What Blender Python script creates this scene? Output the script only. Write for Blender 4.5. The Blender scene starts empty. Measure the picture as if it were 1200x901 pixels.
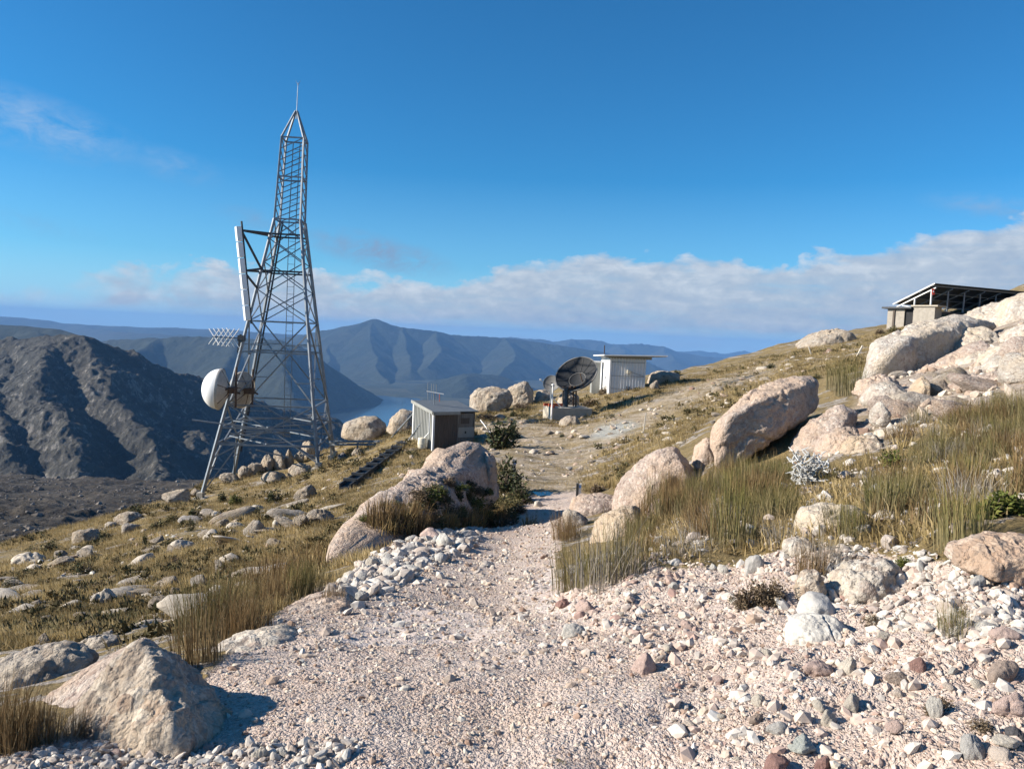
import bpy, bmesh, math, random
import numpy as np
from mathutils import Vector, Matrix

random.seed(7)
rng = np.random.default_rng(11)
SC = bpy.context.scene
COL = SC.collection
R = math.radians

# ------------------------------------------------------------------ camera geometry
F = 905.0
CX, CY = 600.0, 450.5
EYE = np.array([0.0, 0.0, 1.62])
TH = math.atan(58.5 / F)
RO = R(2.5)
_f = np.array([0, math.cos(TH), -math.sin(TH)])
_r0 = np.array([1.0, 0, 0])
_u0 = np.array([0, math.sin(TH), math.cos(TH)])
_r = math.cos(RO) * _r0 + math.sin(RO) * _u0
_u = -math.sin(RO) * _r0 + math.cos(RO) * _u0


def ray(px, py):
    return _f + (px - CX) / F * _r - (py - CY) / F * _u


def at(px, py, Y):
    d = ray(px, py)
    return EYE + d * (Y / d[1])


def project(P):
    P = np.asarray(P, float) - EYE
    c = P @ _f
    c = np.where(np.abs(c) < 1e-3, 1e-3, c)
    return CX + F * (P @ _r) / c, CY - F * (P @ _u) / c, c


# ------------------------------------------------------------------ noise (numpy)
def _hash(ix, iy, iz, k=0):
    h = (ix.astype(np.int64) * 374761393 + iy.astype(np.int64) * 668265263 + iz.astype(np.int64) * 2147483647 + k * 974711) & 0xFFFFFFFF
    h = ((h ^ (h >> 13)) * 1274126177) & 0xFFFFFFFF
    h = ((h ^ (h >> 16)) * 2246822519) & 0xFFFFFFFF
    h = h ^ (h >> 15)
    return (h & 0xFFFFFF) / float(0xFFFFFF)


def vnoise(p, k=0):
    p = np.asarray(p, float)
    i = np.floor(p)
    f = p - i
    f = f * f * f * (f * (f * 6 - 15) + 10)
    i = i.astype(np.int64)
    out = 0
    for dx in (0, 1):
        wx = f[:, 0] if dx else 1 - f[:, 0]
        for dy in (0, 1):
            wy = f[:, 1] if dy else 1 - f[:, 1]
            for dz in (0, 1):
                wz = f[:, 2] if dz else 1 - f[:, 2]
                out = out + wx * wy * wz * _hash(i[:, 0] + dx, i[:, 1] + dy, i[:, 2] + dz, k)
    return out * 2 - 1


_ROT = np.array([[0.80, 0.36, -0.48], [-0.60, 0.48, -0.64], [0.0, 0.8, 0.6]])


def fbm(p, octv=4, gain=0.5, k=0, ridged=False):
    p = np.asarray(p, float)
    a, s, out = 1.0, 0.0, 0
    for o in range(octv):
        n = vnoise(p, k + o)
        if ridged:
            n = 1 - 2 * np.abs(n)
        out = out + a * n
        s += a
        a *= gain
        p = (p @ _ROT) * 2.03 + 3.7
    return out / s


def fbm2(x, y, scale, octv=4, k=0, ridged=False, gain=0.5):
    x = np.ravel(x) / scale
    y = np.ravel(y) / scale
    return fbm(np.stack([x, y, np.full_like(x, 0.37 + k)], 1), octv, gain, k, ridged)


def worley(p, k=0):
    p = np.asarray(p, float)
    i = np.floor(p).astype(np.int64)
    best = np.full(len(p), 9.0)
    for dx in (-1, 0, 1):
        for dy in (-1, 0, 1):
            for dz in (-1, 0, 1):
                c = i + np.array([dx, dy, dz])
                q = np.stack([_hash(c[:, 0], c[:, 1], c[:, 2], k + m) for m in range(3)], 1) + c
                best = np.minimum(best, ((p - q) ** 2).sum(1))
    return np.sqrt(best)


def inpoly(px, py, poly):
    px = np.asarray(px, float)
    py = np.asarray(py, float)
    ins = np.zeros(px.shape, bool)
    n = len(poly)
    for a in range(n):
        x1, y1 = poly[a]
        x2, y2 = poly[(a + 1) % n]
        c = (y1 > py) != (y2 > py)
        with np.errstate(divide='ignore', invalid='ignore'):
            ins ^= c & (px < (x2 - x1) * (py - y1) / ((y2 - y1) or 1e-9) + x1)
    return ins


def smooth(a, b, x):
    t = np.clip((x - a) / (b - a), 0, 1)
    return t * t * (3 - 2 * t)


# ------------------------------------------------------------------ object helpers
def tag(o, label=None, cat=None, group=None, kind=None):
    if label:
        o['label'] = label
    if cat:
        o['category'] = cat
    if group:
        o['group'] = group
    if kind:
        o['kind'] = kind
    return o


def npmesh(name, V, Fc, mats=(), smooth_=True, n=None):
    """mesh data from arrays; Fc is (N,3) or (N,4)"""
    me = bpy.data.meshes.new(name)
    V = np.asarray(V, np.float32)
    Fc = np.asarray(Fc, np.int32)
    k = Fc.shape[1]
    me.vertices.add(len(V))
    me.vertices.foreach_set('co', V.ravel())
    me.loops.add(Fc.size)
    me.loops.foreach_set('vertex_index', Fc.ravel())
    me.polygons.add(len(Fc))
    me.polygons.foreach_set('loop_start', np.arange(0, Fc.size, k, dtype=np.int32))
    me.polygons.foreach_set('loop_total', np.full(len(Fc), k, np.int32))
    me.polygons.foreach_set('use_smooth', np.full(len(Fc), smooth_))
    me.update(calc_edges=True)
    for m in mats:
        me.materials.append(m)
    return me


def link(name, me, parent=None, loc=None):
    o = bpy.data.objects.new(name, me)
    COL.objects.link(o)
    if parent is not None:
        o.parent = parent
    if loc is not None:
        o.location = loc
    return o


def empty(name, loc, rz=0.0):
    o = bpy.data.objects.new(name, None)
    COL.objects.link(o)
    o.location = loc
    o.rotation_euler = (0, 0, rz)
    o.empty_display_size = 0.2
    return o


def grid_faces(nr, nc):
    a = np.arange(nr * nc).reshape(nr, nc)
    return np.stack([a[:-1, :-1].ravel(), a[:-1, 1:].ravel(), a[1:, 1:].ravel(), a[1:, :-1].ravel()], 1)


class MB:
    """collects simple solids and links them as ONE mesh object"""

    def __init__(self):
        self.v, self.f = [], []

    def add(self, V, Fs):
        b = len(self.v)
        self.v += [tuple(p) for p in V]
        self.f += [tuple(b + i for i in f) for f in Fs]
        return self

    def box(self, c, s, M=None):
        x, y, z = s[0] / 2, s[1] / 2, s[2] / 2
        P = [Vector((a, b, d)) for a in (-x, x) for b in (-y, y) for d in (-z, z)]
        if M is not None:
            P = [M @ p for p in P]
        P = [p + Vector(c) for p in P]
        return self.add(P, [(0, 1, 3, 2), (4, 6, 7, 5), (0, 4, 5, 1), (2, 3, 7, 6), (0, 2, 6, 4), (1, 5, 7, 3)])

    def bar(self, a, b, w, h=None):
        a, b = Vector(a), Vector(b)
        d = b - a
        L = d.length
        q = d.to_track_quat('Z', 'Y').to_matrix()
        return self.box((a + b) / 2, (w, h or w, L), q)

    def angle(self, a, b, w, t, flip=1):
        """an L-section steel bar"""
        a, b = Vector(a), Vector(b)
        d = b - a
        q = d.to_track_quat('Z', 'Y').to_matrix()
        c = (a + b) / 2
        self.box(c + q @ Vector((0, -w / 2 * flip, 0)), (w, t, d.length), q)
        return self.box(c + q @ Vector((-w / 2 * flip + t / 2, t * 0.6 * flip, 0)), (t, w - t * 0.5, d.length * 0.999), q)

    def tube(self, a, b, r, r2=None, n=10, cap=True):
        a, b = Vector(a), Vector(b)
        q = (b - a).to_track_quat('Z', 'Y').to_matrix()
        r2 = r if r2 is None else r2
        P = []
        for i in range(n):
            t = 2 * math.pi * i / n
            e = q @ Vector((math.cos(t), math.sin(t), 0))
            P += [a + e * r, b + e * r2]
        Fs = [(2 * i, 2 * ((i + 1) % n), 2 * ((i + 1) % n) + 1, 2 * i + 1) for i in range(n)]
        if cap:
            Fs += [tuple(2 * i for i in range(n))[::-1], tuple(2 * i + 1 for i in range(n))]
        return self.add(P, Fs)

    def lathe(self, prof, M, n=40):
        """prof: list of (r,h); M maps local (x,y,h) to place"""
        P, Fs = [], []
        for r, h in prof:
            for i in range(n):
                t = 2 * math.pi * i / n
                P.append(M @ Vector((r * math.cos(t), r * math.sin(t), h)))
        for j in range(len(prof) - 1):
            for i in range(n):
                k = (i + 1) % n
                Fs.append((j * n + i, j * n + k, (j + 1) * n + k, (j + 1) * n + i))
        return self.add(P, Fs)

    def build(self, name, mat, parent=None, loc=None, smooth_=False, bevel=0.0):
        me = bpy.data.meshes.new(name)
        me.from_pydata(self.v, [], self.f)
        bm = bmesh.new()
        bm.from_mesh(me)
        bmesh.ops.recalc_face_normals(bm, faces=bm.faces)
        if bevel:
            bmesh.ops.bevel(bm, geom=[e for e in bm.edges if len(e.link_faces) == 2 and e.calc_face_angle(0) > 0.6], offset=bevel, segments=2, profile=0.6, affect='EDGES', clamp_overlap=True)
        bm.to_mesh(me)
        bm.free()
        if smooth_:
            me.polygons.foreach_set('use_smooth', [True] * len(me.polygons))
            me.set_sharp_from_angle(angle=R(40))
        me.materials.append(mat)
        return link(name, me, parent, loc)


# ------------------------------------------------------------------ material helpers
class NT:
    def __init__(self, name):
        self.m = bpy.data.materials.new(name)
        self.m.use_nodes = True
        self.t = self.m.node_tree
        self.t.nodes.clear()
        self.out = self.n('ShaderNodeOutputMaterial')
        self.p = self.n('ShaderNodeBsdfPrincipled')
        self.l(self.p.outputs[0], self.out.inputs['Surface'])
        self.p.inputs['Roughness'].default_value = 0.85
        self.p.inputs['Specular IOR Level'].default_value = 0.25

    def n(self, typ, **kw):
        nd = self.t.nodes.new(typ)
        for k, v in kw.items():
            setattr(nd, k, v)
        return nd

    def l(self, a, b):
        self.t.links.new(a, b)

    def coord(self, kind='Object', scale=None):
        if not hasattr(self, '_tc'):
            self._tc = self.n('ShaderNodeTexCoord')
        o = self._tc.outputs[kind]
        if scale is not None:
            mp = self.n('ShaderNodeMapping')
            mp.inputs['Scale'].default_value = scale if hasattr(scale, '__len__') else (scale,) * 3
            self.l(o, mp.inputs['Vector'])
            return mp.outputs[0]
        return o

    def noise(self, scale, detail=4, rough=0.55, vec=None, dist=0.0):
        nd = self.n('ShaderNodeTexNoise')
        nd.inputs['Scale'].default_value = scale
        nd.inputs['Detail'].default_value = detail
        nd.inputs['Roughness'].default_value = rough
        nd.inputs['Distortion'].default_value = dist
        self.l(vec or self.coord(), nd.inputs['Vector'])
        return nd.outputs['Fac']

    def voro(self, scale, vec=None, out='Distance', feature='F1', rand=1.0):
        nd = self.n('ShaderNodeTexVoronoi', feature=feature)
        nd.inputs['Scale'].default_value = scale
        nd.inputs['Randomness'].default_value = rand
        self.l(vec or self.coord(), nd.inputs['Vector'])
        return nd.outputs[out]

    def ramp(self, fac, stops, interp='LINEAR'):
        nd = self.n('ShaderNodeValToRGB')
        e = nd.color_ramp.elements
        nd.color_ramp.interpolation = interp
        while len(e) < len(stops):
            e.new(0.5)
        for el, (p, c) in zip(e, stops):
            el.position = p
            el.color = (c, c, c, 1) if not hasattr(c, '__len__') else (*c, 1)
        self.l(fac, nd.inputs[0])
        return nd.outputs[0]

    def mix(self, fac, a, b, blend='MIX'):
        nd = self.n('ShaderNodeMix', data_type='RGBA', blend_type=blend)
        for s, v in ((nd.inputs[0], fac), (nd.inputs[6], a), (nd.inputs[7], b)):
            if hasattr(v, 'is_linked'):
                self.l(v, s)
            elif hasattr(v, '__len__'):
                s.default_value = (*v, 1)
            else:
                s.default_value = v
        return nd.outputs[2]

    def math(self, op, a, b=None, c=None, clamp=False):
        nd = self.n('ShaderNodeMath', operation=op, use_clamp=clamp)
        for s, v in zip(nd.inputs, (a, b, c)):
            if v is None:
                continue
            if hasattr(v, 'is_linked'):
                self.l(v, s)
            else:
                s.default_value = v
        return nd.outputs[0]

    def sep(self, v):
        nd = self.n('ShaderNodeSeparateXYZ')
        self.l(v, nd.inputs[0])
        return nd.outputs

    def attr(self, name):
        nd = self.n('ShaderNodeAttribute', attribute_name=name)
        return nd.outputs['Fac']

    def bump(self, h, dist=0.02, strength=1.0, normal=None):
        nd = self.n('ShaderNodeBump')
        nd.inputs['Distance'].default_value = dist
        nd.inputs['Strength'].default_value = strength
        self.l(h, nd.inputs['Height'])
        if normal is not None:
            self.l(normal, nd.inputs['Normal'])
        return nd.outputs[0]

    def done(self, color=None, normal=None, rough=None, metal=None):
        for k, v in (('Base Color', color), ('Normal', normal), ('Roughness', rough), ('Metallic', metal)):
            if v is None:
                continue
            s = self.p.inputs[k]
            if hasattr(v, 'is_linked'):
                self.l(v, s)
            elif hasattr(v, '__len__'):
                s.default_value = (*v, 1)
            else:
                s.default_value = v
        return self.m


def conglomerate(name, base, dark, light, cob=14.0, lichen=0.0, amp=0.03):
    t = NT(name)
    oi = t.n('ShaderNodeObjectInfo')
    vm = t.n('ShaderNodeVectorMath', operation='MULTIPLY_ADD')
    t.l(t.coord(), vm.inputs[0])
    vm.inputs[1].default_value = (1, 1, 1)
    cmb = t.n('ShaderNodeCombineXYZ')
    r9 = t.math('MULTIPLY', oi.outputs['Random'], 37.0)
    for i in range(3):
        t.l(r9, cmb.inputs[i])
    t.l(cmb.outputs[0], vm.inputs[2])
    v = vm.outputs[0]
    wob = t.n('ShaderNodeVectorMath', operation='MULTIPLY_ADD')
    nz = t.n('ShaderNodeTexNoise')
    nz.inputs['Scale'].default_value = 9
    t.l(v, nz.inputs['Vector'])
    t.l(nz.outputs['Color'], wob.inputs[0])
    wob.inputs[1].default_value = (0.08,) * 3
    t.l(v, wob.inputs[2])
    vw = wob.outputs[0]
    big = t.noise(1.6, 5, 0.6, v)
    c = t.mix(t.ramp(big, [(0.35, 0), (0.68, 1)]), base, dark)
    cell = t.voro(cob, vw, 'Color')
    cs = t.sep(cell)
    c = t.mix(t.ramp(cs[0], [(0.45, 0), (1.0, 0.75)]), c, light)
    c = t.mix(t.ramp(cs[1], [(0.72, 0), (0.8, 0.55)]), c, (dark[0] * 0.75, dark[1] * 0.6, dark[2] * 0.6))
    d1 = t.voro(cob, vw)
    d2 = t.voro(cob * 2.7, vw)
    c = t.mix(t.ramp(t.voro(cob * 2.7, vw, 'Color'), [(0.3, 0.0), (0.9, 0.45)]), c, light)
    fine = t.noise(60, 5, 0.65, v)
    c = t.mix(t.ramp(fine, [(0.38, 0.45), (0.6, 0.0)]), c, (dark[0] * 0.6, dark[1] * 0.6, dark[2] * 0.62))
    stv = t.n('ShaderNodeMapping')
    stv.inputs['Scale'].default_value = (5.0, 5.0, 0.7)
    t.l(v, stv.inputs['Vector'])
    c = t.mix(t.ramp(t.noise(1.0, 5, 0.65, stv.outputs[0]), [(0.50, 0.0), (0.66, 0.45)]), c, tuple(x * 0.62 for x in dark))
    c = t.mix(t.ramp(t.noise(0.9, 4, 0.6, v), [(0.45, 0.0), (0.62, 0.5)]), c, (base[0] * 1.08, base[1] * 0.97, base[2] * 0.80))
    if lichen:
        ln = t.noise(3.2, 6, 0.7, v)
        c = t.mix(t.ramp(ln, [(0.56, 0), (0.63, lichen)]), c, (0.085, 0.08, 0.07))
        ln2 = t.noise(5.7, 6, 0.7, vw)
        c = t.mix(t.ramp(ln2, [(0.62, 0), (0.68, lichen * 0.7)]), c, (0.50, 0.49, 0.44))
    h = t.math('ADD', t.math('MULTIPLY', t.math('SUBTRACT', 1.0, d1), 0.9), t.math('MULTIPLY', t.math('SUBTRACT', 1.0, d2), 0.45))
    h = t.math('ADD', h, t.math('MULTIPLY', fine, 0.7))
    h = t.math('ADD', h, t.math('MULTIPLY', t.noise(5, 6, 0.65, v), 1.2))
    return t.done(c, t.bump(h, amp, 0.9), 0.9)


def stone_mat(name, base, var=0.25, spots=0.0):
    t = NT(name)
    oi = t.n('ShaderNodeObjectInfo')
    n1 = t.noise(4, 5, 0.6)
    n2 = t.noise(28, 5, 0.65)
    dk = tuple(x * (1 - var) for x in base)
    lt = tuple(min(0.85, x * (1 + var)) for x in base)
    c = t.mix(t.ramp(n1, [(0.3, 0), (0.7, 1)]), dk, lt)
    c = t.mix(t.ramp(n2, [(0.4, 0.4), (0.6, 0.0)]), c, tuple(x * 0.6 for x in base))
    c = t.mix(t.math('MULTIPLY', oi.outputs['Random'], 0.35), c, tuple(x * 0.7 for x in base))
    h = t.math('ADD', n2, t.math('MULTIPLY', n1, 2.0))
    return t.done(c, t.bump(h, 0.012, 0.8), 0.85)


def island_mat(name, stops, rough=0.85, noise_amt=0.3, bump=0.004, nscale=40):
    """colour picked per separate piece of the mesh (pebbles, blades)"""
    t = NT(name)
    g = t.n('ShaderNodeNewGeometry')
    c = t.ramp(g.outputs['Random Per Island'], stops)
    n = t.noise(nscale, 4, 0.6)
    c = t.mix(t.ramp(n, [(0.35, noise_amt), (0.62, 0.0)]), c, (0.12, 0.095, 0.08))
    return t.done(c, t.bump(n, bump, 0.8) if bump else None, rough)


def metal_mat(name, col, rough=0.5, metal=0.0, wear=0.2, rust=0.0, nscale=6, zs=1.0):
    t = NT(name)
    v = t.coord('Object', (1, 1, zs))
    n = t.noise(nscale, 5, 0.65, v)
    c = t.mix(t.ramp(n, [(0.3, 0), (0.7, 1)]), tuple(x * (1 - wear) for x in col), tuple(min(0.85, x * (1 + wear)) for x in col))
    if rust:
        c = t.mix(t.ramp(t.noise(nscale * 2.3, 6, 0.7, v), [(0.55, 0), (0.68, rust)]), c, (0.16, 0.075, 0.04))
    return t.done(c, t.bump(n, 0.002, 0.3), rough, metal)
# ------------------------------------------------------------------ camera, sun, sky
cam = bpy.data.cameras.new('camera')
cam.sensor_fit = 'HORIZONTAL'
cam.angle = 2 * math.atan(600.0 / F)
cam.clip_start = 0.05
cam.clip_end = 80000
camo = bpy.data.objects.new('camera', cam)
COL.objects.link(camo)
M = Matrix(((_r[0], _u[0], -_f[0], EYE[0]), (_r[1], _u[1], -_f[1], EYE[1]), (_r[2], _u[2], -_f[2], EYE[2]), (0, 0, 0, 1)))
camo.matrix_world = M
SC.camera = camo

EL = R(26.5)
SUN = Vector((-math.cos(EL) * 0.994, -math.cos(EL) * 0.110, math.sin(EL)))
sl = bpy.data.lights.new('sun', 'SUN')
sl.energy = 5.0
sl.angle = R(0.5)
sl.color = (1.0, 0.91, 0.79)
so = bpy.data.objects.new('sun', sl)
COL.objects.link(so)
so.rotation_euler = SUN.to_track_quat('Z', 'Y').to_euler()
so.location = (-40, -8, 40)


def make_world():
    w = bpy.data.worlds.new('World')
    SC.world = w
    w.use_nodes = True
    t = NT.__new__(NT)
    t.m = w
    t.t = w.node_tree
    t.t.nodes.clear()
    out = t.n('ShaderNodeOutputWorld')
    bg = t.n('ShaderNodeBackground')
    t.l(bg.outputs[0], out.inputs['Surface'])
    sky = t.n('ShaderNodeTexSky', sky_type='NISHITA')
    sky.sun_disc = False
    sky.sun_elevation = EL
    sky.sun_rotation = math.atan2(SUN.x, SUN.y)
    sky.altitude = 600
    sky.air_density = 1.0
    sky.dust_density = 0.25
    sky.ozone_density = 2.2
    hs = t.n('ShaderNodeHueSaturation')
    hs.inputs['Saturation'].default_value = 1.0
    hs.inputs['Value'].default_value = 1.0
    t.l(t.mix(1.0, sky.outputs[0], (0.23, 0.86, 1.27), 'MULTIPLY'), hs.inputs['Color'])
    d = t.coord('Generated')
    s = t.sep(d)
    az = t.math('ARCTAN2', s[0], s[1])
    el = t.math('ARCSINE', s[2])
    # height of the top of the cloud bank round the compass: a float curve over azimuth
    azn = t.math('MULTIPLY_ADD', az, 1 / 1.6, 0.5, clamp=True)
    fc = t.n('ShaderNodeFloatCurve')
    top = [(-60, 338), (60, 330), (130, 314), (210, 308), (290, 309), (370, 318), (460, 328), (550, 322), (640, 301), (750, 300), (830, 305), (920, 303), (1000, 292), (1060, 282), (1130, 266), (1200, 246), (1300, 215)]
    cv = fc.mapping.curves[0]
    pts = []
    for px, py in top:
        q = ray(px, py)
        q = q / np.linalg.norm(q)
        pts.append((math.atan2(q[0], q[1]) / 1.6 + 0.5, math.asin(q[2]) / 0.4))
    pts = [(0.0, pts[0][1])] + pts + [(1.0, pts[-1][1])]
    while len(cv.points) < len(pts):
        cv.points.new(0.5, 0.5)
    for p, (x, y) in zip(cv.points, pts):
        p.location = (x, y)
    fc.mapping.update()
    t.l(azn, fc.inputs['Value'])
    topel = t.math('MULTIPLY', fc.outputs[0], 0.4)
    cmb = t.n('ShaderNodeCombineXYZ')
    t.l(az, cmb.inputs[0])
    t.l(t.math('MULTIPLY', el, 1.8), cmb.inputs[1])
    v = cmb.outputs[0]
    n1 = t.noise(13, 7, 0.58, v, 0.35)
    n2 = t.noise(34, 6, 0.6, v, 0.3)
    # depth below the ragged top of the bank
    dep = t.math('SUBTRACT', topel, el)
    dep = t.math('ADD', dep, t.math('MULTIPLY', t.math('SUBTRACT', n1, 0.5), 0.075))
    dep = t.math('ADD', dep, t.math('MULTIPLY', t.math('SUBTRACT', n2, 0.5), 0.026))
    body = t.ramp(t.math('MULTIPLY_ADD', dep, 10.0, 0.0, clamp=True), [(0.0, 0.0), (0.05, 0.5), (0.14, 0.92), (1.0, 1.0)])
    # the bank thins to streaks towards the horizon
    sv = t.n('ShaderNodeCombineXYZ')
    t.l(az, sv.inputs[0])
    t.l(t.math('MULTIPLY', el, 7.0), sv.inputs[1])
    n3 = t.noise(7, 6, 0.6, sv.outputs[0], 0.15)
    low = t.ramp(t.math('MULTIPLY_ADD', el, 16.0, 0.0, clamp=True), [(0.0, 0.05), (0.10, 0.35), (0.32, 0.95), (1.0, 1.0)])
    body = t.math('MULTIPLY', body, t.math('ADD', t.math('MULTIPLY', low, 0.95), t.ramp(n3, [(0.45, 0.0), (0.62, 0.4)]), clamp=True))
    # gaps
    body = t.math('MULTIPLY', body, t.ramp(n3, [(0.26, 0.7), (0.40, 1.0)]))
    body = t.math('MULTIPLY', body, t.ramp(t.math('ADD', n1, t.math('MULTIPLY', azn, 1.2)), [(0.60, 0.12), (0.88, 1.0)]))
    shade = t.math('ADD', t.math('MULTIPLY', n2, 0.75), t.math('MULTIPLY', n3, 0.55))
    shade = t.math('SUBTRACT', shade, t.math('MULTIPLY', t.math('SUBTRACT', dep, 0.015), 3.2))
    ccol = t.ramp(shade, [(0.14, (2.2, 3.2, 4.7)), (0.36, (3.3, 4.2, 5.5)), (0.58, (4.3, 5.0, 5.9)), (0.84, (6.4, 6.8, 7.3))])
    # lone wisps higher up
    wisps = None
    nw = t.noise(26, 8, 0.68, v, 0.5)
    for (px, py, rx, ry, amt) in ((40, 145, 110, 32, 0.62), (205, 195, 50, 20, 0.4), (445, 296, 90, 22, 1.7), (1165, 243, 70, 14, 0.6), (300, 258, 50, 14, 0.45), (50, 265, 60, 14, 0.3)):
        q = ray(px, py)
        q = q / np.linalg.norm(q)
        a0, e0 = math.atan2(q[0], q[1]), math.asin(q[2])
        dx = t.math('MULTIPLY', t.math('SUBTRACT', az, a0), F / rx * 0.95)
        dy = t.math('MULTIPLY', t.math('SUBTRACT', t.math('ADD', el, t.math('MULTIPLY', t.math('SUBTRACT', az, a0), 0.16)), e0), F / ry * 0.95)
        rr = t.math('SQRT', t.math('ADD', t.math('MULTIPLY', dx, dx), t.math('MULTIPLY', dy, dy)))
        m = t.math('MULTIPLY', t.ramp(rr, [(0.1, 1.0), (1.0, 0.0)]), amt)
        wisps = m if wisps is None else t.math('MAXIMUM', wisps, m)
    wm = t.math('MULTIPLY', wisps, t.ramp(nw, [(0.36, 0.0), (0.66, 0.85)]))
    # pale air just above the horizon
    air = t.ramp(t.math('MULTIPLY_ADD', el, 4.0, 0.02, clamp=True), [(0.0, 0.85), (0.12, 0.6), (0.35, 0.22), (0.8, 0.0)])
    c = t.mix(air, hs.outputs[0], (4.4, 6.6, 9.0))
    wcol = t.mix(t.ramp(t.math('MULTIPLY_ADD', el, 5.0, 0.0, clamp=True), [(0.72, 0.0), (0.95, 1.0)]), (2.2, 3.3, 5.0), (4.2, 5.4, 7.0))
    c = t.mix(wm, c, wcol)
    c = t.mix(body, c, ccol)
    t.l(c, bg.inputs['Color'])
    bg.inputs['Strength'].default_value = 0.060


make_world()
SC.view_settings.view_transform = 'Standard'
SC.view_settings.look = 'None'
SC.view_settings.gamma = 1
SC.view_settings.exposure = 0.88
SC.view_settings.use_curve_mapping = False
SC.cycles.use_denoising = True
SC.cycles.denoiser = 'OPENIMAGEDENOISE'
SC.cycles.max_bounces = 5
SC.cycles.diffuse_bounces = 3
SC.cycles.glossy_bounces = 2
SC.cycles.transmission_bounces = 2
SC.cycles.volume_bounces = 0
SC.cycles.transparent_max_bounces = 4
SC.cycles.use_adaptive_sampling = True
SC.cycles.adaptive_threshold = 0.015
SC.cycles.caustics_reflective = False
SC.cycles.caustics_refractive = False

# ------------------------------------------------------------------ near ground
CTRL = [
    # gravel track, foreground to the pinch between the boulders
    (600, 901, 2.9), (550, 800, 3.75), (540, 730, 5.6), (560, 690, 7.6), (580, 645, 11.0), (600, 612, 15.5), (625, 588, 20), (690, 577, 21),
    (480, 765, 4.5), (700, 760, 4.5), (700, 830, 3.4), (650, 705, 6.6), (400, 830, 3.4), (420, 700, 6.6), (340, 745, 4.9),
    (300, 770, 4.4), (250, 850, 3.25), (200, 901, 2.85), (0, 901, 2.75), (-150, 901, 2.7), (60, 845, 3.35), (0, 830, 4.0), (-150, 850, 4.0),
    # rubble windrow left of the track
    (470, 655, 9.2), (430, 680, 7.8), (520, 628, 11.5), (395, 700, 6.9),
    # ground left of the windrow, falling away
    (100, 745, 7.8), (0, 770, 6.4), (-150, 790, 6), (230, 715, 8.6), (300, 690, 9.6), (350, 672, 11), (400, 655, 12), (470, 625, 14),
    (200, 690, 11.5), (120, 700, 12), (0, 715, 12), (-150, 730, 12),
    (330, 630, 17), (250, 650, 16), (120, 665, 18), (0, 685, 18), (-150, 700, 17),
    (380, 600, 22), (300, 605, 24), (200, 625, 23), (100, 642, 24), (0, 664, 24), (-150, 690, 23),
    (430, 562, 28), (460, 540, 32), (400, 570, 30), (340, 580, 31), (280, 595, 31), (205, 600, 31),
    (240, 585, 38), (380, 548, 38.5), (281, 564, 43), (387, 539, 44), (430, 520, 43), (455, 518, 41), (470, 505, 46),
    # behind the long boulder, the small shed
    (560, 595, 18), (600, 560, 24), (540, 540, 30), (507, 529, 34), (554, 517, 35), (485, 510, 36), (600, 530, 30), (560, 490, 45), (520, 485, 50),
    # flat beyond the gate and the slope up to the white shed
    (650, 560, 25), (650, 530, 31), (640, 505, 38), (690, 500, 37), (640, 487, 43), (695, 487, 42), (715, 461, 48), (754, 454, 49), (600, 478, 52), (660, 470, 50),
    (720, 545, 25), (760, 520, 28), (780, 490, 34), (800, 465, 40), (800, 444, 54), (840, 500, 24), (850, 455, 42), (880, 435, 50), (870, 475, 32), (930, 425, 48),
    (1000, 402, 58), (960, 440, 34), (1000, 420, 42), (1070, 388, 62), (1060, 395, 55), (1110, 382, 64),
    # right-hand bank under reeds and slabs
    (715, 690, 5.9), (740, 650, 7.6), (690, 630, 11), (700, 600, 14), (760, 590, 13.5), (780, 560, 15.5), (830, 545, 14), (900, 548, 12.5), (930, 500, 15), (985, 470, 18),
    (800, 655, 6.3), (880, 655, 6.0), (850, 610, 8.0), (940, 640, 5.9), (940, 590, 8.2), (1030, 640, 5.5), (1030, 570, 8.6), (1110, 650, 4.8), (1110, 580, 7.6), (1200, 640, 4.5), (1200, 570, 7.0), (1350, 620, 4.6),
    (1000, 520, 11.5), (1080, 495, 12), (1160, 480, 11.5), (1200, 470, 11.5), (1350, 440, 11), (1060, 455, 17), (1150, 425, 17), (1200, 395, 19), (1350, 340, 19), (1030, 435, 24),
    (1130, 400, 26), (1200, 368, 30), (1350, 320, 30),
    (900, 901, 2.75), (1100, 901, 2.6), (1200, 901, 2.5), (1350, 901, 2.45), (900, 780, 3.75), (1000, 770, 3.7), (1100, 770, 3.45), (1200, 770, 3.3), (1350, 770, 3.2), (960, 700, 4.85), (1060, 690, 4.65), (1200, 700, 4.2), (850, 710, 5.05), (800, 780, 4.0),
]
C3 = np.array([at(*c) for c in CTRL] + [[-4, -1.2, 0.02], [0, -1.2, 0.0], [4, -1.2, 0.12], [-2.2, 0.8, 0.0], [2.2, 0.8, 0.08], [0, 0.8, 0.0]])
_s = C3[:, 1] + 2.0
_uw = np.stack([C3[:, 0] / _s * 2.2, np.log(_s)], 1)
_h = (C3[:, 2] - EYE[2]) / _s


def _tps_fit(X, h, lam):
    d = np.linalg.norm(X[:, None] - X[None], axis=2)
    K = d * d * np.log(d + 1e-9)
    n = len(X)
    A = np.zeros((n + 3, n + 3))
    A[:n, :n] = K + lam * np.eye(n)
    P = np.concatenate([np.ones((n, 1)), X], 1)
    A[:n, n:] = P
    A[n:, :n] = P.T
    return np.linalg.solve(A, np.concatenate([h, np.zeros(3)]))


_W = _tps_fit(_uw, _h, 0.004)


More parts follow.
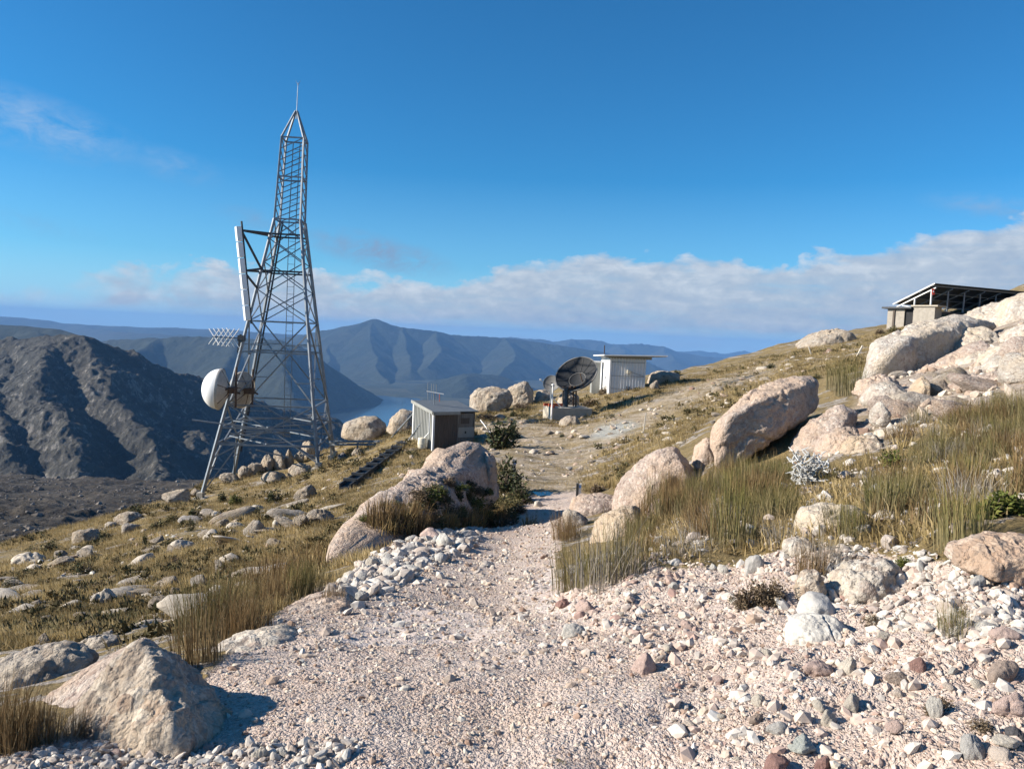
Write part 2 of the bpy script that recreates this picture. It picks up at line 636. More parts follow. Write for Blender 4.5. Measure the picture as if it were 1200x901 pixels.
def _tps(Xq):
    out = np.empty(len(Xq))
    for a in range(0, len(Xq), 40000):
        q = Xq[a:a + 40000]
        d2 = ((q[:, None] - _uw[None]) ** 2).sum(2)
        out[a:a + 40000] = (0.5 * d2 * np.log(d2 + 1e-18)) @ _W[:-3] + _W[-3] + q @ _W[-2:]
    return out


SKY = [(-400, 740, 22), (-150, 700, 25), (0, 660, 26), (60, 638, 29), (130, 615, 32), (200, 590, 37), (240, 574, 45), (300, 556, 48), (400, 525, 49), (450, 505, 50), (490, 488, 53), (550, 474, 56), (620, 464, 61), (700, 452, 60), (800, 437, 61), (850, 426, 65), (900, 415, 69), (960, 404, 73), (1010, 396, 75), (1060, 383, 77), (1100, 374, 80), (1200, 350, 84), (1500, 300, 90)]
_S3 = np.array([at(*c) for c in SKY])
_su = _S3[:, 0] / (_S3[:, 1] + 2)
_ss = _S3[:, 1] + 2


def ground(X, Y, detail=True):
    X = np.atleast_1d(np.asarray(X, float))
    Y = np.atleast_1d(np.asarray(Y, float))
    s = np.maximum(Y + 2.0, 0.6)
    u = np.clip(X / s, -1.75, 1.75)
    se = np.interp(u, _su, _ss)
    sc = np.minimum(s, se)
    z = _tps(np.stack([u * 2.2, np.log(sc)], 1)) * sc + EYE[2]
    d = np.maximum(s - se, 0)
    z = z - 0.12 * d - 0.02 * d * d / (1 + d * 0.045)
    if detail:
        k = np.clip(Y / 12, 0.25, 1.6)
        z = z + 0.16 * k * fbm2(X, Y, 2.6, 4, 3) + 0.035 * fbm2(X, Y, 0.55, 4, 9)
        far = smooth(14, 26, Y)
        z = z + far * 0.35 * np.maximum(fbm2(X, Y, 4.5, 4, 5) - 0.05, 0)
        z = z + 0.085 * smooth(15, 6, Y) * smooth(0.5, 2.5, Y) * smooth(-0.5, 1.0, X) * fbm2(X, Y, 0.5, 4, 15, True) + 0.025 * smooth(15, 6, Y) * fbm2(X, Y, 0.9, 4, 16, True)
        z = z + 0.012 * smooth(14, 6, Y) * fbm2(X, Y, 0.12, 3, 12)
    return z


def g1(x, y):
    return float(ground([x], [y])[0])


_TY = np.exp(np.linspace(math.log(1.6), math.log(95), 700))


def hit(px, py):
    """first point of the ground seen along a direction"""
    d = ray(px, py)
    P = EYE + d[None] * (_TY / d[1])[:, None]
    z = ground(P[:, 0], P[:, 1])
    below = np.nonzero(P[:, 2] < z)[0]
    if len(below) == 0:
        return P[-1] * 0 + at(px, py, 60)
    i = max(below[0], 1)
    a, b = P[i - 1, 2] - z[i - 1], P[i, 2] - z[i]
    f = a / (a - b + 1e-9)
    q = P[i - 1] + (P[i] - P[i - 1]) * f
    q[2] = g1(q[0], q[1])
    return q


GRAVEL = [(-60, 960), (-60, 880), (30, 880), (80, 862), (190, 868), (250, 790), (300, 742), (350, 700), (400, 682), (445, 645), (495, 622), (560, 612), (610, 604), (620, 592), (600, 582), (690, 574), (668, 600), (655, 640), (650, 680), (700, 690), (745, 655), (780, 668), (870, 665), (920, 640), (1020, 652), (1105, 662), (1200, 650), (1300, 660), (1420, 690), (1560, 680), (1800, 720), (1800, 1100), (-60, 1100)]
TRACK2 = [(590, 575), (600, 558), (560, 530), (560, 498), (600, 488), (650, 500), (700, 495), (760, 470), (800, 452), (860, 440), (905, 425), (920, 430), (870, 450), (800, 478), (760, 500), (700, 530), (680, 560), (690, 578)]
BED1 = [(395, 752), (420, 735), (450, 714), (505, 710), (575, 720), (605, 736), (560, 748), (500, 756), (430, 764)]
BED2 = [(640, 720), (600, 700), (640, 672), (650, 640), (672, 690), (700, 700), (690, 726)]
ROCKY = [(1000, 480), (1012, 455), (1060, 440), (1110, 415), (1160, 385), (1200, 345), (1300, 330), (1300, 475), (1200, 500), (1120, 500), (1050, 515), (980, 520), (930, 540), (950, 500)]
PALE = [(690, 515), (700, 500), (735, 493), (750, 498), (720, 512)]


def polymask(X, Y, Z, poly, wob, soft=9):
    """soft coverage of a ground region"""
    px, py, c = project(np.stack([X, Y, Z], 1))
    px = px + wob * fbm2(X, Y, 1.1, 4, 21) * np.clip(60 / np.maximum(c, 1), 2, 14)
    py = py + wob * 0.6 * fbm2(X, Y, 0.9, 4, 22) * np.clip(60 / np.maximum(c, 1), 2, 14)
    m = 0
    for dx in (-soft, 0, soft):
        for dy in (-soft * 0.6, 0, soft * 0.6):
            m = m + inpoly(px + dx, py + dy, poly)
    return np.where(c > 0.3, m / 9.0, 1.0)


def near_ground():
    NR, NC = 620, 560
    s = np.exp(np.linspace(math.log(1.0), math.log(150), NR))
    u = np.linspace(-1.7, 1.7, NC)
    S, U = np.meshgrid(s, u, indexing='ij')
    X, Y = (S * U).ravel(), (S - 2).ravel()
    Z = ground(X, Y)
    g = polymask(X, Y, Z, GRAVEL, 1.0)
    behind = Y < 1.2
    g = np.where(behind, 1.0, g)
    g2 = polymask(X, Y, Z, TRACK2, 1.3, 5)
    pl = polymask(X, Y, Z, PALE, 1.0, 3)
    # rough heaped rubble where the loose stones lie
    V = np.stack([X, Y, Z], 1)
    # skirt that carries the ground on behind the viewpoint
    ex = [V]
    for k, (y, sc_, z) in enumerate(((-3, 3.0, -0.1), (-12, 14.0, -0.6), (-60, 60.0, -6.0))):
        xx = u / 1.7 * sc_ * 1.4
        ex.insert(0, np.stack([xx, np.full(NC, float(y)), np.full(NC, z)], 1))
    V = np.concatenate(ex)
    pad = np.ones(3 * NC)
    me = npmesh('ground', V, grid_faces(NR + 3, NC), [MAT['ground']])
    rk = polymask(X, Y, Z, ROCKY, 1.5, 6)
    bd = polymask(X, Y, Z, BED1, 1.0, 5) + polymask(X, Y, Z, BED2, 1.0, 5)
    for nm, val in (('bedrock', np.concatenate([pad * 0, np.where(Y < 1, 0, np.minimum(bd, 1))])), ('rocky', np.concatenate([pad * 0, rk])), ('gravel', np.concatenate([pad, g])), ('soil', np.concatenate([pad * 0, g2])), ('palesoil', np.concatenate([pad * 0, pl]))):
        a = me.attributes.new(nm, 'FLOAT', 'POINT')
        a.data.foreach_set('value', val.astype(np.float32))
    o = link('ground', me)
    tag(o, kind='structure')
    return o


def ground_mat():
    t = NT('ground')
    P = t.coord('Object')
    wob = t.n('ShaderNodeVectorMath', operation='MULTIPLY_ADD')
    nz = t.n('ShaderNodeTexNoise')
    nz.inputs['Scale'].default_value = 14
    t.l(P, nz.inputs['Vector'])
    t.l(nz.outputs['Color'], wob.inputs[0])
    wob.inputs[1].default_value = (0.05,) * 3
    t.l(P, wob.inputs[2])
    pw = wob.outputs[0]
    n_big = t.noise(0.55, 5, 0.6)
    n_mid = t.noise(2.4, 5, 0.6)
    n_fine = t.noise(22, 5, 0.65)
    # gravel: crushed pinkish quartzite of several sizes
    c1 = t.sep(t.voro(48, pw, 'Color'))
    c2 = t.sep(t.voro(120, pw, 'Color'))
    gc = t.ramp(c1[0], [(0.0, (0.34, 0.245, 0.21)), (0.25, (0.47, 0.38, 0.335)), (0.55, (0.55, 0.46, 0.41)), (0.8, (0.62, 0.56, 0.51)), (1.0, (0.70, 0.67, 0.63))])
    gf = t.ramp(c2[1], [(0.0, (0.30, 0.22, 0.18)), (0.3, (0.46, 0.37, 0.32)), (0.7, (0.56, 0.48, 0.43)), (1.0, (0.68, 0.63, 0.58))])
    gc = t.mix(t.ramp(t.noise(6, 4, 0.6), [(0.4, 0.15), (0.62, 0.9)]), gc, gf)
    gc = t.mix(t.ramp(n_mid, [(0.4, 0.0), (0.75, 0.4)]), gc, (0.44, 0.33, 0.25))
    gc = t.mix(t.ramp(n_big, [(0.5, 0.0), (0.66, 0.35)]), gc, (0.60, 0.55, 0.50))
    gc = t.mix(t.ramp(t.noise(1.1, 6, 0.7), [(0.46, 0.0), (0.62, 0.45)]), gc, (0.40, 0.30, 0.235))
    dd = t.voro(48, pw)
    dd2 = t.voro(120, pw)
    gh = t.math('ADD', t.math('MULTIPLY', t.math('SUBTRACT', 1.0, dd), 1.0), t.math('MULTIPLY', t.math('SUBTRACT', 1.0, dd2), 0.5))
    gh = t.math('MULTIPLY', gh, t.math('MULTIPLY_ADD', t.noise(1.6, 6, 0.7), -0.03, 0.031))
    # dry alpine turf and heath, with stony scars
    tc = t.ramp(t.noise(0.9, 6, 0.62), [(0.28, (0.12, 0.10, 0.042)), (0.42, (0.25, 0.185, 0.08)), (0.55, (0.43, 0.315, 0.145)), (0.75, (0.52, 0.39, 0.20))])
    tf = t.ramp(t.noise(7.5, 5, 0.7), [(0.3, (0.07, 0.065, 0.028)), (0.5, (0.24, 0.175, 0.08)), (0.7, (0.42, 0.32, 0.16))])
    tc = t.mix(0.5, tc, tf)
    tc = t.mix(t.ramp(t.noise(45, 4, 0.7), [(0.36, 0.6), (0.6, 0.0)]), tc, (0.06, 0.05, 0.025))
    vs = t.coord('Object', (0.55, 1.3, 1.0))
    st = t.math('ADD', t.math('MULTIPLY', t.noise(1.0, 7, 0.68, vs), 0.75), t.math('MULTIPLY', t.noise(9, 4, 0.6), 0.25))
    rockc = t.ramp(t.noise(11, 6, 0.7), [(0.3, (0.20, 0.17, 0.14)), (0.5, (0.40, 0.35, 0.30)), (0.7, (0.55, 0.51, 0.46))])
    stm = t.ramp(st, [(0.535, 0.0), (0.575, 1.0)])
    tc = t.mix(stm, tc, rockc)
    # worn vehicle tracks on the far slope
    soilc = t.ramp(t.noise(5, 6, 0.7), [(0.3, (0.22, 0.17, 0.115)), (0.5, (0.40, 0.325, 0.235)), (0.72, (0.55, 0.48, 0.40))])
    soilf = t.math('MULTIPLY', t.attr('soil'), t.ramp(t.noise(1.3, 6, 0.65, t.coord('Object', (0.6, 1.2, 1))), [(0.40, 0.10), (0.56, 0.95)]))
    tc = t.mix(soilf, tc, soilc)
    tc = t.mix(t.math('MULTIPLY', t.attr('palesoil'), 0.8), tc, (0.42, 0.43, 0.40))
    tc = t.mix(t.math('MULTIPLY', t.attr('rocky'), t.ramp(t.noise(1.7, 6, 0.66), [(0.36, 0.25), (0.5, 1.0)])), tc, t.ramp(t.noise(13, 6, 0.7), [(0.3, (0.29, 0.225, 0.18)), (0.5, (0.46, 0.38, 0.31)), (0.72, (0.60, 0.53, 0.45))]))
    gc = t.mix(1.0, gc, (0.97, 0.925, 0.885), 'MULTIPLY')
    dirt = t.ramp(t.math('ADD', t.math('MULTIPLY', t.noise(1.6, 6, 0.7), 0.7), t.math('MULTIPLY', n_fine, 0.3)), [(0.44, 0.0), (0.56, 0.75)])
    gc = t.mix(dirt, gc, t.ramp(t.noise(70, 4, 0.7), [(0.3, (0.40, 0.32, 0.27)), (0.55, (0.52, 0.44, 0.385)), (0.75, (0.60, 0.53, 0.475))]))
    bed = t.ramp(t.math('ADD', t.attr('bedrock'), t.math('MULTIPLY', t.math('SUBTRACT', t.noise(3.5, 6, 0.7), 0.5), 1.1)), [(0.42, 0.0), (0.62, 0.9)])
    gc = t.mix(bed, gc, t.ramp(t.noise(5, 6, 0.72), [(0.3, (0.44, 0.35, 0.30)), (0.5, (0.54, 0.455, 0.40)), (0.72, (0.63, 0.57, 0.52))]))
    gh = t.math('MULTIPLY', gh, t.math('MULTIPLY_ADD', bed, -0.75, 1.0))
    gm = t.ramp(t.math('ADD', t.attr('gravel'), t.math('MULTIPLY', t.math('SUBTRACT', n_fine, 0.5), 0.7)), [(0.35, 0.0), (0.6, 1.0)])
    c = t.mix(gm, tc, gc)
    th = t.math('ADD', t.math('MULTIPLY', t.noise(16, 6, 0.7), 0.10), t.math('MULTIPLY', stm, 0.05))
    hmix = t.n('ShaderNodeMix', data_type='FLOAT')
    t.l(gm, hmix.inputs[0])
    t.l(th, hmix.inputs[2])
    t.l(gh, hmix.inputs[3])
    h = t.math('ADD', hmix.outputs[0], t.math('MULTIPLY', t.noise(3.0, 5, 0.6), 0.10))
    return t.done(c, t.bump(h, 1.0, 0.9), 0.95)


# ------------------------------------------------------------------ far country
def tents(XY, lines, slope, k=0.0):
    best = np.full(len(XY), -1e9)
    for L in lines:
        L = np.asarray(L, float)
        for a, b in zip(L[:-1], L[1:]):
            d = b[:2] - a[:2]
            tt = np.clip(((XY - a[:2]) @ d) / (d @ d + 1e-9), 0, 1)
            q = a[:2] + tt[:, None] * d
            dist = np.linalg.norm(XY - q, axis=1)
            v = a[2] + tt * (b[2] - a[2]) - slope * (np.sqrt(dist ** 2 + k * k) - k)
            best = np.maximum(best, v)
    return best


def ridge(name, lines, urange, yrange, n, slope, k, warp, amp, scale, mat, floor=-470, seed=0, rough=0.0):
    L3 = [[at(*p) for p in L] for L in lines]
    nr, nc = n
    yy = np.exp(np.linspace(math.log(yrange[0]), math.log(yrange[1]), nr))
    uu = np.linspace(*urange, nc)
    Yg, U = np.meshgrid(yy, uu, indexing='ij')
    X, Y = (Yg * U).ravel(), Yg.ravel()
    XY = np.stack([X, Y], 1)
    wx = warp * fbm2(X, Y, scale * 2.2, 4, seed + 1)
    wy = warp * fbm2(X, Y, scale * 2.2, 4, seed + 2)
    z0 = tents(XY, L3, slope, k)
    z1 = tents(XY + np.stack([wx, wy], 1), L3, slope, k)
    near = np.exp(-np.maximum(z0 * 0 + (np.max([p[2] for L in L3 for p in L]) - z0), 0) / (amp * 1.5 + 1e-6))
    z = z1 * (1 - 0.93 * near) + z0 * 0.93 * near
    z = z + amp * (0.25 + 0.75 * (1 - near)) * fbm2(X, Y, scale, 6, seed + 5, True, 0.55)
    if rough:
        z = z + rough * np.maximum(fbm2(X, Y, scale * 0.2, 5, seed + 9, True), -0.15) * (0.35 + 0.65 * smooth(-260, -60, z))
    z = np.maximum(z, floor + 5 * fbm2(X, Y, scale, 3, seed + 7))
    me = npmesh(name, np.stack([X, Y, z], 1), grid_faces(nr, nc), [mat])
    return tag(link(name, me), kind='structure')


def hill_mat(name, veg, veg2, rock, scale, rockiness=0.55, bumpd=3.0, fine=6.0):
    t = NT(name)
    a = t.noise(scale, 6, 0.65)
    b = t.noise(scale * 5, 6, 0.68)
    c = t.mix(t.ramp(a, [(0.35, 0), (0.65, 1)]), veg, veg2)
    g = t.n('ShaderNodeNewGeometry')
    up = t.sep(g.outputs['True Normal'])[2]
    rk = t.math('ADD', t.math('MULTIPLY', t.noise(scale * 9, 6, 0.72), 0.7), t.math('MULTIPLY', a, 0.3))
    rk = t.math('ADD', rk, t.math('MULTIPLY', t.math('SUBTRACT', 0.85, up), 0.35))
    c = t.mix(t.ramp(rk, [(rockiness, 0), (rockiness + 0.09, 0.85)]), c, rock)
    c = t.mix(t.ramp(b, [(0.38, 0.5), (0.6, 0.0)]), c, tuple(x * 0.5 for x in veg))
    h = t.math('ADD', b, t.math('MULTIPLY', t.noise(scale * 22, 6, 0.7), 0.5))
    return t.done(c, t.bump(h, bumpd, 1.0), 0.95)


def far_country():
    m_moor = hill_mat('shaded_burnt_moor', (0.040, 0.034, 0.028), (0.085, 0.07, 0.052), (0.21, 0.19, 0.17), 0.03, 0.60, 1.2)  # cloud shade on the moor is put into these dark burnt-heath colours
    m_hill = hill_mat('shaded_burnt_hill', (0.044, 0.044, 0.039), (0.076, 0.070, 0.057), (0.22, 0.205, 0.185), 0.0075, 0.58, 5.0)  # hill colours darkened as well: cloud shade mixed in with burnt ground
    m_for = hill_mat('forest_slope', (0.018, 0.026, 0.016), (0.036, 0.040, 0.024), (0.08, 0.075, 0.06), 0.0016, 0.66, 16.0)
    m_far = hill_mat('far_slope', (0.024, 0.030, 0.022), (0.045, 0.046, 0.032), (0.11, 0.10, 0.085), 0.0008, 0.66, 26.0)
    m_floor = hill_mat('valley_land', (0.025, 0.034, 0.018), (0.075, 0.075, 0.042), (0.13, 0.12, 0.085), 0.0022, 0.66, 8.0)
    # dark moor below the slope on the left
    rows = [(700, 75), (655, 130), (622, 195), (597, 275), (580, 350), (568, 440), (563, 480)]
    ys = [70] + [r[1] for r in rows[1:]]
    zz = [at(100, r[0], r[1])[2] for r in rows]
    nr, nc = 420, 420
    yy = np.exp(np.linspace(math.log(60), math.log(900), nr))
    uu = np.linspace(-1.0, 0.15, nc)
    Yg, U = np.meshgrid(yy, uu, indexing='ij')
    X, Y = (Yg * U).ravel(), Yg.ravel()
    Z = np.interp(Y, ys, zz) - np.maximum(Y - 480, 0) * 0.55
    Z = Z + 3.5 * fbm2(X, Y, 60, 4, 31) + 2.6 * np.maximum(fbm2(X, Y, 16, 4, 33, True), 0) + 1.2 * np.maximum(fbm2(X, Y, 5, 3, 35), 0)
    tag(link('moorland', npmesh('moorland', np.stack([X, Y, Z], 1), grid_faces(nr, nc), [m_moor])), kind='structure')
    # dark rocky hill
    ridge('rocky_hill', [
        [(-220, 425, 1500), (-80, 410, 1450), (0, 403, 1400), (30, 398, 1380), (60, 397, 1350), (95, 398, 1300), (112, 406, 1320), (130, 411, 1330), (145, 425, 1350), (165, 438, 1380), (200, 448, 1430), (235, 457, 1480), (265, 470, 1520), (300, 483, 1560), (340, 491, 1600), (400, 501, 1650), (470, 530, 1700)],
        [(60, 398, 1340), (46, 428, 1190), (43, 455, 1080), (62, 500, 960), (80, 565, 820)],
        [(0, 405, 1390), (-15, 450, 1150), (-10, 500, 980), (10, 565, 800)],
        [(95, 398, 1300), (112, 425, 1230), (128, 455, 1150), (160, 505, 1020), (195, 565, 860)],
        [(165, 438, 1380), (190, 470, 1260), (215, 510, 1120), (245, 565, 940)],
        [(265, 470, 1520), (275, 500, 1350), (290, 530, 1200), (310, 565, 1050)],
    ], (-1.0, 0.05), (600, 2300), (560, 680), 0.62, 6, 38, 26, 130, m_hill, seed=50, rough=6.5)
    # valley floor with the lake basins
    nr, nc = 260, 420
    yy = np.exp(np.linspace(math.log(1500), math.log(23600), nr))
    uu = np.linspace(-1.05, 1.05, nc)
    Yg, U = np.meshgrid(yy, uu, indexing='ij')
    X, Y = (Yg * U).ravel(), Yg.ravel()
    Z = -447 + 22 * fbm2(X, Y, 900, 5, 61) + 12 * fbm2(X, Y, 260, 4, 63)

    def basin(poly):
        P = []
        for px, py in poly:
            d = ray(px, py)
            P.append(tuple((EYE + d * ((-455 - EYE[2]) / d[2]))[:2]))
        m = 0
        for a in (-70, 0, 70):
            for b in (-70, 0, 70):
                m = m + inpoly(X + a + 90 * fbm2(X, Y, 500, 4, 65), Y + b + 140 * fbm2(X, Y, 600, 4, 66), P)
        return m / 9.0
    LAKES = [[(396, 492), (404, 480), (398, 474), (415, 470), (424, 464), (437, 463), (447, 466), (470, 466), (486, 472), (478, 480), (470, 486), (480, 500), (440, 520), (400, 505)], [(180, 441), (205, 438), (245, 443), (250, 448), (215, 446), (185, 445)], [(500, 462), (530, 460), (540, 464), (510, 467)]]
    for q in LAKES:
        Z = Z - 60 * basin(q)
    tag(link('valley', npmesh('valley', np.stack([X, Y, Z], 1), grid_faces(nr, nc), [m_floor])), kind='structure')
    t = NT('lake_water')
    n = t.noise(0.02, 4, 0.6)
    wm = t.done((0.03, 0.05, 0.07), t.bump(n, 0.4, 0.3), 0.12)
    t.p.inputs['Specular IOR Level'].default_value = 0.5
    V = [(-20000, 1500, -455), (20000, 1500, -455), (20000, 24000, -455), (-20000, 24000, -455)]
    tag(link('lake', npmesh('lake', V, [(0, 1, 2, 3)], [wm])), kind='structure')
    # ridges beyond
    ridge('forest_ridge', [[(60, 408, 5200), (130, 402, 5100), (187, 398, 5000), (224, 397, 5000), (280, 398, 4900), (327, 400, 4800), (345, 407, 4750), (358, 418, 4700), (370, 436, 4650), (384, 452, 4600), (392, 462, 4600)],
                           [(280, 398, 4900), (270, 425, 4500), (262, 445, 4200)], [(330, 401, 4800), (340, 440, 4200), (352, 470, 3900)], [(187, 398, 5000), (150, 425, 4500), (130, 450, 4100)], [(350, 412, 4720), (356, 452, 4300)]],
          (-0.95, 0.0), (2600, 7500), (300, 420), 0.62, 12, 90, 40, 520, m_for, seed=70, rough=14)
    ridge('dark_ridge', [[(-150, 380, 3600), (0, 382, 3500), (37, 384, 3450), (70, 387, 3400), (91, 393, 3350), (120, 408, 3300), (160, 425, 3250)], [(40, 385, 3450), (60, 410, 3000)]],
          (-1.0, -0.3), (2000, 5000), (200, 240), 0.5, 20, 60, 30, 380, m_for, seed=80)
    ridge('far_plateau', [[(-150, 372, 13000), (0, 371, 13000), (28, 373, 13000), (70, 380, 12800), (93, 382, 12600), (140, 384, 12500), (196, 385, 12500), (261, 387, 12500), (300, 390, 12500), (360, 393, 12500), (420, 398, 12500)],
                          [(93, 383, 12600), (150, 392, 10500), (220, 396, 9500), (290, 398, 9000)]],
          (-0.85, 0.0), (6500, 17000), (180, 320), 0.3, 50, 200, 60, 1200, m_far, seed=90)
    ridge('mountain', [[(290, 408, 9500), (335, 396, 9300), (382, 389, 9200), (398, 385, 9100), (417, 381.5, 9000), (428, 378, 9000), (437, 374.5, 9000), (441, 374.5, 9000), (448, 378, 9000), (456, 382, 9000), (477, 386, 9000), (510, 388.5, 9100), (524, 392, 9200), (557, 394, 9300), (589, 397, 9400), (617, 400, 9500), (650, 404, 9500), (700, 412, 9500), (760, 424, 9500)],
                       [(437, 375, 9000), (432, 405, 8100), (440, 430, 7200), (455, 452, 6400)], [(398, 386, 9100), (385, 412, 8200), (380, 440, 7000)], [(510, 389, 9100), (515, 412, 8200), (500, 432, 7300)], [(589, 397, 9400), (600, 418, 8400), (590, 440, 7300)], [(470, 385, 9000), (476, 415, 8000), (482, 438, 7100)]],
          (-0.5, 0.35), (5400, 14000), (420, 700), 0.46, 2, 160, 34, 800, m_for, seed=100, rough=8)
    ridge('low_hill', [[(492, 464, 5600), (515, 450, 5700), (540, 439, 5800), (556, 437, 5900), (580, 441, 6000), (620, 455, 6000), (650, 465, 6000)], [(545, 438, 5800), (540, 455, 5300)]],
          (-0.2, 0.1), (4600, 7200), (180, 240), 0.38, 25, 60, 25, 350, m_for, seed=110)
    ridge('far_range', [[(560, 399, 15000), (594, 396, 15000), (622, 398, 15000), (650, 402, 15000), (669, 399, 15000), (697, 399, 15000), (706, 402, 15000), (720, 405, 15000), (745, 405, 15000), (776, 408, 15000), (790, 413, 15000), (837, 421, 15000), (900, 428, 15000), (1000, 434, 15000)],
                        [(669, 399, 15000), (660, 412, 13200)], [(720, 405, 15000), (735, 418, 13000)], [(776, 408, 15000), (790, 424, 13000)]],
          (-0.15, 0.6), (11000, 18500), (200, 560), 0.42, 6, 180, 60, 900, m_far, seed=120, rough=30)
    ridge('distant_range', [[(700, 412, 20500), (785, 410.5, 20500), (803, 413, 20500), (818, 411.5, 20500), (830, 414, 20500), (837, 413, 20500), (848, 415, 20500), (860, 413, 20500), (872, 411, 20500), (883, 415, 20500), (900, 414, 20500), (930, 418, 20500), (1000, 420, 20500)]],
          (0.05, 0.6), (17500, 23500), (100, 380), 0.5, 20, 150, 60, 800, m_far, seed=130)
    # the air over all of it
    hz = MB().box((0, 11500, -200), (52000, 25500, 720))
    v = NT('haze')
    v.t.nodes.remove(v.p)
    pv = v.n('ShaderNodeVolumePrincipled')
    pv.inputs['Color'].default_value = (0.21, 0.45, 0.86, 1)
    pv.inputs['Density'].default_value = 0.56e-4
    pv.inputs['Anisotropy'].default_value = 0.0
    v.l(pv.outputs[0], v.out.inputs['Volume'])
    o = hz.build('haze', v.m)
    tag(o, kind='stuff')
# ------------------------------------------------------------------ rocks
_ICO = {}


def ico(sub):
    if sub not in _ICO:
        bm = bmesh.new()
        bmesh.ops.create_icosphere(bm, subdivisions=sub, radius=1.0)
        bm.verts.ensure_lookup_table()
        V = np.array([v.co[:] for v in bm.verts])
        V /= np.linalg.norm(V, axis=1)[:, None]
        Fc = np.array([[v.index for v in f.verts] for f in bm.faces], np.int32)
        bm.free()
        _ICO[sub] = (V, Fc)
    return _ICO[sub]


def hull_planes(P):
    bm = bmesh.new()
    for p in P:
        bm.verts.new(p)
    r = bmesh.ops.convex_hull(bm, input=bm.verts, use_existing_faces=False)
    bm.normal_update()
    c = P.mean(0)
    out = []
    for f in bm.faces:
        n = np.array(f.normal)
        q = np.array(f.verts[0].co)
        if n @ (q - c) < 0:
            n = -n
        if np.linalg.norm(n) > 0.5:
            out.append((n, q))
    bm.free()
    return out


def rock_from_points(P, sub=5, k=26, rough=0.05, cob=0.0, cell=9.0, seed=0, lump=0.08, facets=10):
    """rounded solid through a cloud of 3-D points: (verts about the centroid, faces, centroid)"""
    P = np.asarray(P, float)
    c = P.mean(0)
    size = (P.max(0) - P.min(0)).max()
    pl = hull_planes(P)
    D, Fc = ico(sub)
    facets = facets if sub > 2 else 3
    acc = np.zeros(len(D))
    for n, q in pl:
        dist = max(n @ (q - c), size * 0.02)
        x = np.maximum(D @ n, 0) / dist * size
        acc += x ** k
    r = size * acc ** (-1.0 / k)
    V = D * r[:, None]
    o = seed * 7.13
    w = V / size
    def normals(V):
        a_, b_, c_ = V[Fc[:, 0]], V[Fc[:, 1]], V[Fc[:, 2]]
        fn = np.cross(b_ - a_, c_ - a_)
        N = np.zeros_like(V)
        for j in range(3):
            np.add.at(N, Fc[:, j], fn)
        return N / (np.linalg.norm(N, axis=1)[:, None] + 1e-12)
    V = V * (1 + lump * fbm(w * 3.1 + o, 4, 0.5, 3))[:, None]
    rr = np.random.default_rng(seed + 500)
    for _ in range(facets):
        n = rr.normal(size=3)
        n[2] = abs(n[2]) * 0.7
        n /= np.linalg.norm(n)
        h = V @ n
        lim = h.max() * rr.uniform(0.76, 0.95)
        V = V - (np.maximum(h - lim, 0) * 0.85)[:, None] * n
    N = normals(V)
    w = V / size
    d = rough * 0.5 * fbm(w * 7 + o, 5, 0.6, 5, True)
    # joints and flaking along bedding
    bed = rr.normal(size=3) * 0.35 + np.array([0.25, 0.1, 1.0])
    bed /= np.linalg.norm(bed)
    t_ = (w @ bed) * rr.uniform(7, 11) + 0.9 * fbm(w * 3 + o, 3, 0.5, 21)
    saw = t_ - np.floor(t_)
    d = d + rough * 0.30 * (saw - 0.5) * smooth(-0.1, 0.3, vnoise(w * 4 + o, 31))
    cr = np.abs(fbm(w * 2.2 + o + 5, 3, 0.5, 41))
    d = d - rough * 0.55 * smooth(0.07, 0.0, cr)
    V = V + N * (d * size)[:, None]
    if cob:
        N = normals(V)
        wv = worley(V * cell + o + 0.25 * np.stack([vnoise(V * cell * 0.7 + m) for m in range(3)], 1), 4)
        wv2 = worley(V * cell * 2.3 + o, 8)
        V = V + N * (cob * (0.55 - wv) + cob * 0.45 * (0.55 - wv2))[:, None]
    return V, Fc, c


def body_points(outline, Y, T, back=0.78, front=0.66, drop=0.12, lean=0.0):
    """outline (pixels) of the widest section at distance Y, with shoulders T/2 in front and behind"""
    P = np.array([at(x, y, Y) for x, y in outline])
    c = P.mean(0)
    lo = P[:, 2].min()
    out = [P]
    for k, y in ((front, -T * 0.5), (back, T * 0.5)):
        Q = c + (P - c) * k
        Q[:, 1] = Y + y + lean * (Q[:, 2] - lo)
        Q[:, 2] -= drop * (P[:, 2].max() - lo) * (1 if y < 0 else 0.35)
        out.append(Q)
    return np.concatenate(out)


def boulder(label, outline, Y, T=None, mat='pink', sub=5, name='boulder', cat='boulder', group=None, pts=None, rough=0.05, lump=0.08, cob=None, cell=None, k=26, front=0.66, back=0.78, drop=0.12, seed=None, sink=0.0, closer=1.0, facets=6):
    if pts is not None:
        P = np.array([at(p[0], p[1], p[2] * closer) for p in pts])
        w = np.ptp(P[:, 0])
        outline = pts
    else:
        w = np.ptp([p[0] for p in outline]) / F * Y
        Y = Y * closer
        P = body_points(outline, Y, T or w * 0.8, back, front, drop)
    seed = seed if seed is not None else int(abs(outline[0][0] * 7 + outline[0][1] * 3)) % 97
    cell = cell or min(13.0, max(5.0, 9.0 / max(w, 0.4)))
    cob = 0.26 / cell if cob is None else cob
    V, Fc, c = rock_from_points(P, sub, k, rough, cob, cell, seed, lump, facets)
    me = npmesh(name, V, Fc, [MAT[mat]])
    o = link(name, me, None, c - np.array([0, 0, sink]))
    return tag(o, label, cat, group)


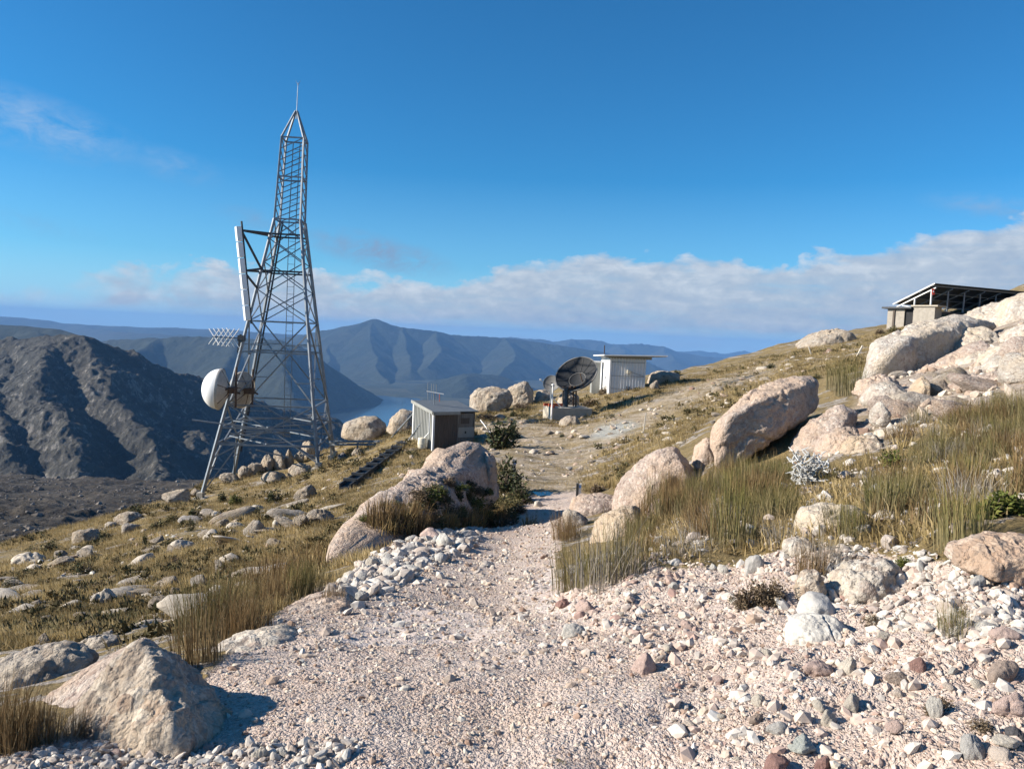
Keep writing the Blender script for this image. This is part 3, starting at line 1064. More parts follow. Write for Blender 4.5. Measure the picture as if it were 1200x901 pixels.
def stone_proto(seed, sub=3, flat=0.7, ang=10, k=14):
    r = np.random.default_rng(seed)
    P = r.normal(size=(ang, 3))
    P /= np.linalg.norm(P, axis=1)[:, None]
    P *= r.uniform(0.75, 1.1, (ang, 1))
    P = np.concatenate([P, [[0.7, 0, 0], [-0.7, 0, 0], [0, 0.7, 0], [0, -0.7, 0], [0, 0, 0.7], [0, 0, -0.7]]])
    P = P * np.array([1.0, r.uniform(0.65, 0.95), flat])
    V, Fc, c = rock_from_points(P, sub, k, 0.06 if sub > 2 else 0.03, 0.05 if sub > 3 else 0, 4.5, seed, 0.10)
    V = V / np.abs(V[:, 0]).max()
    return V, Fc


_PROTO = {}


def stone_mesh(i, mat, sub=3):
    key = (i, mat, sub)
    if key not in _PROTO:
        V, Fc = stone_proto(100 + i, sub, [0.75, 0.6, 0.85, 0.5, 0.9, 0.65, 0.45, 0.7][i % 8], 7 + i % 5, 22)
        _PROTO[key] = npmesh('stone', V, Fc, [MAT[mat]])
    return _PROTO[key]


def stone(px, py, wpx, hpx, mat, label, group=None, name='stone', cat='stone', proto=None, tilt=0.0, sub=3, sinkf=0.25, yaw=None):
    """a stone whose foot stands on the ground seen at (px,py)"""
    p = hit(px, py)
    m = wpx / F * p[1] / 2
    hh = hpx / F * p[1] / 2
    i = random.randrange(16) if proto is None else proto
    o = link(name, stone_mesh(i, mat, sub))
    V = o.data
    zmax = max(v.co.z for v in list(V.vertices)[::7]) or 0.6
    o.scale = (m, m * random.uniform(0.75, 1.0), min(hh / zmax * (1 / (1 - sinkf * 0.5)), m * 2.2))
    o.location = (p[0], p[1] + m * 0.4, p[2] + hh * (1 - sinkf))
    o.rotation_euler = (random.uniform(-.15, .15), tilt, random.uniform(-.5, .5) if yaw is None else yaw)
    return tag(o, label, cat, group)


def scatter_stones(name, X, Y, size, mat, sub=1, sink=0.25, protos=8, flatrange=(0.45, 0.95), label_kind='stuff'):
    """many loose stones too many to count, as one mesh"""
    Z = ground(X, Y)
    n = len(X)
    PR = [stone_proto(300 + i, sub, 0.8, 8 + i % 4, 20) for i in range(protos)]
    pick = rng.integers(0, protos, n)
    Vs, Fs, base = [], [], 0
    for i in range(protos):
        m = np.nonzero(pick == i)[0]
        V0, F0 = PR[i]
        a = rng.uniform(0, 2 * np.pi, len(m))
        sc = size[m]
        fl = rng.uniform(*flatrange, len(m))
        tx, ty = rng.normal(0, 0.3, len(m)), rng.normal(0, 0.3, len(m))
        P = V0[None] * np.stack([sc, sc * rng.uniform(0.7, 1, len(m)), sc * fl], 1)[:, None]
        ca, sa = np.cos(a)[:, None], np.sin(a)[:, None]
        x = P[..., 0] * ca - P[..., 1] * sa
        y = P[..., 0] * sa + P[..., 1] * ca
        z = P[..., 2] + x * tx[:, None] + y * ty[:, None]
        W = np.stack([x + X[m][:, None], y + Y[m][:, None], z + (Z[m] + sc * fl * (1 - 2 * sink) * 0.6)[:, None]], 2)
        Vs.append(W.reshape(-1, 3))
        Fs.append((F0[None] + (np.arange(len(m)) * len(V0))[:, None, None]).reshape(-1, 3) + base)
        base += len(m) * len(V0)
    me = npmesh(name, np.concatenate(Vs), np.concatenate(Fs), [MAT[mat]], smooth_=False)
    return tag(link(name, me), kind='stuff')


def sample_region(poly, n, wob=0.0, smin=2.9, smax=40, power=0.0, mask2=None):
    """random ground positions whose place is inside an area; even over the ground near by, thinning with distance"""
    xs, ys = [], []
    tot = 0
    while tot < n:
        u = rng.uniform(-1.0, 1.0, n * 2)
        s = np.exp(rng.uniform(math.log(smin), math.log(smax), n * 2))
        if power:
            keep = rng.uniform(0, 1, n * 2) < (s / smax) ** power
            u, s = u[keep], s[keep]
        X, Y = u * s, s - 2.0
        Z = ground(X, Y, False)
        px, py, c = project(np.stack([X, Y, Z], 1))
        if wob:
            px = px + wob * fbm2(X, Y, 0.8, 3, 41)
            py = py + wob * fbm2(X, Y, 0.8, 3, 42)
        k = inpoly(px, py, poly) & (c > 0.4)
        xs.append(X[k])
        ys.append(Y[k])
        tot += k.sum()
        if len(xs) > 60:
            break
    return np.concatenate(xs)[:n], np.concatenate(ys)[:n]


# ------------------------------------------------------------------ plants
def blades(n, h, spread, width, lean, seed, segs=3, hvar=0.3, clump=1.0):
    r = np.random.default_rng(seed)
    a = r.uniform(0, 2 * np.pi, n)
    rad = spread * np.sqrt(r.uniform(0, 1, n)) * clump
    bx, by = rad * np.cos(a), rad * np.sin(a)
    H = h * (1 - hvar * r.uniform(0, 1, n) ** 0.8) * np.where(r.uniform(0, 1, n) < 0.06, 1.25, 1.0) * (1 - 0.25 * (rad / (spread + 1e-6)) ** 2)
    la = a + r.normal(0, 0.9, n)
    ln = lean * r.uniform(0.05, 1.0, n) ** 1.5 * H * np.where(r.uniform(0, 1, n) < 0.12, 2.6, 1.0)
    H = H * np.where(ln > 0.6 * H, 0.75, 1.0)
    w = width * r.uniform(0.6, 1.25, n)
    fa = r.uniform(0, np.pi, n)
    rows = []
    for k in range(segs + 1):
        t = k / segs
        cx = bx + np.cos(la) * ln * t ** 1.8
        cy = by + np.sin(la) * ln * t ** 1.8
        cz = H * t - 0.02 * (k == 0)
        ww = w * (1 - 0.85 * t ** 2) * 0.5
        rows.append(np.stack([cx - np.cos(fa) * ww, cy - np.sin(fa) * ww, cz], 1))
        rows.append(np.stack([cx + np.cos(fa) * ww, cy + np.sin(fa) * ww, cz], 1))
    V = np.stack(rows, 1)
    k2 = 2 * (segs + 1)
    Fc = []
    for k in range(segs):
        Fc.append(np.stack([np.arange(n) * k2 + 2 * k, np.arange(n) * k2 + 2 * k + 1, np.arange(n) * k2 + 2 * k + 3, np.arange(n) * k2 + 2 * k + 2], 1))
    return V.reshape(-1, 3), np.concatenate(Fc)


def reed_mat(name, stops, base=(0.25, 0.215, 0.15), tip=(0.20, 0.10, 0.05), hgt=0.6, basef=0.5, tipf=0.5):
    t = NT(name)
    g = t.n('ShaderNodeNewGeometry')
    oi = t.n('ShaderNodeObjectInfo')
    rnd = t.math('FRACT', t.math('ADD', g.outputs['Random Per Island'], 0.0))
    c = t.ramp(rnd, stops)
    c = t.mix(t.math('MULTIPLY', oi.outputs['Random'], 0.45), c, stops[len(stops) // 2][1])
    z = t.sep(t.coord('Object'))[2]
    zz = t.math('DIVIDE', z, hgt)
    c = t.mix(t.ramp(zz, [(0.0, basef), (0.6, 0.0)]), c, base)
    c = t.mix(t.ramp(zz, [(0.6, 0.0), (1.0, tipf)]), c, tip)
    t.p.inputs['Specular IOR Level'].default_value = 0.15
    tr = t.n('ShaderNodeBsdfTranslucent')
    t.l(c, tr.inputs['Color'])
    mx = t.n('ShaderNodeMixShader')
    mx.inputs[0].default_value = 0.22
    m = t.done(c, None, 0.8)
    t.l(t.p.outputs[0], mx.inputs[1])
    t.l(tr.outputs[0], mx.inputs[2])
    t.l(mx.outputs[0], t.out.inputs['Surface'])
    return m


def leaf_blob(n, rx, ry, rz, leaf, seed, lumps=7):
    """small leaves spread in clumps through an uneven crown"""
    r = np.random.default_rng(seed)
    cs = r.normal(size=(lumps, 3))
    cs /= np.linalg.norm(cs, axis=1)[:, None]
    cs[:, 2] = np.abs(cs[:, 2])
    cs *= r.uniform(0.25, 0.72, (lumps, 1))
    rad = r.uniform(0.28, 0.5, lumps)
    k = r.integers(0, lumps, n)
    d = r.normal(size=(n, 3))
    d /= np.linalg.norm(d, axis=1)[:, None]
    P = cs[k] + d * rad[k][:, None] * (r.uniform(0, 1, n) ** 0.45)[:, None]
    P = P * np.array([rx, ry, rz])
    P[:, 2] = np.maximum(P[:, 2], 0.01)
    up = d * 0.7 + r.normal(size=(n, 3)) * 0.5 + np.array([0, 0, 0.35])
    up /= np.linalg.norm(up, axis=1)[:, None]
    s = np.cross(up, r.normal(size=(n, 3)))
    s /= np.linalg.norm(s, axis=1)[:, None]
    L = leaf * r.uniform(0.6, 1.3, n)[:, None]
    a = P - s * L * 0.32
    b = P + s * L * 0.32
    tip = P + up * L
    V = np.stack([a, b, tip], 1).reshape(-1, 3)
    return V, np.arange(n * 3).reshape(-1, 3)


def twigs(n, h, spread, w, seed):
    r = random.Random(seed)
    b = MB()
    for i in range(n):
        a = r.uniform(0, 6.283)
        q = Vector((0, 0, -0.02))
        d = Vector((math.cos(a) * r.uniform(0.2, 1) * spread, math.sin(a) * r.uniform(0.2, 1) * spread, h * r.uniform(0.6, 1)))
        mid = q + d * 0.5 + Vector((r.uniform(-.1, .1) * spread, r.uniform(-.1, .1) * spread, 0.0))
        b.tube(q, mid, w, w * 0.7, 5)
        b.tube(mid, q + d, w * 0.7, w * 0.3, 5)
        e = mid + Vector((r.uniform(-.5, .5) * spread, r.uniform(-.5, .5) * spread, h * 0.35))
        b.tube(mid, e, w * 0.5, w * 0.2, 4)
    return b


_TUFT = {}


def tuft_mesh(kind, i):
    key = (kind, i)
    if key not in _TUFT:
        n, h, sp, w, ln, mat, hv = TUFTS[kind]
        V, Fc = blades(n, h, sp, w, ln, 40 + i * 7 + len(kind), 3, hv)
        _TUFT[key] = npmesh('sedge_tuft', V, Fc, [MAT[mat]])
    return _TUFT[key]


TUFTS = {
    # blades, height, spread, width, lean, material, height variation
    'reed': (210, 0.62, 0.21, 0.0055, 0.24, 'reed', 0.45),
    'reedgreen': (190, 0.60, 0.18, 0.0058, 0.18, 'reedgreen', 0.45),
    'reedgrey': (150, 0.42, 0.20, 0.005, 0.60, 'reedgrey', 0.55),
    'reedrust': (190, 0.58, 0.19, 0.0055, 0.28, 'reedrust', 0.45),
    'slope': (110, 0.42, 0.20, 0.011, 0.45, 'reedrust', 0.5),
    'straw': (90, 0.26, 0.17, 0.010, 0.8, 'straw', 0.6),
}


def tuft(x, y, kind, label, group, sc=1.0, cat='sedge', name='sedge_tuft', zs=1.0):
    o = link(name, tuft_mesh(kind, random.randrange(5)))
    o.location = (x, y, g1(x, y) - 0.02)
    o.scale = (sc, sc, sc * zs)
    o.rotation_euler = (random.uniform(-.08, .08), random.uniform(-.08, .08), random.uniform(0, 6.28))
    return tag(o, label, cat, group)


_BUSH = {}


def bush(px, py, wpx, hpx, mat, label, group=None, name='low_shrub', cat='shrub', leaf=0.05, n=1100, lumps=8, pos=None):
    p = hit(px, py) if pos is None else np.array(pos)
    w, h = wpx / F * p[1], hpx / F * p[1]
    key = (mat, random.randrange(3), round(leaf, 3), n)
    root = empty(name, (p[0], p[1], p[2] - 0.03), random.uniform(0, 6.28))
    if key not in _BUSH:
        V, Fc = leaf_blob(n, 0.5, 0.5, 1.0, leaf, key[1] + 60 + len(mat), lumps)
        _BUSH[key] = (npmesh('foliage', V, Fc, [MAT[mat]], False), None)
    me = _BUSH[key][0]
    o = link('foliage', me, root)
    t = _BUSH.get('twigs')
    if t is None:
        s = twigs(9, 0.75, 0.36, 0.018, 5).build('stem', MAT['twig'], root)
        _BUSH['twigs'] = s.data
    else:
        s = link('stem', t, root)
    root.scale = (w, w, h)
    return tag(root, label, cat, group)
# ------------------------------------------------------------------ materials
MAT = {}
MAT['ground'] = ground_mat()
MAT['pink'] = conglomerate('pink_conglomerate', (0.49, 0.395, 0.33), (0.35, 0.27, 0.22), (0.63, 0.555, 0.48), 17, 0.32)
MAT['tan'] = conglomerate('tan_conglomerate', (0.47, 0.39, 0.30), (0.34, 0.265, 0.20), (0.62, 0.56, 0.47), 15, 0.65)
MAT['grey'] = conglomerate('grey_conglomerate', (0.41, 0.37, 0.32), (0.27, 0.235, 0.20), (0.57, 0.53, 0.475), 12, 0.6)
MAT['orange'] = conglomerate('orange_conglomerate', (0.45, 0.345, 0.275), (0.31, 0.225, 0.175), (0.60, 0.52, 0.44), 13, 0.3)
MAT['white'] = conglomerate('pale_conglomerate', (0.54, 0.485, 0.41), (0.39, 0.335, 0.275), (0.68, 0.64, 0.57), 14, 0.25)
MAT['far'] = conglomerate('weathered_rock', (0.54, 0.465, 0.375), (0.38, 0.32, 0.25), (0.66, 0.60, 0.51), 5.5, 0.40, 0.10)
MAT['bedrock'] = stone_mat('worn_bedrock', (0.63, 0.535, 0.45), 0.14)
MAT['bedrockpale'] = stone_mat('pale_bedrock', (0.66, 0.60, 0.53), 0.14)
MAT['outcrop'] = stone_mat('pale_outcrop', (0.50, 0.44, 0.36), 0.28)
MAT['dark'] = stone_mat('dark_slate', (0.13, 0.125, 0.13), 0.35)
MAT['quartz'] = stone_mat('white_quartzite', (0.58, 0.55, 0.49), 0.2)
MAT['cream'] = stone_mat('cream_quartzite', (0.60, 0.54, 0.45), 0.18)
MAT['rose'] = stone_mat('rose_quartzite', (0.53, 0.40, 0.345), 0.2)
MAT['maroon'] = stone_mat('maroon_stone', (0.34, 0.205, 0.175), 0.25)
MAT['greystone'] = stone_mat('grey_stone', (0.49, 0.47, 0.435), 0.2)
MAT['brown'] = stone_mat('brown_stone', (0.38, 0.30, 0.245), 0.25)
MAT['sage'] = stone_mat('greenish_stone', (0.50, 0.52, 0.47), 0.15)
MAT['gravel'] = island_mat('gravel', [(0.0, (0.260, 0.167, 0.122)), (0.15, (0.380, 0.281, 0.211)), (0.4, (0.490, 0.394, 0.310)), (0.65, (0.560, 0.473, 0.378)), (0.88, (0.630, 0.571, 0.473)), (1.0, (0.680, 0.640, 0.549))])
MAT['rubble'] = island_mat('rubble', [(0.0, (0.36, 0.29, 0.235)), (0.2, (0.48, 0.41, 0.35)), (0.5, (0.56, 0.505, 0.44)), (0.8, (0.63, 0.59, 0.53)), (1.0, (0.44, 0.425, 0.39))], noise_amt=0.45, nscale=22)
MAT['bankstone'] = island_mat('bank_stones', [(0.0, (0.33, 0.21, 0.175)), (0.10, (0.47, 0.345, 0.285)), (0.35, (0.54, 0.435, 0.365)), (0.6, (0.57, 0.49, 0.415)), (0.85, (0.62, 0.56, 0.485)), (0.95, (0.48, 0.45, 0.41)), (1.0, (0.66, 0.63, 0.57))], nscale=22)
MAT['reed'] = reed_mat('reed', [(0.0, (0.085, 0.095, 0.028)), (0.3, (0.15, 0.135, 0.045)), (0.6, (0.19, 0.15, 0.06)), (0.8, (0.32, 0.26, 0.14)), (1.0, (0.12, 0.135, 0.04))])
MAT['reedgreen'] = reed_mat('green_reed', [(0.0, (0.085, 0.095, 0.026)), (0.4, (0.15, 0.15, 0.04)), (0.75, (0.22, 0.18, 0.06)), (1.0, (0.32, 0.25, 0.12))], tipf=0.35)
MAT['reedgrey'] = reed_mat('dead_reed', [(0.0, (0.17, 0.145, 0.11)), (0.4, (0.27, 0.24, 0.195)), (0.8, (0.36, 0.325, 0.275)), (1.0, (0.15, 0.115, 0.08))], (0.27, 0.24, 0.195), (0.30, 0.25, 0.20), tipf=0.3)
MAT['reedrust'] = reed_mat('rusty_reed', [(0.0, (0.085, 0.07, 0.028)), (0.35, (0.15, 0.095, 0.042)), (0.7, (0.23, 0.145, 0.065)), (1.0, (0.33, 0.25, 0.13))], (0.17, 0.125, 0.075))
MAT['straw'] = reed_mat('straw_grass', [(0.0, (0.16, 0.115, 0.045)), (0.4, (0.34, 0.24, 0.10)), (0.75, (0.44, 0.32, 0.15)), (1.0, (0.24, 0.20, 0.075))], (0.16, 0.115, 0.05), (0.44, 0.33, 0.17), 0.25, 0.5, 0.4)
MAT['leafdark'] = island_mat('dark_heath_leaf', [(0.0, (0.022, 0.030, 0.012)), (0.5, (0.045, 0.055, 0.02)), (1.0, (0.085, 0.085, 0.032))], 0.8, 0.0, 0)
MAT['leafolive'] = island_mat('olive_heath_leaf', [(0.0, (0.055, 0.055, 0.02)), (0.5, (0.11, 0.10, 0.038)), (1.0, (0.20, 0.16, 0.07))], 0.8, 0.0, 0)
MAT['leafgreen'] = island_mat('fresh_heath_leaf', [(0.0, (0.04, 0.055, 0.012)), (0.5, (0.09, 0.11, 0.022)), (1.0, (0.17, 0.17, 0.04))], 0.8, 0.0, 0)
MAT['leafbrown'] = island_mat('brown_heath_leaf', [(0.0, (0.06, 0.042, 0.026)), (0.5, (0.14, 0.10, 0.06)), (1.0, (0.26, 0.20, 0.13))], 0.8, 0.0, 0)
MAT['leafgrey'] = island_mat('grey_lichen_twig', [(0.0, (0.30, 0.30, 0.29)), (0.5, (0.48, 0.48, 0.46)), (1.0, (0.62, 0.62, 0.59))], 0.8, 0.0, 0)
MAT['twig'] = stone_mat('twig', (0.14, 0.105, 0.08), 0.3)
MAT['deadwood'] = stone_mat('silvery_deadwood', (0.52, 0.52, 0.50), 0.25)
MAT['galv'] = metal_mat('galvanised_steel', (0.21, 0.235, 0.26), 0.5, 0.35, 0.22, 0.0, 3)
MAT['darksteel'] = metal_mat('dark_steel', (0.055, 0.06, 0.065), 0.55, 0.2, 0.3, 0.25, 5)
MAT['rust'] = metal_mat('rusty_steel', (0.11, 0.075, 0.055), 0.75, 0.1, 0.3, 0.7, 8)
MAT['whitepaint'] = metal_mat('white_paint', (0.78, 0.78, 0.76), 0.45, 0.0, 0.06, 0.05, 5)
MAT['radome'] = metal_mat('white_radome', (0.80, 0.80, 0.78), 0.4, 0.0, 0.04, 0, 2)
MAT['dishback'] = metal_mat('dish_back', (0.46, 0.42, 0.36), 0.55, 0.0, 0.22, 0.25, 3)
MAT['dishback2'] = metal_mat('weathered_dish', (0.40, 0.36, 0.30), 0.6, 0.0, 0.25, 0.45, 4)
MAT['mesh'] = metal_mat('dark_dish_mesh', (0.024, 0.026, 0.029), 0.75, 0.0, 0.2, 0.0, 3)
MAT['greydish'] = metal_mat('grey_dish', (0.16, 0.155, 0.145), 0.6, 0.1, 0.25, 0.2, 4)
MAT['roofsteel'] = metal_mat('roof_sheet', (0.15, 0.165, 0.175), 0.55, 0.2, 0.15, 0.1, 4)
MAT['greysheet'] = metal_mat('grey_sheet', (0.29, 0.295, 0.275), 0.6, 0.1, 0.16, 0.12, 2.5, 0.3)
MAT['redpaint'] = metal_mat('faded_red_paint', (0.42, 0.10, 0.05), 0.7, 0.0, 0.25, 0.1, 8)
MAT['signred'] = metal_mat('red_sign', (0.55, 0.05, 0.03), 0.5, 0, 0.1)
MAT['concrete'] = stone_mat('concrete', (0.46, 0.41, 0.33), 0.18)
MAT['block'] = stone_mat('concrete_block', (0.37, 0.335, 0.285), 0.18)
MAT['solar'] = metal_mat('panel_underside', (0.035, 0.04, 0.05), 0.4, 0.0, 0.15)
MAT['cell'] = metal_mat('solar_glass', (0.012, 0.018, 0.045), 0.12, 0.0, 0.1)
MAT['black'] = metal_mat('dark_opening', (0.02, 0.02, 0.022), 0.7)
MAT['plastic'] = metal_mat('cream_plastic', (0.62, 0.57, 0.45), 0.5, 0, 0.08, 0.1, 8)
MAT['blueband'] = metal_mat('blue_reflector', (0.10, 0.24, 0.55), 0.4)


def wood_mat(name, col, plank=0.12):
    t = NT(name)
    v = t.coord('Object', (1, 1, 0.06))
    n = t.noise(26, 6, 0.7, v)
    c = t.mix(t.ramp(n, [(0.3, 0), (0.7, 1)]), tuple(x * 0.6 for x in col), tuple(x * 1.3 for x in col))
    return t.done(c, t.bump(n, 0.006, 0.7), 0.85)


MAT['greywood'] = wood_mat('weathered_boards', (0.20, 0.185, 0.165))
MAT['darkwood'] = wood_mat('dark_boards', (0.11, 0.09, 0.075))
MAT['stakewood'] = wood_mat('bleached_stake', (0.55, 0.50, 0.42))

REEDBED_AREA = [(740, 668), (745, 625), (765, 590), (800, 580), (835, 565), (880, 552), (930, 556), (1000, 545), (1040, 530), (1060, 500), (1120, 490), (1240, 470), (1400, 600), (1180, 606), (1100, 652), (1045, 655), (1020, 642), (925, 655), (880, 652), (800, 672)]
near_ground()
far_country()

# ------------------------------------------------------------------ boulders one by one
boulder('steep pointed boulder with sunlit left face and dark right face at lower left corner', None, None, mat='tan', sub=6, k=34, rough=0.06, lump=0.03, cob=0.006, cell=16, seed=3, facets=3,
        pts=[(156, 752, 3.45), (172, 755, 3.42), (165, 800, 3.14), (189, 838, 2.98), (204, 882, 2.86), (222, 778, 3.55), (253, 813, 3.5), (278, 846, 3.4), (274, 890, 3.25), (215, 915, 2.93), (117, 798, 3.5), (72, 860, 3.22), (62, 900, 3.15), (150, 905, 2.95), (170, 790, 4.1), (85, 850, 3.9), (255, 850, 3.9)])
boulder('smooth pink slab lying behind the steep pointed boulder at lower left', [(28, 835), (55, 806), (110, 778), (150, 757), (172, 775), (165, 830), (60, 872)], 3.9, 0.7, 'pink', 5, lump=0.04, rough=0.03, cob=0.01)
boulder('rough grey boulder at left frame edge with black shaded hollow on its right', [(-30, 830), (-25, 785), (5, 768), (38, 761), (65, 762), (85, 770), (104, 776), (98, 792), (70, 812), (30, 850)], 4.9, 0.6, 'grey', 5, lump=0.12)
boulder('grey lumpy boulder with dark cracks behind the pink slab at lower left', [(70, 770), (92, 752), (120, 745), (138, 750), (142, 765), (115, 790), (80, 790)], 6.2, 0.6, 'grey', 5, lump=0.12)
boulder('low pale rock ledge right of the grey cracked boulder on the left slope', [(128, 762), (140, 738), (165, 732), (185, 736), (190, 760), (160, 775)], 7.4, 0.8, 'grey', 4)
boulder('squarish tan block of conglomerate beside the dark sedge clump on the left', [(173, 750), (176, 728), (192, 718), (224, 714), (230, 735), (228, 755), (195, 768)], 8.4, 0.9, 'tan', 5, k=20)
boulder('low pale rounded dome of pebbly rock at the left edge of the track', [(205, 800), (225, 778), (252, 758), (290, 746), (325, 745), (348, 756), (350, 790), (290, 820), (220, 825)], 4.6, 0.9, 'white', 5, lump=0.05, rough=0.03)
boulder('long low pink rock hump between pale dome and white rubble ridge', [(298, 748), (318, 725), (345, 712), (378, 705), (405, 706), (425, 730), (400, 765), (330, 770)], 5.9, 1.1, 'pink', 5, lump=0.05, rough=0.03)
boulder('dark slabby rock among the sedges left of the track', [(270, 722), (278, 709), (300, 704), (316, 708), (312, 722), (285, 730)], 8.8, 0.5, 'grey', 4)
# the long boulder with heath on its flank
boulder('long sloping pink boulder with heath on its flank beside the track', None, None, closer=0.80, facets=3, mat='pink', sub=6, k=30, rough=0.035, lump=0.02, cob=0.05, cell=5.5, seed=8,
        pts=[(376, 668, 12.2), (388, 640, 13), (408, 612, 14.5), (436, 588, 16), (470, 560, 17.5), (500, 540, 19), (528, 524, 20), (548, 518, 20.5), (566, 524, 20.5), (576, 545, 20.2), (580, 585, 19.5), (540, 600, 17.5), (480, 622, 15), (430, 650, 13), (395, 690, 11.9), (420, 690, 12.2), (560, 620, 18.5), (470, 600, 21), (560, 560, 23.5), (400, 650, 15)])
boulder('pink knob of rock at the right end of the long sloping boulder', [(560, 562), (562, 538), (570, 527), (580, 535), (583, 560), (575, 580)], 15.9, 0.9, 'pink', 5, cob=0.04)
# boulders between tower and small shed
boulder('flat topped grey boulder on the ridge right of the tower foot', [(398, 512), (402, 495), (420, 488), (440, 487), (454, 494), (452, 510), (430, 518)], 46, 2.2, 'far', 4, k=20)
boulder('rounded boulder on the ridge touching the small shed', [(452, 505), (458, 487), (472, 478), (486, 482), (490, 505), (470, 512)], 45, 1.8, 'far', 4)
boulder('long pink boulder behind the small shed roof', [(548, 480), (549, 462), (558, 454), (580, 452), (598, 456), (603, 470), (596, 480), (565, 486)], 50, 2.4, 'far', 5, k=20)
boulder('darker domed boulder right of the long pink one behind the small shed', [(590, 472), (594, 452), (606, 445), (618, 447), (626, 458), (626, 472), (608, 480)], 53, 2.0, 'far', 5)
boulder('small pink boulder left of the grey dish on the ridge', [(624, 470), (628, 458), (640, 455), (648, 460), (648, 474), (632, 478)], 54, 1.5, 'far', 4)
boulder('brown rock behind the dish stand on the concrete plinth', [(650, 474), (655, 462), (668, 457), (680, 463), (680, 478), (660, 482)], 46, 1.2, 'far', 4)
boulder('pale flat boulder on bare ground below the concrete plinth', [(653, 502), (654, 492), (664, 487), (678, 488), (683, 494), (680, 503), (664, 506)], 38.5, 1.0, 'far', 4)
boulder('lumpy pink boulder at the right of the white shed with dark shade', [(756, 452), (758, 440), (768, 435), (782, 434), (796, 438), (800, 448), (785, 455)], 52, 1.8, 'far', 4)
stone(768, 456, 13, 9, 'far', 'small tan rock in front of the lumpy boulder by the white shed')
boulder('low whale backed boulder on the right skyline', [(930, 408), (945, 394), (965, 387), (985, 385), (998, 389), (1003, 398), (980, 410)], 62, 4.0, 'far', 5)
# right-hand boulders
boulder('large rounded leaning boulder in the middle right with dark undercut', None, None, mat='pink', sub=6, k=20, rough=0.028, lump=0.05, cob=0.03, cell=8, seed=14, facets=3,
        pts=[(830, 532, 13.4), (831, 505, 13.6), (848, 482, 13.8), (872, 462, 14.1), (905, 446, 14.4), (940, 437, 14.6), (960, 443, 14.6), (968, 462, 14.4), (955, 485, 14.0), (916, 503, 13.4), (884, 522, 13.1), (850, 556, 13.0), (838, 550, 13.1), (840, 500, 13.0), (890, 468, 13.4), (940, 452, 13.8), (850, 520, 15), (940, 470, 15.8), (880, 480, 15.6)])
boulder('sloping pink boulder behind the reeds between the track and leaning boulder', [(712, 605), (722, 572), (742, 548), (768, 528), (790, 522), (806, 524), (820, 545), (815, 590), (760, 620)], 14.2, 1.7, 'pink', 5, lump=0.06)
boulder('small rounded rock tucked left of the large leaning boulder', [(812, 545), (816, 522), (828, 512), (838, 518), (838, 550), (822, 562)], 14.6, 0.7, 'pink', 4)
boulder('boulder of pale pink rock beside the track pinch', [(664, 602), (668, 585), (685, 579), (708, 578), (726, 584), (732, 605), (700, 622), (672, 620)], 14.6, 1.1, 'pink', 5)
boulder('grey faced rock with dark right side at the track edge', [(658, 600), (664, 595), (678, 598), (690, 606), (688, 625), (672, 640), (662, 630)], 12.4, 0.5, 'grey', 4, k=18)
boulder('tan angular boulder behind the twin sedge tufts beside the track', [(688, 650), (694, 615), (712, 600), (738, 592), (758, 594), (764, 615), (755, 640), (710, 660)], 9.6, 0.9, 'tan', 5, k=20)
boulder('reddish slab half hidden by rusty reeds', [(752, 605), (768, 585), (790, 583), (806, 592), (806, 615), (770, 620)], 10.5, 0.6, 'rose', 4, cob=0.0)
boulder('dark slate boulder at the foot of the reeds right of the twin tufts', [(728, 655), (732, 640), (745, 634), (758, 638), (768, 655), (752, 668), (732, 668)], 7.3, 0.4, 'dark', 5, k=14, cob=0)
boulder('big whale shaped slab below the solar shelter', None, None, mat='white', sub=6, k=26, rough=0.03, lump=0.04, cob=0.035, cell=6, seed=21, facets=2,
        pts=[(996, 440, 19.5), (1000, 420, 19.8), (1020, 402, 20.2), (1060, 384, 20.8), (1110, 370, 21.5), (1145, 362, 22), (1163, 366, 22), (1166, 382, 21.6), (1120, 418, 20.2), (1070, 448, 19.2), (1015, 462, 18.9), (1005, 450, 19.0), (1050, 400, 18.9), (1120, 385, 20.2), (1040, 440, 24), (1130, 400, 25), (1030, 410, 23)])
boulder('pink lower slab running under the whale shaped slab', [(1055, 462), (1075, 440), (1120, 415), (1160, 394), (1172, 405), (1150, 430), (1100, 462), (1070, 475)], 18.2, 1.6, 'pink', 5, lump=0.06)
boulder('upright pale boulder at right frame edge above the reeds', [(1138, 455), (1150, 430), (1178, 405), (1205, 392), (1240, 400), (1240, 470), (1180, 475)], 15.5, 1.8, 'white', 5)
boulder('boulder with a dry grass tuft on the right skyline', [(1128, 378), (1146, 364), (1172, 353), (1190, 362), (1182, 385), (1150, 396)], 25, 2.4, 'white', 5)
boulder('highest pale boulder cut by the right frame edge on the skyline', [(1160, 375), (1172, 355), (1198, 343), (1240, 338), (1255, 370), (1245, 402), (1195, 402), (1168, 392)], 24, 2.6, 'white', 5)
boulder('big pale boulder at right frame edge below the skyline', [(1178, 425), (1184, 395), (1200, 378), (1240, 370), (1250, 430), (1200, 440)], 19, 1.8, 'white', 5)
boulder('pointed tan rock standing in the reeds below the whale shaped slab', [(1060, 478), (1068, 458), (1080, 440), (1088, 440), (1086, 460), (1076, 480)], 14.2, 0.5, 'tan', 5, k=34, rough=0.03, cob=0.01)
boulder('low jumbled pale rock between leaning boulder and pointed tan rock', [(1008, 472), (1020, 452), (1044, 446), (1064, 455), (1062, 478), (1030, 488)], 15, 0.9, 'white', 4, lump=0.13)
boulder('tilted pink slab right of the leaning boulder', [(918, 540), (935, 510), (962, 485), (992, 470), (1006, 480), (1000, 505), (960, 535), (935, 552)], 13.2, 0.9, 'pink', 5, lump=0.09)
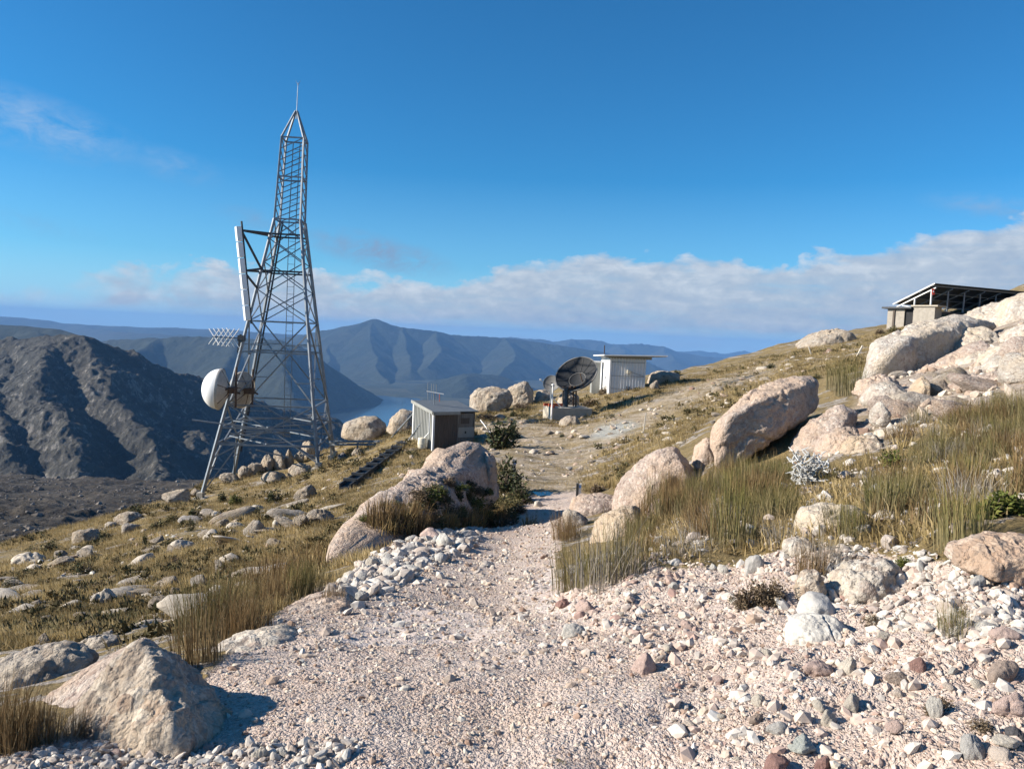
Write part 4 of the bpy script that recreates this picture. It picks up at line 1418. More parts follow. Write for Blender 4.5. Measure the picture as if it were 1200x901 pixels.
boulder('rounded pink rock below the tilted slab in the reeds', [(955, 530), (962, 512), (985, 500), (1008, 502), (1014, 520), (1000, 538), (965, 545)], 11.6, 0.7, 'pink', 5)
boulder('pale flat topped rock showing through reeds below the pointed tan rock', [(1024, 520), (1028, 504), (1050, 498), (1072, 502), (1074, 522), (1045, 530)], 11.6, 0.6, 'white', 4)
boulder('narrow white rock above the pale flat topped rock in the reeds', [(1022, 496), (1022, 480), (1032, 468), (1042, 478), (1040, 496), (1030, 502)], 12.6, 0.4, 'white', 4)
boulder('grassy tan rock in the reeds beneath the upright pale boulder', [(1090, 476), (1100, 454), (1130, 446), (1160, 452), (1170, 478), (1130, 490)], 14.5, 1.1, 'tan', 5)
boulder('rounded cream boulder behind short reeds on the right bank', [(930, 632), (933, 610), (946, 594), (972, 589), (1006, 594), (1024, 604), (1026, 622), (1000, 640), (950, 645)], 6.15, 0.5, 'white', 5, lump=0.05)
boulder('orange brown conglomerate boulder at right frame edge with shadowed underside', [(1117, 662), (1120, 646), (1140, 632), (1175, 626), (1215, 628), (1225, 660), (1210, 682), (1160, 678)], 4.75, 0.45, 'orange', 6, k=18, cob=0.02, closer=0.9)
boulder('round white stone on the bank above the orange brown boulder', [(1176, 612), (1182, 602), (1198, 598), (1212, 604), (1212, 618), (1190, 622)], 5.4, 0.2, 'white', 4, name='stone', cat='stone')
boulder('big white block of quartzite with streaked face on the right bank', [(917, 762), (921, 742), (930, 724), (952, 720), (984, 723), (996, 734), (1005, 752), (1000, 772), (960, 770), (930, 772)], 4.05, 0.30, 'quartz', 6, k=22, rough=0.06, lump=0.05, cob=0.0)
boulder('grey banded stone resting on top of the big white block', [(932, 718), (936, 702), (950, 692), (970, 696), (982, 712), (975, 724), (945, 726)], 4.3, 0.2, 'greystone', 4, k=20, cob=0)
boulder('ribbed tan stone behind the grey banded stone', [(932, 700), (934, 680), (944, 668), (958, 666), (966, 680), (966, 700), (950, 710)], 4.75, 0.2, 'tan', 4)
boulder('crumbling pale rock outcrop in the rubble of the right bank', [(974, 698), (980, 676), (1000, 664), (1030, 656), (1052, 660), (1060, 675), (1045, 690), (1005, 702), (980, 712)], 4.75, 0.4, 'white', 5, lump=0.14, rough=0.1, cob=0.03, cell=16)
boulder('rose pink stone with a darker foot right of the big white block', [(1026, 778), (1030, 760), (1046, 742), (1058, 740), (1064, 765), (1062, 782), (1042, 788)], 3.9, 0.18, 'rose', 4, k=16, cob=0)
boulder('rough cream rock under sedge left of the crumbling outcrop', [(918, 648), (922, 634), (936, 629), (952, 634), (954, 648), (936, 656)], 5.6, 0.25, 'white', 4)

# rocks under and beside the tower
for i, (x, y, w, h, lab) in enumerate([
    (268, 566, 26, 12, 'low pale rock just right of the near left tower leg'),
    (286, 560, 20, 18, 'pale rock at the dark tower leg'),
    (300, 556, 24, 14, 'pale rock between the tower legs, leftmost of the heap'),
    (312, 552, 18, 22, 'upright pale rock in the heap between the tower legs'),
    (326, 549, 18, 24, 'tall rounded rock in the middle of the heap under the tower'),
    (338, 547, 14, 22, 'narrow upright rock in the heap under the tower'),
    (350, 543, 16, 22, 'tan upright rock right of the narrow one under the tower'),
    (362, 538, 22, 26, 'highest rock of the heap behind the right tower legs'),
    (352, 556, 34, 14, 'broad low rock at the front of the heap under the tower'),
    (322, 566, 36, 14, 'broad flat rock at the front left of the heap under the tower'),
    (206, 590, 40, 18, 'wide pale outcrop on the ridge left of the tower'),
    (228, 582, 18, 10, 'low rock on the ridge touching the near left tower leg'),
    (357, 585, 30, 18, 'big pale rock in grass below the right tower legs'),
    (374, 612, 34, 16, 'white jagged rock in grass left of the long sloping boulder'),
    (352, 618, 20, 20, 'tilted white rock left of the white jagged rock'),
    (400, 540, 16, 10, 'dark shaded rock beside the cable support of the tower'),
    (418, 534, 18, 9, 'small rock in grass under the cable support'),
]):
    stone(x, y, w, h, 'dark' if 'dark shaded' in lab else 'far', lab, None, 'rock', 'rock', i, random.uniform(-.3, .3), 4, 0.4)

# outcrop rocks on the left slope
LEFT = [
    (146, 612, 34, 12, 'low pale outcrop on the far edge of the left slope'), (129, 617, 14, 12, 'small knob of rock left of the low outcrop on the far slope edge'),
    (99, 634, 34, 14, 'pale outcrop with two humps above a dark shrub'), (86, 645, 14, 7, 'small flat rock below the two humped outcrop'),
    (98, 652, 24, 16, 'rounded grey rock in front of the two humped outcrop'), (68, 654, 18, 10, 'leaning grey rock left of the rounded grey rock'),
    (28, 662, 46, 14, 'long low outcrop at the left end of the slope edge'), (67, 664, 46, 10, 'long flat grey rock in front of the slope edge'),
    (37, 671, 24, 10, 'low rock below the long outcrop at the left'), (150, 624, 22, 12, 'tilted pale slab behind a dark round bush'),
    (184, 636, 18, 11, 'pale triangular rock right of the dark round bush'), (252, 606, 18, 12, 'grey rock in grass below the tower, leftmost'),
    (259, 617, 22, 14, 'white rock in grass below the tower, middle one'), (274, 620, 20, 16, 'pinkish rock in grass below the tower, right one'),
    (297, 627, 24, 20, 'square pale rock below the dark tower leg'), (238, 632, 30, 10, 'long pale slab rock below the tower'),
    (207, 645, 34, 12, 'stony pale outcrop in the middle of the left slope'), (176, 650, 22, 8, 'low stony outcrop left of the middle one'),
    (256, 672, 16, 28, 'upright leaning slab of pale rock on the left slope'), (158, 676, 26, 7, 'flat cream slab on the left slope'),
    (145, 690, 22, 10, 'low slab with dark edge on the left slope'), (116, 712, 36, 22, 'large square grey rock on the left slope'),
    (186, 718, 26, 34, 'tall tilted slab with striped face on the left slope'), (172, 706, 14, 12, 'small pale rock left of the tall tilted slab'),
    (39, 710, 14, 12, 'grey lump of rock with a white cap at the left edge'), (47, 757, 18, 16, 'lone round grey rock in grass at the left edge'),
    (25, 722, 50, 11, 'long flat outcrop band near the left edge'), (190, 690, 40, 12, 'stony rubble outcrop above the tall tilted slab'),
    (250, 704, 30, 16, 'slanting slab behind the dark sedge clump'), (232, 690, 22, 18, 'pair of slanting slabs in tan grass'),
    (205, 700, 14, 14, 'narrow slanting rock right of the tall tilted slab'), (270, 660, 30, 12, 'low pale ledge in grass below the square pale rock'),
    (320, 640, 22, 10, 'low rock in tan grass mid slope'), (330, 612, 16, 9, 'small pale rock above the low mid slope rock'),
    (95, 726, 24, 8, 'flat stone band in grass below the large square rock'), (10, 690, 34, 12, 'dark topped outcrop at the left frame edge'),
    (300, 598, 16, 8, 'small rock in grass near the tower front'), (70, 742, 14, 6, 'small flat rock in olive heath at lower left'),
]
for i, (x, y, w, h, lab) in enumerate(LEFT):
    if not any(q in lab for q in ('tilted', 'upright', 'square', 'lone', 'slant', 'leaning')):
        h = min(h, 0.42 * w)
    stone(x, y, w * 1.1, h, ['far', 'outcrop', 'far', 'outcrop', 'grey'][i % 5] if h < 24 else 'far', lab, None, 'rock', 'rock', i, random.uniform(-.35, .1) - (0.5 if 'tilted' in lab or 'slant' in lab or 'lean' in lab else 0), 4, 0.62)
X, Y = sample_region([(0, 700), (0, 668), (100, 640), (240, 592), (380, 570), (400, 600), (370, 660), (260, 720), (150, 735), (0, 760)], 52, 0, 8, 40)
for x, y in zip(X, Y):
    w = random.uniform(0.2, 0.85) * (0.5 + y / 45)
    o = link('rock', stone_mesh(random.randrange(16), random.choice(['far', 'outcrop', 'outcrop', 'grey']), 3))
    o.location = (x, y, g1(x, y) + w * 0.02)
    o.scale = (w, w * random.uniform(.4, .9), w * random.uniform(.2, .42))
    o.rotation_euler = (random.uniform(-.2, .2), random.uniform(-.5, .1), random.uniform(0, 6.28))
    tag(o, 'small weathered rock half buried in the tan grass of the left slope', 'rock', 'small rocks scattered over the left slope')
X, Y = sample_region([(560, 530), (560, 495), (640, 478), (700, 500), (800, 460), (930, 415), (960, 420), (900, 470), (800, 520), (700, 560), (600, 560)], 70, 0, 24, 60)
for x, y in zip(X, Y):
    w = random.uniform(0.12, 0.38) * (0.5 + y / 50)
    o = link('rock', stone_mesh(random.randrange(16), random.choice(['far', 'outcrop']), 3))
    o.location = (x, y, g1(x, y) + w * 0.05)
    o.scale = (w, w * random.uniform(.6, 1), w * random.uniform(.3, .6))
    o.rotation_euler = (random.uniform(-.2, .2), random.uniform(-.2, .2), random.uniform(0, 6.28))
    tag(o, 'small pale rock on the bare stony ground round the sheds and track', 'rock', 'small rocks on the stony rise beyond the gate')

# single stones on the track and bank
for i, (x, y, w, h, m, lab) in enumerate([
    (380, 706, 26, 16, 'quartz', 'white angular stone at the left end of the rubble ridge'), (424, 704, 20, 14, 'greystone', 'grey stone with dark shadow beside the white angular stone'),
    (437, 664, 20, 13, 'cream', 'yellowish cream stone on top of the rubble ridge'), (520, 640, 26, 18, 'quartz', 'white slab standing at the top of the rubble ridge'),
    (505, 632, 30, 14, 'rose', 'pink flat slab at the far top of the rubble ridge'), (757, 789, 34, 26, 'rose', 'lone pink stone on gravel right of the track middle'),
    (660, 712, 20, 12, 'maroon', 'maroon stone below the twin sedge tufts'), (688, 720, 30, 18, 'rose', 'dull red broken rock below the twin sedge tufts'),
    (674, 744, 34, 14, 'quartz', 'cluster stone of white quartz on gravel below the red rock'), (886, 668, 28, 22, 'greystone', 'blue grey stone at the foot of the reeds'),
    (942, 880, 36, 20, 'sage', 'smooth pale greenish stone near the bottom edge'), (911, 903, 40, 22, 'maroon', 'large maroon stone cut by the bottom edge'),
    (966, 902, 22, 20, 'maroon', 'dark red stone right of the large maroon one'), (1144, 888, 32, 32, 'greystone', 'pale grey rounded stone at the lower right'),
    (1178, 797, 48, 26, 'brown', 'smooth brown stone at the right frame edge'), (1190, 842, 50, 32, 'rose', 'orange pink stone below the smooth brown stone'),
    (1192, 866, 26, 16, 'dark', 'dark slate stone at the right frame edge'), (1184, 876, 40, 14, 'cream', 'cream stone under the dark slate stone'),
    (891, 826, 22, 14, 'cream', 'flat cream stone in the middle of the right bank'), (886, 848, 20, 14, 'brown', 'brown stone below the flat cream one'),
    (912, 860, 28, 18, 'greystone', 'long grey stone above the greenish stone'), (998, 789, 28, 20, 'cream', 'cream stone below the big white block'),
    (962, 792, 44, 18, 'rose', 'flat pink slab under the big white block'), (1036, 752, 18, 14, 'cream', 'pale stone above the rose pink stone'),
    (1076, 786, 18, 18, 'maroon', 'reddish stone right of the rose pink stone'), (1180, 752, 40, 18, 'rose', 'pinkish flat stone at the right above the brown stone'),
    (1160, 742, 34, 14, 'quartz', 'white flat stone on the rubble at the right'), (1118, 790, 14, 10, 'quartz', 'small white stone beside the brown dead heath'),
    (1000, 834, 26, 24, 'cream', 'pale square stone in the lower right gravel'), (972, 848, 24, 18, 'cream', 'cream rounded stone left of the pale square stone'),
    (1050, 858, 22, 16, 'rose', 'pinkish stone in the lower right gravel'), (900, 770, 18, 12, 'cream', 'small cream stone left of the big white block'),
    (806, 738, 20, 13, 'rose', 'reddish pink stone on the bank below the reeds'), (790, 690, 14, 9, 'quartz', 'white stone just below the grey dead reeds'),
    (848, 672, 14, 12, 'quartz', 'round white stone at the foot of the reed bed'), (836, 668, 12, 9, 'quartz', 'smaller white stone left of the round white one'),
    (1182, 682, 24, 12, 'greystone', 'grey stone under the orange brown boulder'), (1150, 688, 30, 16, 'greystone', 'flat grey stone in the shade of the orange brown boulder'),
    (630, 594, 14, 9, 'cream', 'single pale stone at the track pinch by the heath'), (1098, 840, 22, 34, 'quartz', 'white upright stone left of the brown dead heath'),
    (1052, 800, 30, 14, 'brown', 'reddish brown flat stone below the rose pink stone'), (840, 800, 18, 10, 'rose', 'small pink stone on gravel left of the right bank'),
    (225, 872, 14, 12, 'rose', 'pink pebble against the pointed boulder front'), (196, 884, 24, 22, 'greystone', 'grey angular stone leaning on the pointed boulder'),
    (110, 890, 14, 10, 'quartz', 'white pebble left of the grey angular stone'), (142, 872, 16, 12, 'rose', 'rose stone before the sunlit face of the pointed boulder'),
    (300, 892, 24, 18, 'cream', 'cream stone in the shadow right of the pointed boulder'), (330, 886, 18, 12, 'greystone', 'grey stone in the shadow right of the cream one'),
]):
    stone(x, y, w, h * 0.9, m, lab, None, 'stone', 'stone', i, random.uniform(-.15, .15), 4, 0.52)
BANK = [(640, 700), (700, 700), (760, 665), (870, 675), (930, 660), (1020, 660), (1110, 670), (1200, 670), (1200, 901), (800, 901), (780, 800)]
RIDGE = [(375, 712), (395, 688), (430, 660), (480, 634), (530, 616), (572, 622), (560, 642), (510, 664), (470, 690), (420, 706)]
CORNER = [(0, 901), (0, 886), (80, 872), (190, 858), (280, 876), (350, 872), (420, 868), (430, 885), (380, 905), (0, 930)]
for poly, n, lo, hi, mats, lab, grp in (
        (BANK, 50, 0.015, 0.04, ['rose', 'cream', 'cream', 'rose', 'bedrock', 'bedrock', 'brown'], 'loose fist sized stone on the gravel of the right bank', 'loose stones on the right bank'),
        (RIDGE, 45, 0.05, 0.13, ['quartz', 'quartz', 'cream', 'greystone'], 'loose white stone heaped on the rubble ridge left of the track', 'white stones of the rubble ridge'),
        (CORNER, 40, 0.014, 0.034, ['quartz', 'cream', 'rose', 'greystone'], 'pale loose stone heaped round the foot of the pointed boulder', 'stones round the pointed boulder')):
    X, Y = sample_region(poly, n, 0, 4.4, 16)
    for x, y in zip(X, Y):
        w = random.uniform(lo, hi)
        o = link('stone', stone_mesh(random.randrange(16), random.choice(mats), 3))
        o.location = (x, y, g1(x, y) + w * (0.12 if lab[0] != 'l' or 'white' not in lab else 0.25))
        o.scale = (w, w * random.uniform(.65, 1), w * random.uniform(.6, 1))
        o.rotation_euler = (random.uniform(-.4, .4), random.uniform(-.4, .4), random.uniform(0, 6.28))
        tag(o, lab, 'stone', grp)

# uncountable gravel and rubble
X, Y = sample_region(GRAVEL, 34000, 4, 4.3, 22)
sz = np.exp(rng.normal(math.log(0.0040), 0.62, len(X))) * np.clip((Y + 1) / 4, 0.85, 3.0) ** 0.9
scatter_stones('gravel', X, Y, np.clip(sz, 0.003, 0.05), 'gravel', 1, 0.42)
X, Y = sample_region(BANK, 3300, 10, 4.3, 11)
sz = np.exp(rng.normal(math.log(0.0085), 0.75, len(X))) * np.clip((Y + 1) / 4.5, 0.8, 2)
scatter_stones('bank_rubble', X, Y, np.clip(sz, 0.006, 0.05), 'bankstone', 1, 0.42)
X, Y = sample_region(RIDGE, 2400, 9, 7, 18)
sz = np.exp(rng.normal(math.log(0.024), 0.65, len(X)))
scatter_stones('rubble', X, Y, np.clip(sz, 0.015, 0.12), 'rubble', 2, 0.3)
EDGE = [(300, 770), (340, 735), (420, 705), (560, 655), (600, 640), (640, 690), (720, 730), (900, 800), (600, 780), (450, 760)]
X, Y = sample_region(EDGE, 520, 16, 5, 16)
sz = np.exp(rng.normal(math.log(0.0135), 0.6, len(X))) * np.clip((Y + 1) / 6, 0.7, 2)
scatter_stones('track_rubble', X, Y, np.clip(sz, 0.006, 0.07), 'rubble', 1, 0.42)
X, Y = sample_region(CORNER, 1300, 6, 4.2, 6)
sz = np.exp(rng.normal(math.log(0.011), 0.6, len(X)))
scatter_stones('corner_rubble', X, Y, np.clip(sz, 0.005, 0.032), 'rubble', 2, 0.3)
SCREE = [(950, 720), (975, 660), (1040, 645), (1110, 660), (1200, 690), (1200, 770), (1080, 760), (1000, 720)]
X, Y = sample_region(SCREE, 2200, 9, 5, 9)
sz = np.exp(rng.normal(math.log(0.013), 0.7, len(X)))
scatter_stones('scree', X, Y, np.clip(sz, 0.006, 0.05), 'rubble', 2, 0.38)
X, Y = sample_region([(0, 760), (0, 668), (100, 640), (240, 588), (420, 555), (480, 525), (560, 500), (640, 480), (720, 490), (900, 420), (1000, 410), (900, 470), (760, 520), (700, 560), (600, 580), (420, 640), (330, 690), (180, 740)], 1900, 0, 9, 62)
sz = np.exp(rng.normal(math.log(0.045), 0.55, len(X))) * np.clip(Y / 22, 0.5, 1.8)
scatter_stones('slope_rubble', X, Y, np.clip(sz, 0.02, 0.25), 'gravel', 1, 0.3, 8, (0.3, 0.7))

# rocks strewn over the dark moor, too many and too far to count
def moor_rocks():
    o = bpy.data.objects['moorland']
    n = len(o.data.vertices)
    co = np.empty(n * 3, np.float32)
    o.data.vertices.foreach_get('co', co)
    co = co.reshape(-1, 3)
    w = (co[:, 1] > 80) & (co[:, 1] < 480) & (co[:, 0] / co[:, 1] < -0.22)
    w &= fbm2(co[:, 0], co[:, 1], 30, 4, 37) > -0.1
    idx = rng.choice(np.nonzero(w)[0], 5200, replace=False)
    V0s = [stone_proto(400 + i, 1, 0.8, 8, 20) for i in range(6)]
    Vs, Fs, base = [], [], 0
    for j, part in enumerate(np.array_split(idx, 6)):
        V0, F0 = V0s[j]
        s_ = np.exp(rng.normal(math.log(0.42), 0.6, len(part)))
        W = V0[None] * s_[:, None, None] * np.array([1, 1, 0.75]) + co[part][:, None] + rng.normal(0, 0.6, (len(part), 1, 3)) * np.array([1, 1, 0])
        Vs.append(W.reshape(-1, 3))
        Fs.append((F0[None] + (np.arange(len(part)) * len(V0))[:, None, None]).reshape(-1, 3) + base)
        base += len(part) * len(V0)
    tag(link('moor_rubble', npmesh('moor_rubble', np.concatenate(Vs), np.concatenate(Fs), [MAT['moorstone']], smooth_=False)), kind='stuff')


MAT['moorstone'] = island_mat('moor_stones', [(0.0, (0.07, 0.06, 0.05)), (0.5, (0.16, 0.14, 0.12)), (1.0, (0.27, 0.245, 0.215))], nscale=1.0)
moor_rocks()
for args in (
    ('flat pink ledge below the upright pale boulder at the right', [(1110, 470), (1125, 448), (1160, 438), (1190, 445), (1195, 470), (1150, 480)], 14.0, 1.2, 'pink', 5),
    ('jagged pale ledge left of the boulder with a dry grass tuft', [(1098, 412), (1115, 392), (1150, 382), (1172, 392), (1165, 412), (1125, 425)], 20.5, 1.6, 'white', 5),
    ('low pale ledge between the pink lower slab and the jagged ledge', [(1120, 440), (1135, 420), (1165, 410), (1182, 420), (1178, 445), (1140, 452)], 17.2, 1.2, 'white', 5),
    ('cracked tan ledge above the reeds at the right frame edge', [(1165, 495), (1172, 470), (1205, 462), (1240, 470), (1240, 500), (1195, 508)], 12.2, 1.0, 'tan', 5),
    ('small pale slab just right of the pointed tan rock', [(1092, 484), (1098, 468), (1118, 464), (1132, 474), (1126, 488), (1105, 492)], 13.4, 0.6, 'white', 5),
    ('pink ledge behind the low jumbled pale rock', [(1000, 462), (1012, 446), (1035, 440), (1055, 448), (1050, 464), (1020, 470)], 16.5, 0.9, 'pink', 5),
    ('broken pale ledge under the tilted pink slab', [(985, 530), (1000, 512), (1024, 508), (1040, 520), (1035, 538), (1005, 545)], 11.0, 0.6, 'tan', 5),
):
    boulder(args[0], *args[1:], lump=0.12, rough=0.10)

for args in (
    ('pale rock deep in the reeds left of the rounded cream boulder', [(868, 612), (874, 596), (890, 590), (906, 598), (908, 614), (886, 620)], 8.0, 0.4, 'white', 5),
    ('pale rock in the reeds right of the rounded cream boulder', [(1040, 606), (1046, 590), (1064, 584), (1084, 592), (1086, 608), (1060, 614)], 7.2, 0.4, 'white', 5),
    ('pinkish rock in the reeds below the bleached dead bush', [(925, 592), (932, 574), (950, 570), (968, 580), (966, 596), (945, 600)], 8.6, 0.4, 'pink', 5),
    ('white rock in the reeds right of the bleached dead bush', [(985, 572), (990, 558), (1006, 552), (1020, 560), (1020, 574), (1000, 578)], 9.4, 0.4, 'white', 5),
    ('grey white rock high in the reeds at the right frame edge', [(1150, 545), (1158, 524), (1180, 518), (1204, 528), (1206, 548), (1178, 554)], 9.4, 0.5, 'white', 5),
    ('low pale rock in the middle of the reed bed right half', [(1076, 556), (1084, 540), (1106, 536), (1124, 546), (1120, 560), (1096, 564)], 9.2, 0.4, 'grey', 5),
):
    boulder(args[0], *args[1:], lump=0.10, rough=0.08)

X, Y = sample_region([(1010, 478), (1030, 452), (1080, 440), (1120, 418), (1200, 392), (1300, 380), (1300, 470), (1200, 486), (1100, 495), (1010, 500)], 30, 0, 12, 24)
for x, y in zip(X, Y):
    w = random.uniform(0.25, 0.75)
    o = link('rock', stone_mesh(random.randrange(16), random.choice(['pink', 'white', 'tan', 'far']), 4))
    o.location = (x, y, g1(x, y) + w * 0.04)
    o.scale = (w, w * random.uniform(.5, .9), w * random.uniform(.35, .7))
    o.rotation_euler = (random.uniform(-.2, .2), random.uniform(-.5, .1), random.uniform(0, 6.28))
    tag(o, 'broken pink rock merging into the bedrock between the reeds and the skyline boulders', 'rock', 'broken rocks of the right bedrock slope')
X, Y = sample_region([(930, 545), (1010, 470), (1060, 440), (1120, 415), (1200, 385), (1300, 370), (1300, 480), (1100, 500), (1000, 530)], 900, 0, 10, 26)
sz = np.exp(rng.normal(math.log(0.05), 0.6, len(X)))
scatter_stones('slab_rubble', X, Y, np.clip(sz, 0.015, 0.2), 'gravel', 2, 0.35)
X, Y = sample_region(REEDBED_AREA, 1300, 0, 6.2, 16)
sz = np.exp(rng.normal(math.log(0.03), 0.6, len(X)))
scatter_stones('reedbed_rubble', X, Y, np.clip(sz, 0.01, 0.12), 'rubble', 2, 0.3)
# ------------------------------------------------------------------ plants in their places
from mathutils.bvhtree import BVHTree


def hit_on(o, px, py):
    me = o.data
    b = BVHTree.FromPolygons([v.co + o.location for v in me.vertices], [p.vertices[:] for p in me.polygons])
    r = b.ray_cast(Vector(EYE), Vector(ray(px, py)).normalized())
    p = hit(px, py)
    if r[0] is not None and r[0].y < p[1]:
        return np.array(r[0])
    return p


REEDBED = [(752, 668), (745, 625), (765, 590), (800, 580), (835, 565), (880, 552), (930, 556), (1000, 545), (1040, 530), (1060, 500), (1120, 490), (1330, 460), (1400, 610), (1300, 625), (1180, 606), (1100, 652), (1045, 655), (1020, 642), (925, 655), (880, 652), (800, 672)]
KIND = {'reed': 'brown green', 'reedgreen': 'fresh green', 'reedgrey': 'bleached grey', 'reedrust': 'rusty brown'}
X, Y = sample_region(REEDBED, 355, 0, 6.4, 15.5, 0.9)
keep = (fbm2(X, Y, 0.85, 3, 91) > -0.42) | (Y < 7)
X, Y = X[keep], Y[keep]
order = np.argsort(Y)
CLEAR = [(980, 632, 110), (887, 616, 50), (1062, 610, 54), (946, 596, 50), (1003, 576, 44), (1178, 550, 60), (1098, 562, 54), (946, 572, 48), (1045, 525, 56), (1000, 538, 60), (780, 612, 50)]
for x, y in zip(X[order], Y[order]):
    px, py, c = project(np.array([x, y, g1(x, y)]))
    if any(abs(px - a) < w_ / 2 and -6 < py - b < 42 for a, b, w_ in CLEAR):
        continue
    if px < 850:
        zone, ws = 'at the left end of the reed bed', ('reed', 'reedrust', 'reedrust', 'reedgrey')
    elif px < 1000:
        zone, ws = 'in the reed bed below the large leaning boulder', ('reed', 'reed', 'reedrust', 'reedgreen', 'reedgrey')
    elif py < 545:
        zone, ws = 'in the high reeds below the upright pale boulder', ('reed', 'reedrust', 'reedgrey', 'reed')
    else:
        zone, ws = 'at the right end of the reed bed', ('reed', 'reedgreen', 'reedrust', 'reedrust', 'reed', 'reedgrey')
    k = random.choice(ws)
    # the lower fringe of the bed is dead and grey
    if py > 630 and px < 940 and random.random() < 0.4:
        k = 'reedgrey'
    tuft(x, y, k, '%s sedge tuft %s' % (KIND[k], zone), 'sedge tufts of the reed bed', random.uniform(0.75, 1.15), zs=random.uniform(0.55, 1.0) * (0.95 if px < 900 else 0.88))


def tuft_px(px, py, kind, label, sc, zs=1.0, group=None):
    p = hit(px, py)
    return tuft(p[0], p[1], kind, label, group, sc, zs=zs)


for px, py, k, sc, lab in (
    (672, 690, 'reed', 0.95, 'left one of the twin sedge tufts at the right edge of the track'),
    (690, 684, 'reedgreen', 0.7, 'small green sedge tuft between the twin tufts'),
    (712, 684, 'reedgrey', 1.45, 'right one of the twin sedge tufts, greyer and taller, at the track edge'),
    (728, 676, 'reed', 1.0, 'sedge tuft against the dark slate boulder'),
    (660, 630, 'reedrust', 0.95, 'thin rusty sedge on the track edge in front of the grey faced rock'),
    (668, 632, 'reedrust', 0.8, 'second thin rusty sedge in front of the grey faced rock'),
    (755, 592, 'reedrust', 1.1, 'sedge tuft on the flank of the sloping pink boulder, left one'),
    (772, 588, 'reed', 1.25, 'sedge tuft on the flank of the sloping pink boulder, middle one'),
    (788, 584, 'reedrust', 1.2, 'sedge tuft on the flank of the sloping pink boulder, right one'),
    (705, 574, 'straw', 1.6, 'dry grass tuft left of the sloping pink boulder'), (722, 570, 'straw', 1.5, 'dry grass tuft at the back of the sloping pink boulder'),
    (985, 622, 'reed', 0.6, 'sedge growing over the rounded cream boulder, left one'), (1000, 630, 'reedgreen', 0.6, 'sedge growing over the rounded cream boulder, right one'),
    (968, 660, 'reedgrey', 0.7, 'thin dry sedge on the crumbling outcrop, left one'), (950, 676, 'reedrust', 0.55, 'thin dry sedge beside the ribbed tan stone'),
    (1118, 742, 'reed', 0.35, 'lone thin sedge on the rubble of the right bank'), (1126, 640, 'reedgreen', 0.9, 'tall bright green sedge left of the orange brown boulder'),
    (1145, 392, 'straw', 2.8, 'dry grass tuft in the cleft of the skyline boulders at the right'), (1152, 390, 'straw', 2.6, 'second dry grass tuft in the cleft of the skyline boulders'),
    (985, 456, 'reed', 2.0, 'dark upright bush of sedge left of the whale shaped slab'), (997, 462, 'reed', 1.6, 'dark sedge touching the whale shaped slab'),
    # lower left
    (8, 880, 'reedrust', 0.52, 'reddish sedge tuft at the bottom left corner, outermost'), (25, 872, 'reedrust', 0.55, 'reddish sedge tuft left of the pointed boulder, middle one'),
    (44, 868, 'reedrust', 0.42, 'reddish sedge tuft left of the pointed boulder, right one'), (-10, 868, 'reedrust', 0.66, 'tall reddish sedge at the left frame edge'),
    (66, 866, 'reedgrey', 0.45, 'sparse pale sedge against the smooth pink slab'), (90, 862, 'reedrust', 0.32, 'sparse sedge against the sunlit face of the pointed boulder'),
    (240, 744, 'reed', 0.97, 'dark sedge clump beside the squarish tan block, left one'), (256, 738, 'reedrust', 0.94, 'dark sedge clump beside the squarish tan block, middle one'),
    (268, 730, 'reed', 0.94, 'dark sedge clump beside the squarish tan block, right one'), (282, 748, 'reedrust', 0.72, 'brown sedge below the dark slabby rock, left one'),
    (296, 744, 'reedrust', 0.76, 'brown sedge below the dark slabby rock, right one'), (232, 776, 'reedrust', 0.75, 'low brown sedge behind the pale dome of rock'),
    (318, 712, 'reedrust', 0.79, 'rusty sedge right of the dark slabby rock'), (332, 704, 'reedrust', 0.86, 'rusty sedge above the pink rock hump'),
    (350, 700, 'reedgreen', 0.83, 'green sedge above the pink rock hump, left one'), (364, 696, 'reed', 0.86, 'green brown sedge above the pink rock hump, right one'),
    (340, 684, 'slope', 1.2, 'brown sedge on the slope left of the long boulder, low one'), (322, 676, 'slope', 1.1, 'brown sedge on the slope left of the long boulder, left one'),
    (362, 672, 'slope', 1.3, 'brown sedge at the lower end of the long boulder'), (300, 690, 'slope', 1.0, 'brown grass tuft behind the dark slabby rock'),
    (390, 708, 'reedrust', 0.5, 'small sedge beside the white angular stone'),
):
    tuft_px(px, py, k, lab, sc)

# uncountable dry grass of the slopes
SLOPES = [(-30, 772), (-30, 640), (60, 615), (130, 595), (240, 555), (380, 525), (450, 505), (560, 480), (640, 470), (720, 462), (800, 442), (900, 418), (1060, 384), (1100, 380), (1010, 440), (950, 440), (850, 480), (800, 520), (720, 560), (690, 578), (620, 575), (600, 600), (540, 616), (480, 628), (420, 668), (380, 690), (300, 735), (180, 760)]
X, Y = sample_region(SLOPES, 44000, 0, 7.5, 75, 0.25)
nz = fbm2(X, Y, 3.0, 4, 77) + 0.35 * fbm2(X, Y, 0.8, 3, 78)
Zg = ground(X, Y)
tr = polymask(X, Y, Zg, TRACK2, 1.3, 5)
ok = (nz > -0.2) & (rng.uniform(0, 1, len(X)) > tr * 0.93)
X, Y, nz, Zg = X[ok], Y[ok], nz[ok], Zg[ok]
Vs, Fs, base = [], [], 0
XX, YY = sample_region(REEDBED, 2600, 0, 6.3, 16)
X, Y = np.concatenate([X, XX]), np.concatenate([Y, YY])
Zg = ground(X, Y)
protos = [blades(11, 0.19, 0.16, 0.014, 1.2, 500 + i, 2, 0.6) for i in range(8)]
pick = rng.integers(0, 8, len(X))
